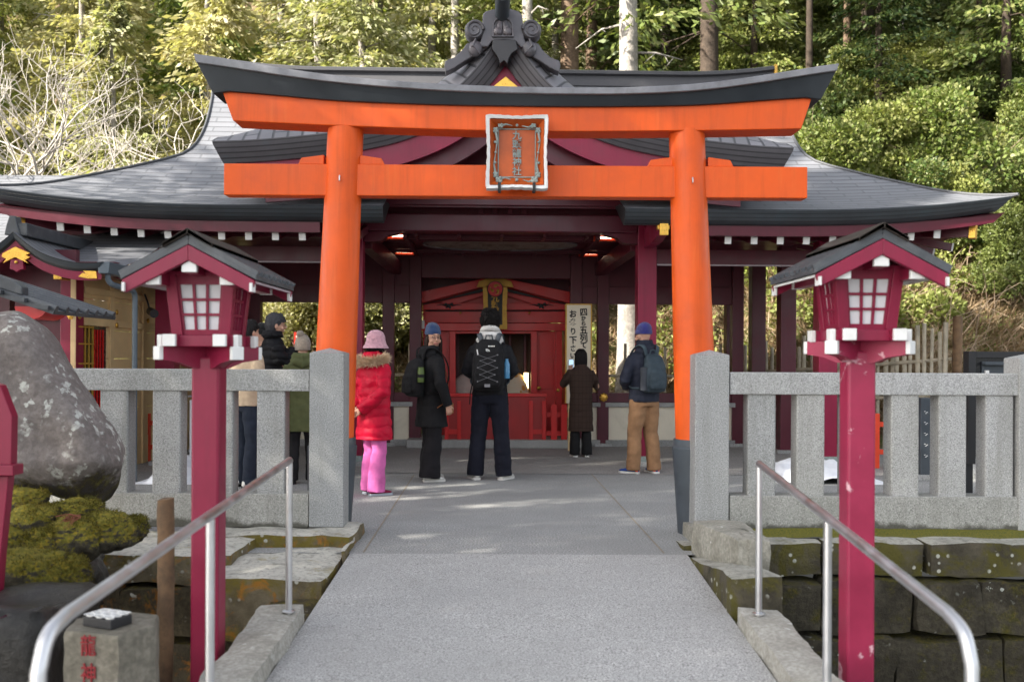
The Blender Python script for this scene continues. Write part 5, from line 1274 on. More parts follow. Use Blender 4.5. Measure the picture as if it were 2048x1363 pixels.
# red wooden stand cut by the left frame edge
st = thing('red_stand', 'dark magenta wooden stand cut by the left picture edge', 'stand', (0, 0, 0))
def pr2(name, poly, d, th): mb = MB(); mb.prism([(lambda q: (q.x, q.z))(W(x, y, d)) for x, y in poly], d, d+th); mb.build(name, M['magenta'], st, bevel=.004)
pr2('board', [(-90, 740), (0, 770), (24, 832), (22, 932), (-90, 932)], 4.62, .06); pr2('crossbar', [(-90, 930), (26, 930), (26, 951), (-90, 951)], 4.57, .10); pr2('leg', [(-40, 951), (17, 951), (2, 1100), (-30, 1500), (-75, 1500)], 4.62, .06)
# ---------------------------------------------------------------- visitors
M['skin'] = paint('skin', (.52, .29, .20), .5, .1, 14, .08, 200); M['eye'] = paint('eye_dark', (.02, .014, .012), .25); M['lip'] = paint('lip', (.36, .12, .10), .45)
def hair_mat(name, c): return paint(name, c, .6, .4, 60, .5, 160, spec=.2)
M['hairblack'] = hair_mat('hair_black', (.012, .010, .010)); M['hairgrey'] = hair_mat('hair_grey', (.05, .05, .055)); M['hairbrown'] = hair_mat('hair_brown', (.03, .016, .012))
def knit(name, c):
    t = NT(name); o = t.obj(); sx = t.n('ShaderNodeSeparateXYZ'); t.l(o, sx.inputs[0]); an = t.math('ARCTAN2', sx.outputs[0], sx.outputs[1])
    rib = t.math('SINE', t.math('MULTIPLY', an, 44)); row = t.math('SINE', t.math('MULTIPLY', sx.outputs[2], 420)); h = t.math('ADD', rib, t.math('MULTIPLY', row, .5))
    n1 = t.noise(o, 40, 3); return t.bsdf(t.ramp(n1, [(.3, sc(c, .75)), (.7, sc(c, 1.15))]), .9, 0, .2, h, .6, .004, Sheen__Weight=.3)
class Pose: pass
def rotz(v, a, c=Vector((0, 0, 0))): return Matrix.Rotation(a, 3, 'Z') @ (v-c) + c
def ell(c, rx, ry, n=20, yaw=0, tilt=None, p=2.3):
    out = []
    for k in range(n):
        a = 2*math.pi*k/n; ca, sa = math.cos(a), math.sin(a)
        v = Vector((math.copysign(abs(ca)**(2/p), ca)*rx, math.copysign(abs(sa)**(2/p), sa)*ry, 0)); out.append(rotz(v, yaw)+Vector(c))
    return out
HR = [(-.118, .020, .018, .030), (-.108, .040, .040, .022), (-.085, .052, .062, .012), (-.055, .060, .080, .004), (-.02, .067, .090, 0), (.02, .072, .094, -.003), (.055, .072, .093, -.006), (.085, .062, .080, -.008), (.105, .042, .055, -.008), (.116, .016, .02, -.008)]
def head(mb, c, yaw):
    c = Vector(c); mb.loft([[rotz(p, yaw)+c for p in ell((0, y, z), rx, ry, 20, 0, p=2.1)] for z, rx, ry, y in HR])
    R_ = lambda p: rotz(Vector(p), yaw)+c
    mb.tube([R_((0, .088, .018)), R_((0, .104, -.012)), R_((0, .112, -.030)), R_((0, .094, -.040))], [.006, .010, .0135, .010], 8)      # nose
    mb.tube([R_((-.030, .083, -.066)), R_((0, .094, -.066)), R_((.030, .083, -.066))], [.006, .010, .006], 8)                          # lips
    mb.tube([R_((-.05, .074, .028)), R_((-.025, .090, .034)), R_((0, .092, .030)), R_((.025, .090, .034)), R_((.05, .074, .028))], [.006, .009, .008, .009, .006], 8)
    mb.ball(R_((0, .070, -.100)), (.022, .02, .018), 8)
    for s in (-1, 1):
        mb.ball(R_((s*.045, .064, -.035)), (.024, .022, .026), 8); mb.ball(R_((s*.076, -.004, -.012)), (.010, .020, .032), 8)
        mb.ball(R_((s*.030, .081, .004)), (.014, .009, .010), 8)
def hand(mb, w, d, nrm, curl=.5, side=1, k=1.0):
    # wrist w, direction d along the fingers, palm normal nrm; five unequal bent fingers, thumb from the side of the palm
    w = Vector(w); d = Vector(d).normalized(); nrm = Vector(nrm); nrm = (nrm-d*nrm.dot(d)).normalized(); x = d.cross(nrm)*side
    Mr = Matrix((x, d, nrm)).transposed()
    mb.tube([w-d*.03*k, w+d*.01*k], [.026*k, .026*k], 10, sq=.75, up=nrm)
    mb.box(w+d*.052*k, (.078*k, .095*k, .026*k), Mr)
    for i, (fx, fl, fr) in enumerate(((-.030, .062, .0078), (-.0105, .074, .0085), (.010, .080, .0088), (.030, .073, .0085))):
        b = w+d*.092*k+x*fx*k; p = [b]; a = curl*.35
        for q, f in enumerate((.44, .32, .26)):
            a += curl*(.55, .75, .5)[q]; p.append(p[-1]+(d*math.cos(a)+nrm*math.sin(a))*fl*f*k)
        mb.tube(p, [fr*k*1.08, fr*k, fr*k*.92, fr*k*.75], 8)
    t0 = w+d*.025*k+x*.034*k; t1 = t0+(x*.75+d*.6+nrm*.25).normalized()*.042*k; t2 = t1+(d*.85+x*.1+nrm*(.2+curl*.5)).normalized()*.034*k
    mb.tube([t0-x*.01*k, t0, t1, t2], [.013*k, .0125*k, .0105*k, .0085*k], 8)
def shoe(o_par, p, yaw, up, sole, k=1.0, extra=None):
    L = .265*k
    def ring(y, z0, z1, w, n=12): return [Vector((w*math.cos(a), y, lerp(z0, z1, .5+.5*math.sin(a)))) for a in (2*math.pi*j/n for j in range(n))]
    T = lambda mb: setattr(mb, 'v', [tuple(rotz(Vector(v), yaw)+Vector(p)) for v in mb.v])
    mb = MB(); mb.loft([ring(y*L, z0*k, z1*k, w*k) for y, z0, z1, w in ((-.27, .03, .055, .018), (-.25, .022, .085, .034), (-.15, .02, .098, .038), (0, .02, .092, .040), (.18, .02, .072, .044), (.42, .02, .060, .048), (.60, .022, .050, .040), (.69, .026, .038, .018))]); T(mb)
    u = mk('shoe', blob(mb, .006, 2), up, o_par, smooth='all')
    mb = MB(); rows = [(-.285, .02), (-.26, .036), (-.1, .040), (.15, .043), (.42, .051), (.62, .043), (.71, .018)]
    mb.loft([[Vector((w*k*s, y*L, z*k)) for s, z in ((-1, .002), (1, .002), (1.02, .016), (1, .026), (-1, .026), (-1.02, .016))] for y, w in rows]); T(mb); mb.build('sole', sole, u, smooth=True, ang=50)
    if extra:
        mb = MB(); mb.loft([[Vector((s*w*k*1.04, y*L, z*k)) for s, z in ((-1, .03), (1, .03), (.8, .072), (-.8, .072))] for y, w in ((-.26, .032), (-.16, .037))]); T(mb); mb.build('heel_patch', extra, u)
def wrinkle(amp, fx=9, fz=16, quilt=0, qamp=0, seed=0, grav=.0):
    off = Vector((seed*3.3, seed*1.7, 0))
    def f(co, no):
        n = noise.noise(Vector((co.x*fx, co.y*fx, co.z*fz))+off)+.5*noise.noise(Vector((co.x*fx*2.3, co.y*fx*2.3, co.z*fz*1.4))+off)
        r = abs(noise.noise(Vector((co.x*7, co.y*7, co.z*11))+off*2))
        q = qamp*(abs(math.sin(math.pi*(co.z+.02*n)/quilt))**.6-.6) if quilt else 0
        return co+no*(amp*n-amp*.9*max(0, .22-r)*4*.5+q)
    return f
def person(label, px, pf, h, rz, head_yaw=0, jacket=None, trousers=None, shoes=None, arms=None, hands=(None, None), hat=None, hair=None, feet=((-.11, 0, 6), (.11, 0, -6)), lean=0, hips=1.0, seed=1, glasses=False, hood=None, pos=None, face=False):
    k = h/1.75; g = G(px, pf) if pos is None else Vector(pos); V_ = lambda *a: Vector(a)*k
    (fl, fly, fla), (fr_, fry, fra) = feet
    hipL, hipR = V_(-.085, 0, .88), V_(.085, 0, .88); anL, anR = V_(fl, fly, .085), V_(fr_, fry, .085); kn = lambda a, b, s: lerp(a, b, .5)+V_(0, .018, .0)
    shL, shR = V_(-.166, lean*.5, 1.352), V_(.166, lean*.5, 1.352)
    (elL, wrL), (elR, wrR) = [[V_(*q) for q in a] for a in arms]
    nk = V_(0, -.005+lean, 1.47); hc = V_(0, .022+lean*1.4, 1.632)
    body = MB()
    body.loft([ell(V_(0, lean*f, z), rx*k, ry*k) for z, rx, ry, f in ((.80, .13, .095, 0), (.90, .15, .105, 0), (1.05, .128, .095, .1), (1.25, .150, .108, .3), (1.38, .155, .092, .5), (1.44, .09, .07, .7))])
    body.tube([nk-V_(0, 0, .05), nk, hc-V_(0, .02, .06)], [.062*k, .054*k, .056*k], 12); b2 = MB(); head(b2, (0, 0, 0), head_yaw); body.add([Vector(v)*k+hc for v in b2.v], b2.f)
    for a, b in ((hipL, anL), (hipR, anR)): body.tube([a+V_(0, 0, .06), a, kn(a, b, 1), lerp(a, b, .72)-V_(0, .012, 0), b-V_(0, 0, .05)], [.07*k, .072*k, .052*k, .048*k, .036*k], 12)
    for s, e, w, hd, sd in ((shL, elL, wrL, hands[0], -1), (shR, elR, wrR, hands[1], 1)):
        body.tube([s, lerp(s, e, .5), e, lerp(e, w, .5), w], [.05*k, .046*k, .038*k, .034*k, .026*k], 10)
        if hd: hand(body, w, hd[0], hd[1], hd[2], sd*(hd[3] if len(hd) > 3 else 1), k*.88)
    me = blob(body, .0058*k if (hands[0] or hands[1]) else .008, 2, .4)
    o = mk('person', me, [M['skin'], M['eye'], M['lip']], None, smooth='all', loc=g, rz=rz); tag(o, label, 'person', 'visitors')
    if face:
        I = Matrix.Rotation(-head_yaw, 3, 'Z')
        for p in me.polygons:
            q = I @ ((p.center-hc)/k)
            if q.y > .07:
                if abs(abs(q.x)-.030) < .013 and abs(q.z-.004) < .0055: p.material_index = 1
                elif abs(abs(q.x)-.031) < .019 and abs(q.z-.037) < .004: p.material_index = 1
                elif abs(q.x) < .027 and abs(q.z+.066) < .0085: p.material_index = 2
    # trousers
    tr = MB(); T = trousers; f0, f1 = T.get('knee', .078), T.get('hem', .085)
    tr.loft([ell(V_(0, -.006, z), rx*k*hips, ry*k*hips) for z, rx, ry in ((.80, .150, .118), (.88, .168, .128), (.97, .162, .118), (1.06, .150, .110))])
    for a, b, s in ((hipL, anL, -1), (hipR, anR, 1)): tr.tube([a+V_(0, -.005, .02), lerp(a, b, .2)+V_(0, -.004, 0), kn(a, b, s), lerp(a, b, .75)-V_(0, .008, 0), b+V_(0, -.012, -.045)], [.098*k*hips, .096*k*hips, f0*k, lerp(f0, f1, .5)*k, f1*k], 16)
    mk('trousers', blob(tr, .011*k, 3, .5, wrinkle(.007*k, 6, 13, seed=seed)), T['mat'], o, smooth='all')
    # jacket with sleeves
    J = jacket; hem = J['hem']; w = J.get('w', 1.0); fl_ = J.get('flare', 1.0); jk = MB()
    rg_ = [(hem, .185*fl_, .145*fl_, 0), (lerp(hem, 1.0, .5), .180*lerp(1, fl_, .5), .140*lerp(1, fl_, .5), 0)] if hem < .85 else [(hem, .176*fl_, .135*fl_, 0)]
    rg_ += [(1.02, .172, .135, .1), (1.2, .188, .143, .3), (1.33, .192, .135, .45), (1.40, .172, .118, .55), (1.445, .122, .098, .7), (1.475, .090, .086, .85), (1.505, .076, .078, .95)]
    jk.loft([ell(V_(0, lean*f-.004, z), rx*k*w, ry*k*w, 24) for z, rx, ry, f in rg_])
    sr = J.get('sleeve', .066)
    for s, e, wr in ((shL, elL, wrL), (shR, elR, wrR)):
        wv = (wr-e).normalized(); jk.tube([lerp(Vector((0, s.y, s.z)), s, .6)-V_(0, 0, .02), s, lerp(s, e, .55), e, lerp(e, wr, .5), wr-wv*.01], [sr*.85*k, sr*1.05*k, sr*1.04*k, sr*.97*k, sr*.88*k, sr*.76*k], 14)
    jme = blob(jk, .010*k, 3, .5, wrinkle(J.get('amp', .007)*k, 8, 12, J.get('quilt', 0)*k, J.get('qamp', 0)*k, seed+5))
    jo = mk('jacket', jme, J['mat'], o, smooth='all')
    if J.get('trim'):
        for s, e, wr in ((shL, elL, wrL), (shR, elR, wrR)):
            wv = (wr-e).normalized(); c = MB(); c.tube([wr-wv*.035, wr-wv*.0], [sr*.80*k, sr*.78*k], 14); c.build('cuff', J['trim'], jo, smooth=True)
    if hood:
        hb = MB(); hb.tube([V_(.076*math.sin(a), -.010-.078*math.cos(a), 1.515) for a in (x*math.pi/8 for x in range(17))], .030*k, 10, caps=False)
        if hood[0] == 'high': hb.tube([V_(.074*math.sin(a), -.004-.074*math.cos(a), 1.555) for a in (x*math.pi/8 for x in range(17))], .030*k, 10, caps=False)
        if hood[0] in ('down', 'high'):                          # hood lying on the back of the neck
            for kk, (y, z, rx, rr) in enumerate(((-.075, 1.475, .085, .050), (-.10, 1.43, .095, .055), (-.095, 1.50, .075, .042))): hb.tube([V_(-rx-.025, y+.09, z+.03), V_(-rx*.8, y+.02, z), V_(0, y-.025, z-.02), V_(rx*.8, y+.02, z), V_(rx+.025, y+.09, z+.03)], [rr*.6*k, rr*k, rr*1.15*k, rr*k, rr*.6*k], 12)
        else:                                          # high collar round the neck
            hb.tube([V_(.085*math.sin(a), -.012-.085*math.cos(a), 1.50) for a in (x*math.pi/8 for x in range(17))], .042*k, 10, caps=False); hb.tube([V_(.082*math.sin(a), -.012-.080*math.cos(a), 1.545) for a in (x*math.pi/8 for x in range(17))], .030*k, 10, caps=False)
        mk('hood', blob(hb, .009*k, 3, .5, wrinkle(.006*k, 14, 14, seed=seed+9)), hood[1], jo, smooth='all')
        if len(hood) > 2:                              # fur edge
            rg = np.random.default_rng(seed); n = 9000; a = rg.uniform(-2.5, 2.5, n); r0 = .175; cx = r0*np.sin(a); cy = -.055-.125*np.cos(a); cz = 1.425+.05*np.abs(np.sin(a/2))**2
            C = np.stack([cx, cy, cz], 1)*k+rg.normal(0, .016*k, (n, 3)); D = np.stack([np.sin(a), -np.cos(a), rg.uniform(-.2, .5, n)], 1)+rg.normal(0, .6, (n, 3)); Vv, Q = diamonds(C, D, rg.uniform(.035, .08, n)*k, np.full(n, .0024), rg); mk('fur_trim', npmesh('fur', Vv, Q), hood[2], jo)
    Rh = lambda v: rotz(Vector(v), head_yaw)*k+hc
    if hair:
        kind, mt = hair[:2]; hm = MB()
        if kind == 'short':
            hm.loft([[Rh(p) for p in ell((0, y, z), rx, ry, 24)] for z, rx, ry, y in ((-.088, .050, .040, -.050), (-.05, .070, .062, -.038), (-.01, .081, .084, -.028), (.02, .084, .090, -.018), (.05, .083, .097, -.010), (.085, .076, .092, -.006), (.115, .055, .068, -.006), (.132, .02, .03, -.006))])
            rr2 = random.Random(seed)
            for q in range(70):
                a = rr2.uniform(0, 6.28); z = rr2.uniform(.03, .12); r = .085*math.sqrt(max(.05, 1-(z/.135)**2)); p = Vector((r*math.cos(a), r*1.12*math.sin(a)-.008, z)); hm.tube([Rh(p*.9), Rh(p+Vector((0, .018, .012))), Rh(p+Vector((rr2.uniform(-.01, .01), .03, .0)))], [.014*k, .011*k, .004*k], 5)
            mk('hair', blob(hm, .006*k, 1, .5, lambda co, no: co+no*.004*noise.noise(Vector((co.x*90, co.y*90, co.z*25)))), mt, o, smooth='all')
        elif kind == 'curly':
            hm.loft([[Rh(p) for p in ell((0, y, z), rx, ry, 20)] for z, rx, ry, y in ((-.07, .05, .05, -.045), (-.03, .074, .074, -.030), (.02, .088, .094, -.018), (.07, .094, .104, -.010), (.115, .080, .090, -.008), (.15, .04, .05, -.008))])
            rr2 = random.Random(seed)
            for q in range(620):
                a = rr2.uniform(0, 6.28); z = rr2.uniform(-.06, .15); f = .05+.048*math.sin(max(0, min(1, (z+.09)/.25))*math.pi); p = Vector((f*math.cos(a), f*1.1*math.sin(a)-.018, z)); 
                if p.y > .05 and z < .05: continue
                u = Vector((rr2.uniform(-1, 1), rr2.uniform(-1, 1), rr2.uniform(-1, 1))).normalized(); v2 = u.orthogonal().normalized(); w2 = u.cross(v2); r = rr2.uniform(.007, .013)
                hm.tube([Rh(p+(v2*math.cos(t)+w2*math.sin(t))*r+u*.003*t) for t in (0, 1.4, 2.8, 4.2, 5.6)], .0036*k, 4)
            hm.build('hair', mt, o, smooth='all')
        else:                                          # long or bob: a curtain round the head open at the face
            zb_ = hair[2]; rr2 = random.Random(seed); n = 170
            if zb_ > -.5: hm.loft([[Rh(p) for p in ell((0, y, z), rx, ry, 24)] for z, rx, ry, y in ((zb_*.55, .070, .045, -.045), (-.03, .080, .075, -.032), (.02, .085*(.9 if hat else 1), .093*(.9 if hat else 1), -.018), (.06, .084*(.85 if hat else 1), .098*(.85 if hat else 1), -.010), (.095, .072*(.8 if hat else 1), .086*(.8 if hat else 1), -.008), (.125*(.9 if hat else 1), .040, .05, -.008))])
            for q in range(n):
                a = rr2.uniform(-1.95, 1.95); sx_, sy_ = math.sin(a), -math.cos(a); tz = zb_*rr2.uniform(.85, 1.05); f = rr2.uniform(.9, 1.1)
                hq = .74 if hat else 1.0; hm.tube([Rh((sx_*.055*f*hq, sy_*.065*f*hq-.01, .105*hq)), Rh((sx_*.083*f*hq, sy_*.095*f*hq-.01, .05)), Rh((sx_*.088*f, sy_*.094*f-.008, -.03)), Rh((sx_*.09*f, sy_*.09*f-.006, lerp(-.03, tz, .6))), Rh((sx_*.084*f, sy_*.08*f-.002, tz))], [.006*k, .0095*k, .0095*k, .0085*k, .003*k], 5)
            hm.build('hair', mt, o, smooth='all')
    if hat:
        kind, mt = hat[:2]; hm = MB()
        if kind == 'beanie':
            hm.loft([[Rh(p) for p in ell((0, y-(.012 if face else 0), z+(.020 if face else 0)), rx, ry, 32)] for z, rx, ry, y in ((.018, .079, .098, -.008), (.022, .087, .107, -.008), (.045, .088, .108, -.008), (.066, .087, .107, -.010), (.070, .081, .100, -.010), (.10, .079, .096, -.014), (.13, .064, .078, -.020), (.152, .042, .05, -.024), (.163, .018, .02, -.024))]); hm.build('beanie', mt, o, smooth=True, ang=55)
        elif kind == 'bucket':
            hm.loft([[Rh(p) for p in ell((0, y, z), rx, ry, 32, p=2)] for z, rx, ry, y in ((-.045, .128, .140, -.01), (-.052, .133, .146, -.01), (-.04, .130, .142, -.01), (-.01, .108, .122, -.01), (.03, .098, .110, -.01), (.075, .094, .104, -.01), (.11, .080, .088, -.01), (.135, .054, .06, -.01), (.146, .02, .022, -.01))]); mk('bucket_hat', hm.mesh('hat'), mt, o, smooth=True, ang=70)
        elif kind == 'bobble':
            hm.loft([[Rh(p) for p in ell((0, y, z), rx, ry, 32)] for z, rx, ry, y in ((-.06, .085, .100, -.012), (-.055, .091, .106, -.012), (-.02, .092, .108, -.012), (.03, .092, .106, -.012), (.08, .080, .094, -.012), (.115, .055, .066, -.012), (.135, .02, .03, -.012))]); ho = hm.build('knit_hat', mt, o, smooth=True, ang=60); q = MB(); q.ball(Rh((-.03, -.05, .13)), .045*k, 10); q.build('pompom', mt, ho, smooth=True)
    if glasses:
        gm = MB(); 
        for s in (-1, 1): gm.tube([Rh((s*.033+.024*math.cos(a), .103-.004*abs(math.cos(a)), .002+.019*math.sin(a))) for a in (x*math.pi/8 for x in range(17))], .0016*k, 5, caps=False); gm.tube([Rh((s*.058, .098, .004)), Rh((s*.078, .06, .006)), Rh((s*.082, -.01, .0))], .0016*k, 5)
        gm.tube([Rh((-.009, .106, .004)), Rh((.009, .106, .004))], .0016*k, 5); gm.build('glasses', M['iron'], o, smooth=True)
    for (fx, fy, fa) in feet: shoe(o, V_(fx, fy-.015, 0), R(fa), shoes[0], shoes[1], k, shoes[2] if len(shoes) > 2 else None)
    o['_k'] = 0; del o['_k']; o_ = Pose(); o_.o = o; o_.k = k; o_.g = g; o_.rz = rz; return o_
def backpack(pp, label, mt, w=.30, h=.46, dp=.17, z0=1.0, strap=None, lean=0, details=None, arms_=.185):
    k = pp.k; t = thing('backpack', label, 'backpack', pp.g, pp.rz); y0 = -.135*k
    def V_(*a): return Vector(a)*k
    b = MB(); rows = []
    for f, wx, dy in ((0, .72, .55), (.04, .92, .85), (.2, 1.0, 1.0), (.5, .98, 1.0), (.75, .90, .85), (.92, .74, .60), (1.0, .45, .30)):
        rows.append([Vector((x*1.0, y, 0))+V_(0, 0, z0+h*f) for x, y in [((math.copysign(abs(math.cos(a))**.7, math.cos(a)))*w/2*wx*k, y0-dp*.5*k*dy+(math.copysign(abs(math.sin(a))**.7, math.sin(a)))*dp*.5*dy*k) for a in (2*math.pi*i/24 for i in range(24))]])
    b.loft(rows); mk('main_bag', blob(b, .010*k, 3, .5, wrinkle(.006*k, 11, 11, seed=33)), mt, t, smooth='all')
    b = MB(); rows = []
    for f, wx, dy in ((0, .8, .4), (.08, .98, .9), (.5, 1, 1), (.85, .85, .7), (1, .6, .2)): rows.append([V_(0, 0, z0+.04+h*.52*f)+Vector((math.cos(a)*w*.40*wx*k, y0-dp*k*.92+math.sin(a)*.045*dy*k, 0)) for a in (2*math.pi*i/20 for i in range(20))])
    b.loft(rows); mk('front_pocket', blob(b, .009*k, 2, .5, wrinkle(.005*k, 15, 15, seed=8)), mt, t, smooth='all')
    st = strap or mt
    for s in (-1, 1):
        x = s*w*.30; b = MB(); p = smooth_path([V_(x*.75, -.15, z0+h*.93), V_(s*.10, -.13, 1.50), V_(s*.118, -.035, 1.515), V_(s*.125, .075, 1.44), V_(s*.135, .145, 1.30), V_(s*.165, .12, 1.12), V_(s*.19, .0, 1.02), V_(s*.16, -.14, z0+.05)], 5)
        b.tube(p, .026*k, 8, sq=.30, up=(0, 1, 0)); b.build('shoulder_strap', st, t, smooth='all')
    b = MB(); b.tube([V_(-.04, -.165, z0+h*.97), V_(-.03, -.18, z0+h+.04), V_(.03, -.18, z0+h+.04), V_(.04, -.165, z0+h*.97)], .009*k, 6); b.build('top_handle', st, t, smooth=True)
    return t, V_, y0, w, h, dp, z0
C_ = lambda n, c, **kw: cloth(n, c, **kw)
black = C_('black_shell', (.009, .009, .011), rough=.6, bump=.1); blackp = C_('black_parka', (.010, .010, .011), rough=.75); navy = C_('navy_shell', (.018, .021, .034), rough=.65, bump=.1); navytr = C_('navy_trousers', (.011, .012, .020)); dkjean = C_('dark_jeans', (.020, .026, .040))
beige = C_('beige_jacket', (.50, .38, .26)); olive = C_('olive_coat', (.085, .095, .040)); redp = C_('red_puffer', (.46, .004, .028), rough=.5, bump=.1); pinkt = C_('pink_trousers', (.58, .13, .36)); chark = C_('charcoal_trousers', (.013, .012, .014)); tan = C_('tan_trousers', (.27, .150, .078)); hoodg = C_('grey_hood', (.55, .54, .52)); furm = C_('fur', (.62, .47, .32), rough=.9)
t = NT('check_coat'); o_ = t.obj(); sx = t.n('ShaderNodeSeparateXYZ'); t.l(o_, sx.inputs[0])
lx_ = t.math('ABSOLUTE', t.math('SINE', t.math('MULTIPLY', sx.outputs[0], 62))); lz_ = t.math('ABSOLUTE', t.math('SINE', t.math('MULTIPLY', sx.outputs[2], 40)))
check = t.bsdf(t.mix(t.ramp(t.math('MINIMUM', lx_, lz_), [(.0, .8), (.22, 0)]), (.050, .031, .024), (.018, .012, .010)), .85, 0, .2, t.noise(o_, 220, 2), .3, .003)
wht = C_('shoe_white', (.62, .61, .57), rough=.6); blk = C_('shoe_black', (.012, .012, .013), rough=.6); solw = paint('sole_white', (.66, .65, .61), .6); solg = paint('sole_grey', (.40, .45, .50), .6); bur = C_('burgundy_shoe', (.20, .018, .05)); blu = C_('blue_shoe', (.03, .06, .22)); orn_ = C_('orange_patch', (.70, .09, .03))
kblue = knit('knit_blue', (.015, .045, .13)); kviolet = knit('knit_violet', (.028, .030, .17)); kpink = knit('knit_pink', (.62, .34, .40)); kbeige = knit('knit_beige', (.30, .25, .20)); kblack = knit('knit_black', (.012, .012, .012))
down = lambda s, x=.26, y=.03: ((s*.235, -.02, 1.14), (s*x, y+.03, .89))
HD = lambda s, c=.5: ((0, .12, -1), (-s, .15, 0), c)
# man in the beige jacket behind the left lantern
pa = person('person in a beige jacket and dark jeans half hidden by the left lantern', 494, 974, 1.70, -R(40), 0, dict(mat=beige, hem=.86, flare=1.05), dict(mat=dkjean, knee=.074, hem=.074), (wht, blk), (((-.24, -.02, 1.14), (-.18, .16, 1.05)), ((.24, -.02, 1.14), (.18, .16, 1.05))), (None, None), None, ('short', M['hairblack']), feet=((-.13, .03, 10), (.11, -.04, -12)), seed=2)
pb_ = person('grey haired man in a black puffer jacket raising his phone', 545, 956, 1.80, -R(62), -R(4), dict(mat=black, hem=.86, w=1.06, quilt=.075, qamp=.020, sleeve=.078), dict(mat=C_('khaki_trousers', (.16, .13, .09)), knee=.075, hem=.08), (wht, blk), (((-.24, -.02, 1.14), (-.14, .18, 1.02)), ((.22, .06, 1.17), (.08, .20, 1.37))), (None, ((-.10, .25, .9), (-.35, -.9, .2), .9)), None, ('short', M['hairgrey']), seed=3, hood=('collar', black), glasses=True)
pc_ = person('person in an olive coat and beige knit hat beside the torii column', 604, 966, 1.56, R(12), 0, dict(mat=olive, hem=.62, flare=1.06, w=1.02), dict(mat=blk, knee=.070, hem=.070), (blk, blk), (((-.24, -.0, 1.14), (-.13, .17, 1.08)), ((.24, -.0, 1.14), (.13, .17, 1.08))), (None, None), ('bobble', kbeige), None, seed=4, hood=('down', olive))
pd2 = person('person in dark clothes and a black hat hidden behind the phone man', 523, 945, 1.68, R(5), 0, dict(mat=blackp, hem=.7), dict(mat=chark), (blk, blk), (down(-1), down(1)), (None, None), ('beanie', kblack), None, seed=14)
q = pb_.o.matrix_basis if False else (Matrix.Translation(pb_.g) @ Matrix.Rotation(pb_.rz, 4, 'Z'))
w_ = q @ (Vector((.08, .20, 1.37))*pb_.k); ph = thing('smartphone', 'smartphone with a red screen held up by the grey haired man', 'smartphone', w_+Vector((.04, -.03, .125)), R(8)); MB().bx(-.036, .036, -.004, .004, -.075, .075).build('phone_body', M['iron'], ph, bevel=.003)
M['screen'] = emit('phone_screen', (.55, .05, .03), .55); MB().bx(-.032, .032, -.0055, -.0042, -.068, .068).build('screen', M['screen'], ph); m = MB(); m.bx(-.012, .012, -.0066, -.0056, .01, .03); m.bx(-.02, .006, -.0066, -.0056, -.045, -.03); m.build('screen_picture', emit('screen_light', (.9, .5, .4), .6), ph)
# woman in the red puffer coat
pr = person('woman in a red puffer coat, pink hat and pink trousers by the torii column', 748, 988, 1.575, -R(48), R(6), dict(mat=redp, hem=.60, w=1.08, flare=1.12, quilt=.105, qamp=.012, sleeve=.078, amp=.008), dict(mat=pinkt, knee=.082, hem=.100), (bur, solg), (((-.25, -.06, 1.12), (-.07, -.205, .92)), ((.25, -.06, 1.12), (.05, -.225, .91))), (((.85, -.2, -.45), (-.1, -1, .1), .9), ((-.85, -.15, -.5), (.1, -1, .1), .8)), ('bucket', kpink), ('bob', M['hairblack'], -.10), feet=((-.10, .02, 4), (.10, -.03, -12)), seed=5, hood=('down', redp, furm))
# woman with the blue beanie looking back
pw = person('woman in a black parka and blue beanie turning her face to the camera', 862, 960, 1.655, -R(58), -R(97), dict(mat=blackp, hem=.62, flare=1.12, w=1.05, amp=.009, trim=black, sleeve=.07), dict(mat=chark, knee=.095, hem=.125), (wht, solw), (((-.26, .0, 1.13), (-.25, .12, .88)), ((.27, -.03, 1.13), (.275, .07, .87))), (((0, .2, -1), (1, 0, 0), .7), ((0, .2, -1), (-1, .1, 0), .75)), ('beanie', kblue), ('long', M['hairbrown'], -.24), feet=((-.12, .06, 6), (.12, -.07, -10)), seed=6, glasses=True, hood=('down', blackp), face=True)
bag, V_, y0, w, h, dp, z0 = backpack(pw, 'black backpack with a green bottle on the woman with blue beanie', blackp, .30, .44, .19, .96)
m = MB(); m.lathe([(0, 0), (.034, 0), (.036, .02), (.036, .12), (.032, .13), (.032, .16), (0, .16)], (0, 0, 0), 16); m.v = [tuple(Vector(v)+V_(.165, -.22, 1.13)) for v in m.v]; bo = m.build('bottle', paint('green_bottle', (.065, .105, .016), .4), bag, smooth=True, ang=40); m = MB(); m.lathe([(.037, .05), (.038, .055), (.038, .08), (.037, .085)], (0, 0, 0), 16); m.v = [tuple(Vector(v)+V_(.165, -.22, 1.13)) for v in m.v]; m.build('bottle_band', blk, bo)
m = MB(); m.tube(smooth_path([V_(-.06, -.12, 1.50), V_(-.12, .05, 1.50), V_(-.05, .150, 1.36), V_(.08, .165, 1.15), V_(.19, .09, .93), V_(.2, -.03, .84)], 5), .009, 6, sq=.5); o2 = m.build('shoulder_bag', paint('tan_leather', (.36, .13, .04), .5), None, smooth=True, loc=pw.g, rz=pw.rz); tag(o2, 'tan leather strap bag worn across the black parka', 'bag'); m = MB(); m.box(V_(.10, .185, .83), (.10, .05, .12)); m.build('pouch', paint('tan_pouch', (.33, .12, .04), .5), o2, bevel=.012)
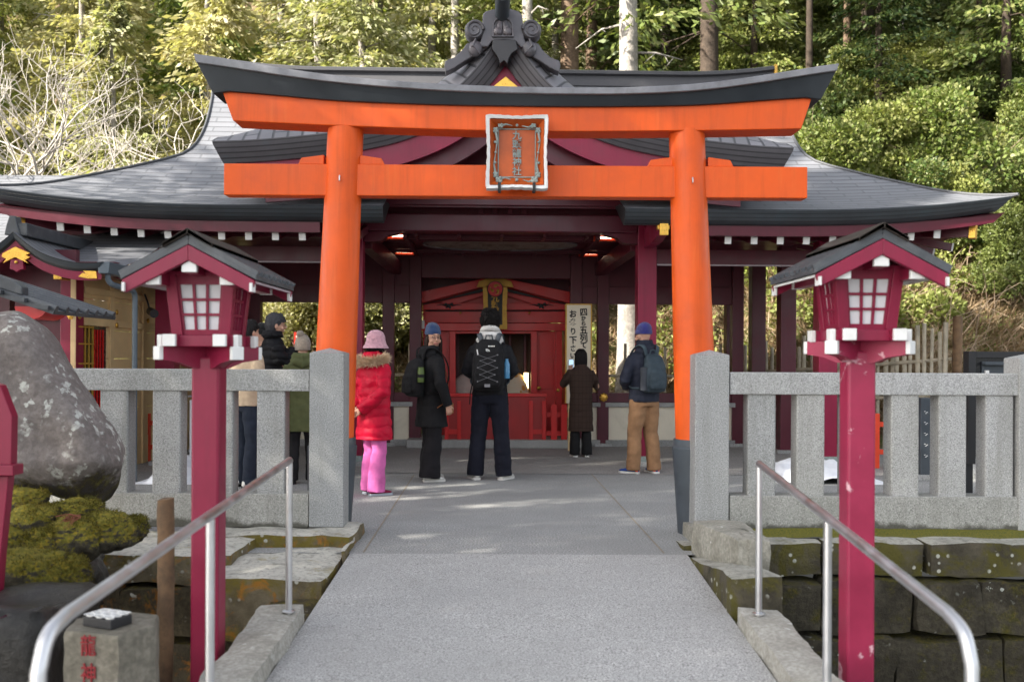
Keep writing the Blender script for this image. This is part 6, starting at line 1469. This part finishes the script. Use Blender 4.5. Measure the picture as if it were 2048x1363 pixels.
# tall man in the middle
pm_ = person('tall man with curly hair, grey hood and black jacket seen from behind', 979, 958, 1.835, -R(3), 0, dict(mat=black, hem=.88, w=1.05, flare=1.0, amp=.009, sleeve=.068), dict(mat=navytr, knee=.086, hem=.090), (wht, solw), (((-.245, .0, 1.13), (-.14, .21, 1.06)), ((.245, .0, 1.13), (.14, .21, 1.06))), (None, None), None, ('curly', M['hairblack']), feet=((-.15, 0, 24), (.15, 0, -24)), seed=7, hips=1.06, hood=('down', hoodg))
m = MB(); k = pm_.k; m.tube([Vector((.078*math.sin(a), -.0-.080*math.cos(a), 1.515+.012*math.cos(a)))*k for a in (x*math.pi/10 for x in range(21))], .048*k, 12, caps=False); m.tube([Vector((.074*math.sin(a), -.0-.078*math.cos(a), 1.56+.02*math.cos(a)))*k for a in (x*math.pi/10 for x in range(21))], .034*k, 12, caps=False); mk('hood_collar', blob(m, .009, 3, .5, wrinkle(.007, 14, 14, seed=3)), hoodg, pm_.o, smooth='all')
bag, V_, y0, w, h, dp, z0 = backpack(pm_, 'large black backpack with white crest and grey bungee cord on the tall man', blackp, .335, .53, .20, .93, strap=M['base_dark'])
yb = y0/k-dp*1.0; m = MB(); cz_ = z0+h*.56
def srf(x, z): f = (z-z0)/h; return -.135-dp*(.5+.5*curve([(0, .55), (.04, .85), (.2, 1), (.5, 1), (.75, .85), (.92, .6), (1, .3)], f)*(1-(x/.17)**4*.5))-(.03 if f < .55 else 0.004)
for a, b in ((-1, 1),):
    zs = [z0+.10, z0+.17, z0+.24, z0+.31, z0+.37]; left = [V_(-.075 if i % 2 else -.10, srf(.09, z), z) for i, z in enumerate(zs)]; right = [V_(.075 if i % 2 else .10, srf(.09, z), z) for i, z in enumerate(zs)]
    for i in range(4): m.tube([left[i], lerp(left[i], right[i+1], .5)+V_(0, -.012, 0), right[i+1]], .0022, 5); m.tube([right[i], lerp(right[i], left[i+1], .5)+V_(0, -.012, 0), left[i+1]], .0022, 5)
    for p in left+right: m.ball(p, .008, 6)
m.build('bungee_cord', paint('cord_grey', (.16, .16, .17), .6), bag, smooth=True)
m = MB(); lz = z0+h*.77; ly2 = srf(0, lz)-.012             # crest: three quarter-arcs with two lines of lettering marks
for r in (.012, .022, .032):
    m.tube([V_(-.02+r*math.cos(a)*1.25, ly2-.004, lz-.005+r*math.sin(a)*.8) for a in (x*math.pi/2/6 for x in range(7))], .0035, 5)
for j in range(5): m.box(V_(.03+j*.014-.02, ly2-.01, lz+.05), (.010, .003, .012))
m.build('crest', M['white'], bag); m = MB(); m.box(V_(0, srf(0, z0+.06)-.012, z0+.06), (.06, .006, .034)); m.build('reflective_patch', M['capgrey'], bag, bevel=.003)
m = MB(); m.tube([V_(-.10, srf(.1, z0+h*.70)-.006, z0+h*.70), V_(-.11, srf(.1, z0+h*.80)-.004, z0+h*.80)], .006, 6); m.build('zip_pull', M['white'], bag)
m = MB(); m.lathe([(0, 0), (.033, 0), (.035, .02), (.035, .15), (.018, .19), (.018, .21), (0, .21)], (0, 0, 0), 14); m.v = [tuple(Vector(v)+V_(.185, -.20, 1.06)) for v in m.v]; m.build('bottle', paint('blue_bottle', (.05, .20, .36), .25), bag, smooth=True, ang=40)
m = MB()
for s in (-1, 1): m.tube([V_(s*.165, -.17, z0+.10), V_(s*.19, -.17, z0-.02), V_(s*.20, -.15, z0-.14)], .006, 5)
m.build('loose_strap', blackp, bag)
# woman photographing the shrine
pp2 = person('short woman in a brown check coat holding up her phone to the shrine', 1161, 913, 1.45, R(6), 0, dict(mat=check, hem=.42, w=1.05, flare=1.06, sleeve=.072), dict(mat=blk, knee=.078, hem=.09), (blk, solw), (((-.27, .10, 1.18), (-.13, .25, 1.40)), ((.29, .07, 1.14), (.04, .26, 1.36))), (((.1, .2, 1), (.3, 1, 0), .9), ((-.2, .2, 1), (-.3, 1, 0), .9)), None, ('bob', M['hairblack'], -.18), feet=((-.10, 0, 6), (.10, 0, -6)), seed=8)
q = PAV; w_ = Matrix.Translation(pp2.g) @ Matrix.Rotation(pp2.rz, 4, 'Z') @ (Vector((-.115, .285, 1.50))*pp2.k); ph = thing('smartphone', 'smartphone with a pale blue screen held by the woman in the check coat', 'smartphone', w_, R(6)); MB().bx(-.036, .036, -.004, .004, -.07, .07).build('phone_body', M['iron'], ph, bevel=.003); MB().bx(-.032, .032, -.0055, -.0042, -.064, .064).build('screen', emit('phone_screen_pale', (.35, .5, .65), .5), ph)
# man with the violet beanie
pv = person('man in a navy jacket, violet beanie and tan trousers by the right torii column', 1287, 946, 1.71, R(28), R(8), dict(mat=navy, hem=.85, w=1.09, flare=.98, sleeve=.075, amp=.009), dict(mat=tan, knee=.088, hem=.085), (blu, solw, orn_), (((-.27, .0, 1.12), (-.12, .20, 1.02)), ((.27, .0, 1.12), (.12, .20, 1.02))), (None, None), ('beanie', kviolet), None, feet=((-.13, .04, 30), (.12, -.03, -8)), seed=9, hips=1.08, hood=('high', navy))
bag, V_, y0, w, h, dp, z0 = backpack(pv, 'slate blue backpack on the man with the violet beanie', C_('slate_bag', (.035, .050, .062), rough=.6), .30, .46, .16, .96, strap=C_('slate_strap', (.05, .07, .085)))
m = MB(); m.tube([V_(.02, srf(.0, z0+.08)+.03, z0+.10), V_(.03, srf(.0, z0+.3)+.035, z0+.30)], .004, 5); m.build('zip', M['capgrey'], bag); m = MB(); m.tube([V_(-.15, -.21, z0+.03), V_(-.15, -.21, z0+.30)], [.042, .040], 12); m.build('side_pocket', C_('slate_pocket', (.05, .055, .065)), bag, smooth=True)
# ---------------------------------------------------------------- hillside and forest
def ss(a, b, x): t = max(0, min(1, (x-a)/(b-a))); return t*t*(3-2*t)
def foot(x): return 18.7-3.0*ss(3.2, 7, x)+1.2*ss(-3, -9, x)
def hz(x, y):
    d = y-foot(x); h = .80*max(0, d) + (.25*math.exp(-((d)/.8)**2) if d > -2 else 0)
    if d > 0: h += min(1, d/3)*(.45*noise.noise(Vector((x*.22, y*.22, 2)))+.18*noise.noise(Vector((x*.8, y*.8, 5))))
    return h
t = NT('hill_soil'); wp = t.world(); n1 = t.noise(wp, .7, 8, .65); n2 = t.noise(wp, 9, 6, .7)
col = t.ramp(n2, [(.3, (.05, .035, .02)), (.5, (.17, .115, .065)), (.7, (.30, .22, .14))]); col = t.mix(t.ramp(n1, [(.46, 0), (.62, .8)]), col, (.07, .11, .025))
M['soil'] = t.bsdf(col, .9, 0, .2, n2, .9, .08)
mb = MB(); xs = [lerp(-34, 34, i/90) for i in range(91)]; ys = [14.0+28*(j/70) for j in range(71)]
mb.grid([[Vector((x, y, hz(x, y)-.012 if hz(x, y) < .02 else hz(x, y))) for x in xs] for y in ys]); struct(mb.build('hill', M['soil'], smooth='all'))
def clumps(centers, radii, n, L, wr, rg, up=.2, spread=.9):
    k = len(centers); c = np.repeat(centers, n, 0); r = np.repeat(radii, n, 0); N = k*n
    u = rg.normal(0, 1, (N, 3)); u /= np.linalg.norm(u, axis=1)[:, None]; rad = rg.uniform(.35, 1, N)**.6
    p = c+u*r*rad[:, None]; d = u+rg.normal(0, spread, (N, 3)); d[:, 2] += up
    Ls = L*rg.uniform(.6, 1.35, N); return diamonds(p, d, Ls, Ls*wr, rg)
CAMP = np.array(CAM)
# leaf palettes; full sun on the slope is painted into the pale and lit ones
PAL = M['leaf_sunlit'] = leaf('leaf_sunlit', [(.20, .225, .075), (.34, .36, .15), (.48, .47, .28), (.58, .53, .40), (.28, .31, .11)], .4)
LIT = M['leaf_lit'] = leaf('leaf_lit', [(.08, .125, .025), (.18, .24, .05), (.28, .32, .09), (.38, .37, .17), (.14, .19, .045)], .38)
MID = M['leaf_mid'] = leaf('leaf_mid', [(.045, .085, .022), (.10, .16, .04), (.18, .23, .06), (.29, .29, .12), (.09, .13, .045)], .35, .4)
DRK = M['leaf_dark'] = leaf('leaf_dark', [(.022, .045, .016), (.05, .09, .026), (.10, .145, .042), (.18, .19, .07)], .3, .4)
BRN = M['leaf_brown'] = leaf('leaf_brown', [(.16, .10, .05), (.30, .21, .12), (.42, .33, .21), (.24, .16, .09), (.50, .42, .30)], .2, .8)
M['bark'] = stone('cedar_bark', (.09, .055, .035), (.26, .18, .12), None, 4, .8); M['barkpale'] = stone('pale_bark', (.20, .175, .15), (.46, .43, .39), None, 3, .8); M['barkdark'] = stone('dark_bark', (.028, .020, .014), (.085, .06, .042), None, 4, .8)
M['twig'] = paint('pale_twig', (.44, .40, .35), .8, .3, 6); M['twigb'] = paint('brown_twig', (.30, .22, .15), .8, .3, 6)
# undergrowth masses covering the slope
def undergrowth(name, label, fn, n, mat, seed, L, per, rr_, wr=.3, up=.25):
    rg = np.random.default_rng(seed); C = []; Rr = []
    while len(C) < n:
        x, y = rg.uniform(-17, 17), rg.uniform(16, 36)
        if abs(x) > .56*y+1: continue
        if rg.random() > fn(x, y): continue
        r = rg.uniform(*rr_); C.append((x, y, hz(x, y)+r*.35)); Rr.append((r, r, r*rg.uniform(.6, 1.0)))
    V, Q = clumps(np.array(C), np.array(Rr), per, L, wr, rg, up); o = mk(name, npmesh(name, V, Q), mat); tag(o, label, 'undergrowth', kind='stuff'); return o
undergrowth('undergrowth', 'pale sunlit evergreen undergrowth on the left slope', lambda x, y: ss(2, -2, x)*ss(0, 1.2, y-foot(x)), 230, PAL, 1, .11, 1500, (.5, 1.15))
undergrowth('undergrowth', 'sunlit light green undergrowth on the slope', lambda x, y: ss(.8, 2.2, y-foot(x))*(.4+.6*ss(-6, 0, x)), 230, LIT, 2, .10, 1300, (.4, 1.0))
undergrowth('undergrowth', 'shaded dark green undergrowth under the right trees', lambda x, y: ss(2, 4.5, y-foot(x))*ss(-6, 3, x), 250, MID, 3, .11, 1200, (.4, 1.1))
# dry grass and litter on the bank
def grass(label, n, mat, seed, fn, Lr, wd):
    rg = np.random.default_rng(seed); P_ = []
    while len(P_) < n:
        x = rg.uniform(-11, 13); y = foot(x)+rg.uniform(-.6, 7)
        if abs(x) < .56*y+.5 and rg.random() < fn(x, y): P_.append((x, y, hz(x, y)))
    C = np.array(P_); N = len(C); D = rg.normal(0, .75, (N, 3)); D[:, 2] = rg.uniform(.1, 1.0, N); D[:, 1] -= .3; Ls = rg.uniform(*Lr, N); V, Q = diamonds(C, D, Ls, np.full(N, wd), rg); o = mk('dry_grass', npmesh('dry_grass', V, Q), mat); tag(o, label, 'grass', kind='stuff')
grass('dry straw and fallen stems covering the bank behind the pavilion', 60000, BRN, 4, lambda x, y: (.35+.65*ss(0, 4, x))*ss(7, 3, y-foot(x))*(1 if noise.noise(Vector((x*.9, y*.9, 0))) > -.25 else .3), (.15, .6), .010)
grass('low green weeds scattered over the bank', 22000, LIT, 5, lambda x, y: ss(.18, .40, noise.noise(Vector((x*.8, y*.8, 7)))+.15), (.10, .30), .022)
# brambles: long arching bare stems
rb3 = random.Random(12); mb = MB()
for k in range(420):
    x = rb3.uniform(3.5, 13); y = foot(x)+rb3.uniform(.2, 7); 
    if abs(x) > .56*y+.5: continue
    p = Vector((x, y, hz(x, y))); d_ = Vector((rb3.uniform(-1, 1), rb3.uniform(-.9, .2), rb3.uniform(.5, 1.3))); L = rb3.uniform(.5, 1.5)
    mb.tube([p, p+d_*L*.5+Vector((0, 0, .1*L)), p+d_*L*.9+Vector((0, 0, -.12*L)), p+d_*L*1.15+Vector((0, 0, -.45*L))], [.008, .006, .005, .003], 4, caps=False)
tag(mb.build('bramble_stems', M['twigb']), 'tangled bare bramble stems on the right bank', 'brambles', kind='stuff')
# trees ------------------------------------------------------------------------------------------------
def trunk_mesh(H, r0, r1, rg_, bend=.15, n=14, dead=8, dl=1.2, z0=.8):
    mb = MB(); off = rg_.uniform(0, 50); pth = []; rad = []
    for i in range(n+1):
        f = i/n; pth.append(Vector((bend*noise.noise(Vector((off, f*2, 0)))*f, bend*noise.noise(Vector((off, f*2, 9)))*f, H*f-.4))); rad.append(lerp(r0, r1, f)*(1+.35*math.exp(-f*14)))
    mb.tube(pth, rad, 12)
    for k in range(dead):
        f = rg_.uniform(z0/H, .95); a = rg_.uniform(0, 6.28); p = Vector((pth[int(f*n)].x, pth[int(f*n)].y, H*f-.4)); L = dl*rg_.uniform(.4, 1); d_ = Vector((math.cos(a), math.sin(a), rg_.uniform(-.25, .35)))
        q = p+d_*L*.5+Vector((0, 0, .05)); e = p+d_*L+Vector((0, 0, rg_.uniform(-.3, .15)))
        mb.tube([p, q, e], [.028, .018, .007], 5)
        for j in range(3): b = lerp(q, e, j/3); mb.tube([b, b+Vector((rg_.uniform(-.3, .3), rg_.uniform(-.3, .3), rg_.uniform(-.25, .1)))], [.009, .003], 4)
    return mb.mesh('trunk')
def conifer_crown(H, z0, R0, seed, nb=100, per=150, L=.19, wr=.20):
    rg = np.random.default_rng(seed); Vs = []; 
    for b in range(nb):
        f = (b+rg.random())/nb; z = z0+(H-z0)*f; R_ = R0*(1-f)**.75*rg.uniform(.65, 1.15)+.15; a = rg.uniform(0, 2*np.pi)
        t = rg.uniform(.12, 1, per)**.8; ax = np.array([np.cos(a), np.sin(a), 0]); si = np.array([-np.sin(a), np.cos(a), 0])
        side = rg.normal(0, .24, per)*(.35+t)*min(1, R_); drop = -.28*R_*t**1.6-np.abs(rg.normal(0, .12, per))
        C = ax*(t*R_)[:, None]+si*side[:, None]; C[:, 2] += z+drop+.12*R_*t
        D = ax*.7+si*(np.sign(side)*.6)[:, None]+rg.normal(0, .33, (per, 3)); D[:, 2] -= .45; Ls = L*rg.uniform(.5, 1.3, per); Vs.append(diamonds(C, D, Ls, Ls*wr, rg)[0])
    V = np.concatenate(Vs); return npmesh('crown', V, np.arange(len(V)).reshape(-1, 4))
def leafy_crown(H, Rx, seed, n=30, per=560, L=.085):
    rg = np.random.default_rng(seed); a = rg.uniform(0, 6.28, n); r = Rx*rg.uniform(.1, .85, n); z = H*rg.uniform(.3, .95, n); C = np.stack([np.cos(a)*r*(1.1-z/H*.6), np.sin(a)*r*(1.1-z/H*.6), z], 1); rr2 = rg.uniform(.22, .42, n)[:, None]*Rx*np.array([[1, 1, .7]]); V, Q = clumps(C, rr2, per, L, .32, rg, .2); return npmesh('crown', V, Q)
rt = random.Random(21)
CR = [conifer_crown(9, .8, 2.3, 50+i) for i in range(4)]; CT = [conifer_crown(15, 6.5, 2.6, 60+i, 80, 90) for i in range(2)]; CS = [leafy_crown(2.6, 1.5, 70+i) for i in range(3)]
TR = [trunk_mesh(9, .16, .03, rt, .3) for i in range(2)]; TT = [trunk_mesh(17, .24, .12, rt, .35, dead=26, dl=1.9, z0=1.5) for i in range(3)]; TS_ = [trunk_mesh(2.2, .07, .02, rt, .2, dead=3, dl=.8) for i in range(1)]
mats_of = {}
def withmat(me, mt):
    k = (me.name, mt.name)
    if k not in mats_of:
        c = me.copy(); c.materials.clear(); c.materials.append(mt); c.polygons.foreach_set('use_smooth', [True]*len(c.polygons)); mats_of[k] = c
    return mats_of[k]
def tree(name, label, group, x, y, trunk, crown, tm, cm, sc_=1.0, cat='tree', sz=None, tk=1.0):
    t = thing(name, label, cat, (x, y, hz(x, y)), rt.uniform(0, 6.28), group)
    for nm, me, mt in (('trunk', trunk, tm), ('crown', crown, cm)):
        if me is None: continue
        o = bpy.data.objects.new(nm, withmat(me, mt)); COL.objects.link(o); o.parent = t; k = tk if nm == 'trunk' else 1; o.scale = (sc_*k, sc_*k, sz or sc_)
    return t
# big trunks the photograph shows one by one: pixel column, distance, diameter in pixels
for px, d, wpx, tm, lab in ((1260, 19.2, 36, 'barkpale', 'thick sunlit pale trunk rising behind the roof, right of the ridge ornament'), (1138, 25, 36, 'bark', 'reddish brown trunk between the ridge ornament and the pale trunk'), (1181, 27, 22, 'bark', 'thinner brown trunk just left of the thick pale trunk'),
    (911, 26, 17, 'barkpale', 'slim pale trunk left of the ridge ornament'), (1055, 24, 22, 'barkpale', 'half lit trunk right beside the ridge ornament'), (1421, 24, 36, 'barkdark', 'thick dark ivy clad trunk behind the right torii column'), (1618, 24, 12, 'barkdark', 'slim dark trunk above the right end of the torii'), (1694, 25, 13, 'bark', 'slim brown trunk right of the torii end'),
    (1733, 27, 22, 'barkdark', 'dark trunk in the shade of the right wood'), (1575, 28, 8, 'barkpale', 'very thin pale trunk in the right wood'), (1802, 28, 10, 'barkpale', 'thin pale trunk among bright foliage at the upper right'), (1330, 29, 16, 'barkdark', 'dark trunk right of the thick pale trunk'), (1500, 30, 20, 'barkdark', 'dark trunk above the right half of the torii beam'), (560, 28, 14, 'barkpale', 'pale thin trunk above the left half of the torii'), (1890, 30, 18, 'barkdark', 'dark trunk at the upper right corner'), (1960, 24, 14, 'barkdark', 'leaning dark trunk near the right picture edge'), (120, 30, 16, 'bark', 'brown trunk deep in the left wood')):
    q = W(px, 200, d); k = wpx*d/FPX/2/.21; big = tm == 'barkpale' and wpx > 30
    tree('cedar_tree', lab, 'tall trees of the wood', q.x, d, TT[px % 3], CT[px % 2] if not big else CT[0], M[tm], MID if px > 1000 else LIT, 1.0 if not big else 1.1, tk=k)
# conifers and evergreens with full crowns
TG = 'feathery conifers on the slope'; LEFTC = [(-17.8, 34.5), (-16.3, 36.5), (-19.5, 37.5), (-14.4, 33), (-17.3, 30.5), (-16.2, 24.3), (-18.5, 33), (-15.5, 27), (-13.5, 23.5), (-12, 29), (-10.6, 24.5), (-9.3, 30), (-8, 26), (-6.8, 22.6), (-6.2, 29), (-5.0, 25.5), (-4.2, 31), (-3.4, 22.8), (-2.2, 27), (-1.2, 30), (-.3, 24.6), (1.2, 28.5), (-8.8, 21.8), (-11.5, 32.5), (-3, 34), (-7, 34)]
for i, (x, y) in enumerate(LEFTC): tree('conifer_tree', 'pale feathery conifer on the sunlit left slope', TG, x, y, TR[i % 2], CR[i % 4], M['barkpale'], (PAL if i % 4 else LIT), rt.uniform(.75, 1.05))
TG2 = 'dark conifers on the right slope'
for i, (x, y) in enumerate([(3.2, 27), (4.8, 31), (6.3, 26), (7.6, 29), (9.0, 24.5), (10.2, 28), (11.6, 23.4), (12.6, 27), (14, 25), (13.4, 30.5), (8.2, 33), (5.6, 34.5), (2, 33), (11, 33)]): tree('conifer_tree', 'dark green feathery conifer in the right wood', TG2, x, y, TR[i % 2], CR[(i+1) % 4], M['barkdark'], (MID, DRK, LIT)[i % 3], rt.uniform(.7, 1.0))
TG3 = 'rounded evergreen shrubs on the slope'
for i in range(46):
    x = rt.uniform(-12, 13); y = foot(x)+rt.uniform(2.6, 9.5)
    tree('evergreen_shrub', 'rounded glossy evergreen shrub on the slope behind the pavilion', TG3, x, y, TS_[0], CS[i % 3], M['bark'], (LIT, MID, PAL if x < 0 else LIT)[i % 3], rt.uniform(.6, 1.15), 'shrub')
for x, y, s_ in ((-3.9, 19.6, 1.0), (-2.6, 19.9, .9), (-4.9, 20.2, 1.1), (-1.3, 20.2, .8)): tree('evergreen_shrub', 'rounded glossy evergreen shrub on the slope behind the pavilion', TG3, x, y, TS_[0], CS[0], M['bark'], PAL, s_, 'shrub')
# leafless trees with white bark at the left
def bare_tree(label, px, d, H, seed):
    r_ = random.Random(seed); q = W(px, 300, d); t = thing('bare_tree', label, 'tree', (q.x, d, hz(q.x, d)-.1), 0, 'leafless white trees at the left'); tk = MB(); cr_ = MB()
    def grow(p, dr, L, rad, dep, mb):
        n = 4; pts_ = [p]; dd = dr.copy()
        for i in range(n): dd = (dd+Vector((r_.uniform(-.33, .33), r_.uniform(-.33, .33), r_.uniform(-.10, .20)))).normalized(); pts_.append(pts_[-1]+dd*L/n)
        mb.tube(pts_, [lerp(rad, rad*.66, i/n) for i in range(n+1)], 6 if dep > 2 else 4, caps=False)
        if dep == 0: return
        for k in range(3 if dep > 1 else 4):
            b = pts_[r_.randint(1, n)] if k else pts_[-1]; a = Vector((r_.uniform(-1, 1), r_.uniform(-1, 1), r_.uniform(-.25, .8))).normalized()
            grow(b, (dd*.55+a*.75).normalized(), L*r_.uniform(.58, .82), rad*.58, dep-1, cr_)
    grow(Vector((0, 0, 0)), Vector((r_.uniform(-.2, .2), -.05, 1)).normalized(), H*.42, .08, 5, tk)
    tk.build('trunk', M['twig'], t, smooth=True); cr_.build('branches', M['twig'], t, smooth='all')
bare_tree('leafless white barked tree leaning left at the picture edge', 20, 19.0, 7.6, 3); bare_tree('leafless white barked tree above the left end of the eave', 158, 19.4, 7.6, 8); bare_tree('small leafless tree with fine twigs between two larger bare ones', 85, 20.5, 6.2, 15)
for i, (px, py, d) in enumerate(((480, 40, 24), (640, 90, 23), (250, 120, 23), (860, 60, 23), (750, 10, 22))): pass
# trees beside the approach that throw the dappled shade
for i, (x, y, s_) in enumerate(SHADE): 
    t = tree('cedar_tree', 'tall cedar beside the approach shading the path', 'cedars along the approach', x, y, TT[i % 3], CT[i % 2], M['bark'], MID, s_*1.22); t.location.z = -.3; t.rotation_euler = (0, 0, i*1.3)
# ---------------------------------------------------------------- camera, sky, sun
cam = bpy.data.cameras.new('camera'); cam.lens = 35; cam.sensor_width = 36; cam.shift_y = SHIFT/2048; cam.clip_end = 500; cam.clip_start = .05
co = bpy.data.objects.new('camera', cam); COL.objects.link(co)
co.matrix_world = Matrix.Translation(CAM) @ Matrix.Rotation(R(90), 4, 'X') @ Matrix.Rotation(ROLL, 4, 'Z'); scene.camera = co
cam.dof.use_dof = True; cam.dof.focus_distance = 9.0; cam.dof.aperture_fstop = 2.4
SUN_DIR = Vector((.80, .45, -.58)).normalized()          # the way the light travels: from the left, a little from behind the camera
el = math.asin(-SUN_DIR.z); az = math.atan2(-SUN_DIR.x, -SUN_DIR.y)
w = bpy.data.worlds.new('World'); scene.world = w; w.use_nodes = True; nt = w.node_tree
sky = nt.nodes.new('ShaderNodeTexSky'); sky.sky_type = 'NISHITA'; sky.sun_disc = False; sky.sun_elevation = el; sky.sun_rotation = az
sky.air_density = 1.0; sky.dust_density = 2.0; sky.ozone_density = 1.0
bg = nt.nodes['Background']; bg.inputs[1].default_value = .12; hs = nt.nodes.new('ShaderNodeHueSaturation'); hs.inputs['Saturation'].default_value = .32; nt.links.new(sky.outputs[0], hs.inputs['Color']); nt.links.new(hs.outputs[0], bg.inputs[0])
sl = bpy.data.lights.new('sun', 'SUN'); sl.energy = 5.0; sl.angle = R(.53); sl.color = (1, .94, .84)
so = bpy.data.objects.new('sun', sl); COL.objects.link(so); so.rotation_euler = SUN_DIR.to_track_quat('-Z', 'Y').to_euler()
vs = scene.view_settings; vs.view_transform = 'Standard'; vs.look = 'None'; vs.exposure = EXPO; vs.gamma = 1.0; vs.use_curve_mapping = False
scene.cycles.use_denoising = True; scene.cycles.max_bounces = 6; scene.cycles.diffuse_bounces = 3; scene.cycles.glossy_bounces = 3; scene.cycles.transmission_bounces = 2
scene.cycles.sample_clamp_indirect = 6
try: scene.cycles.denoiser = 'OPENIMAGEDENOISE'
except Exception: pass
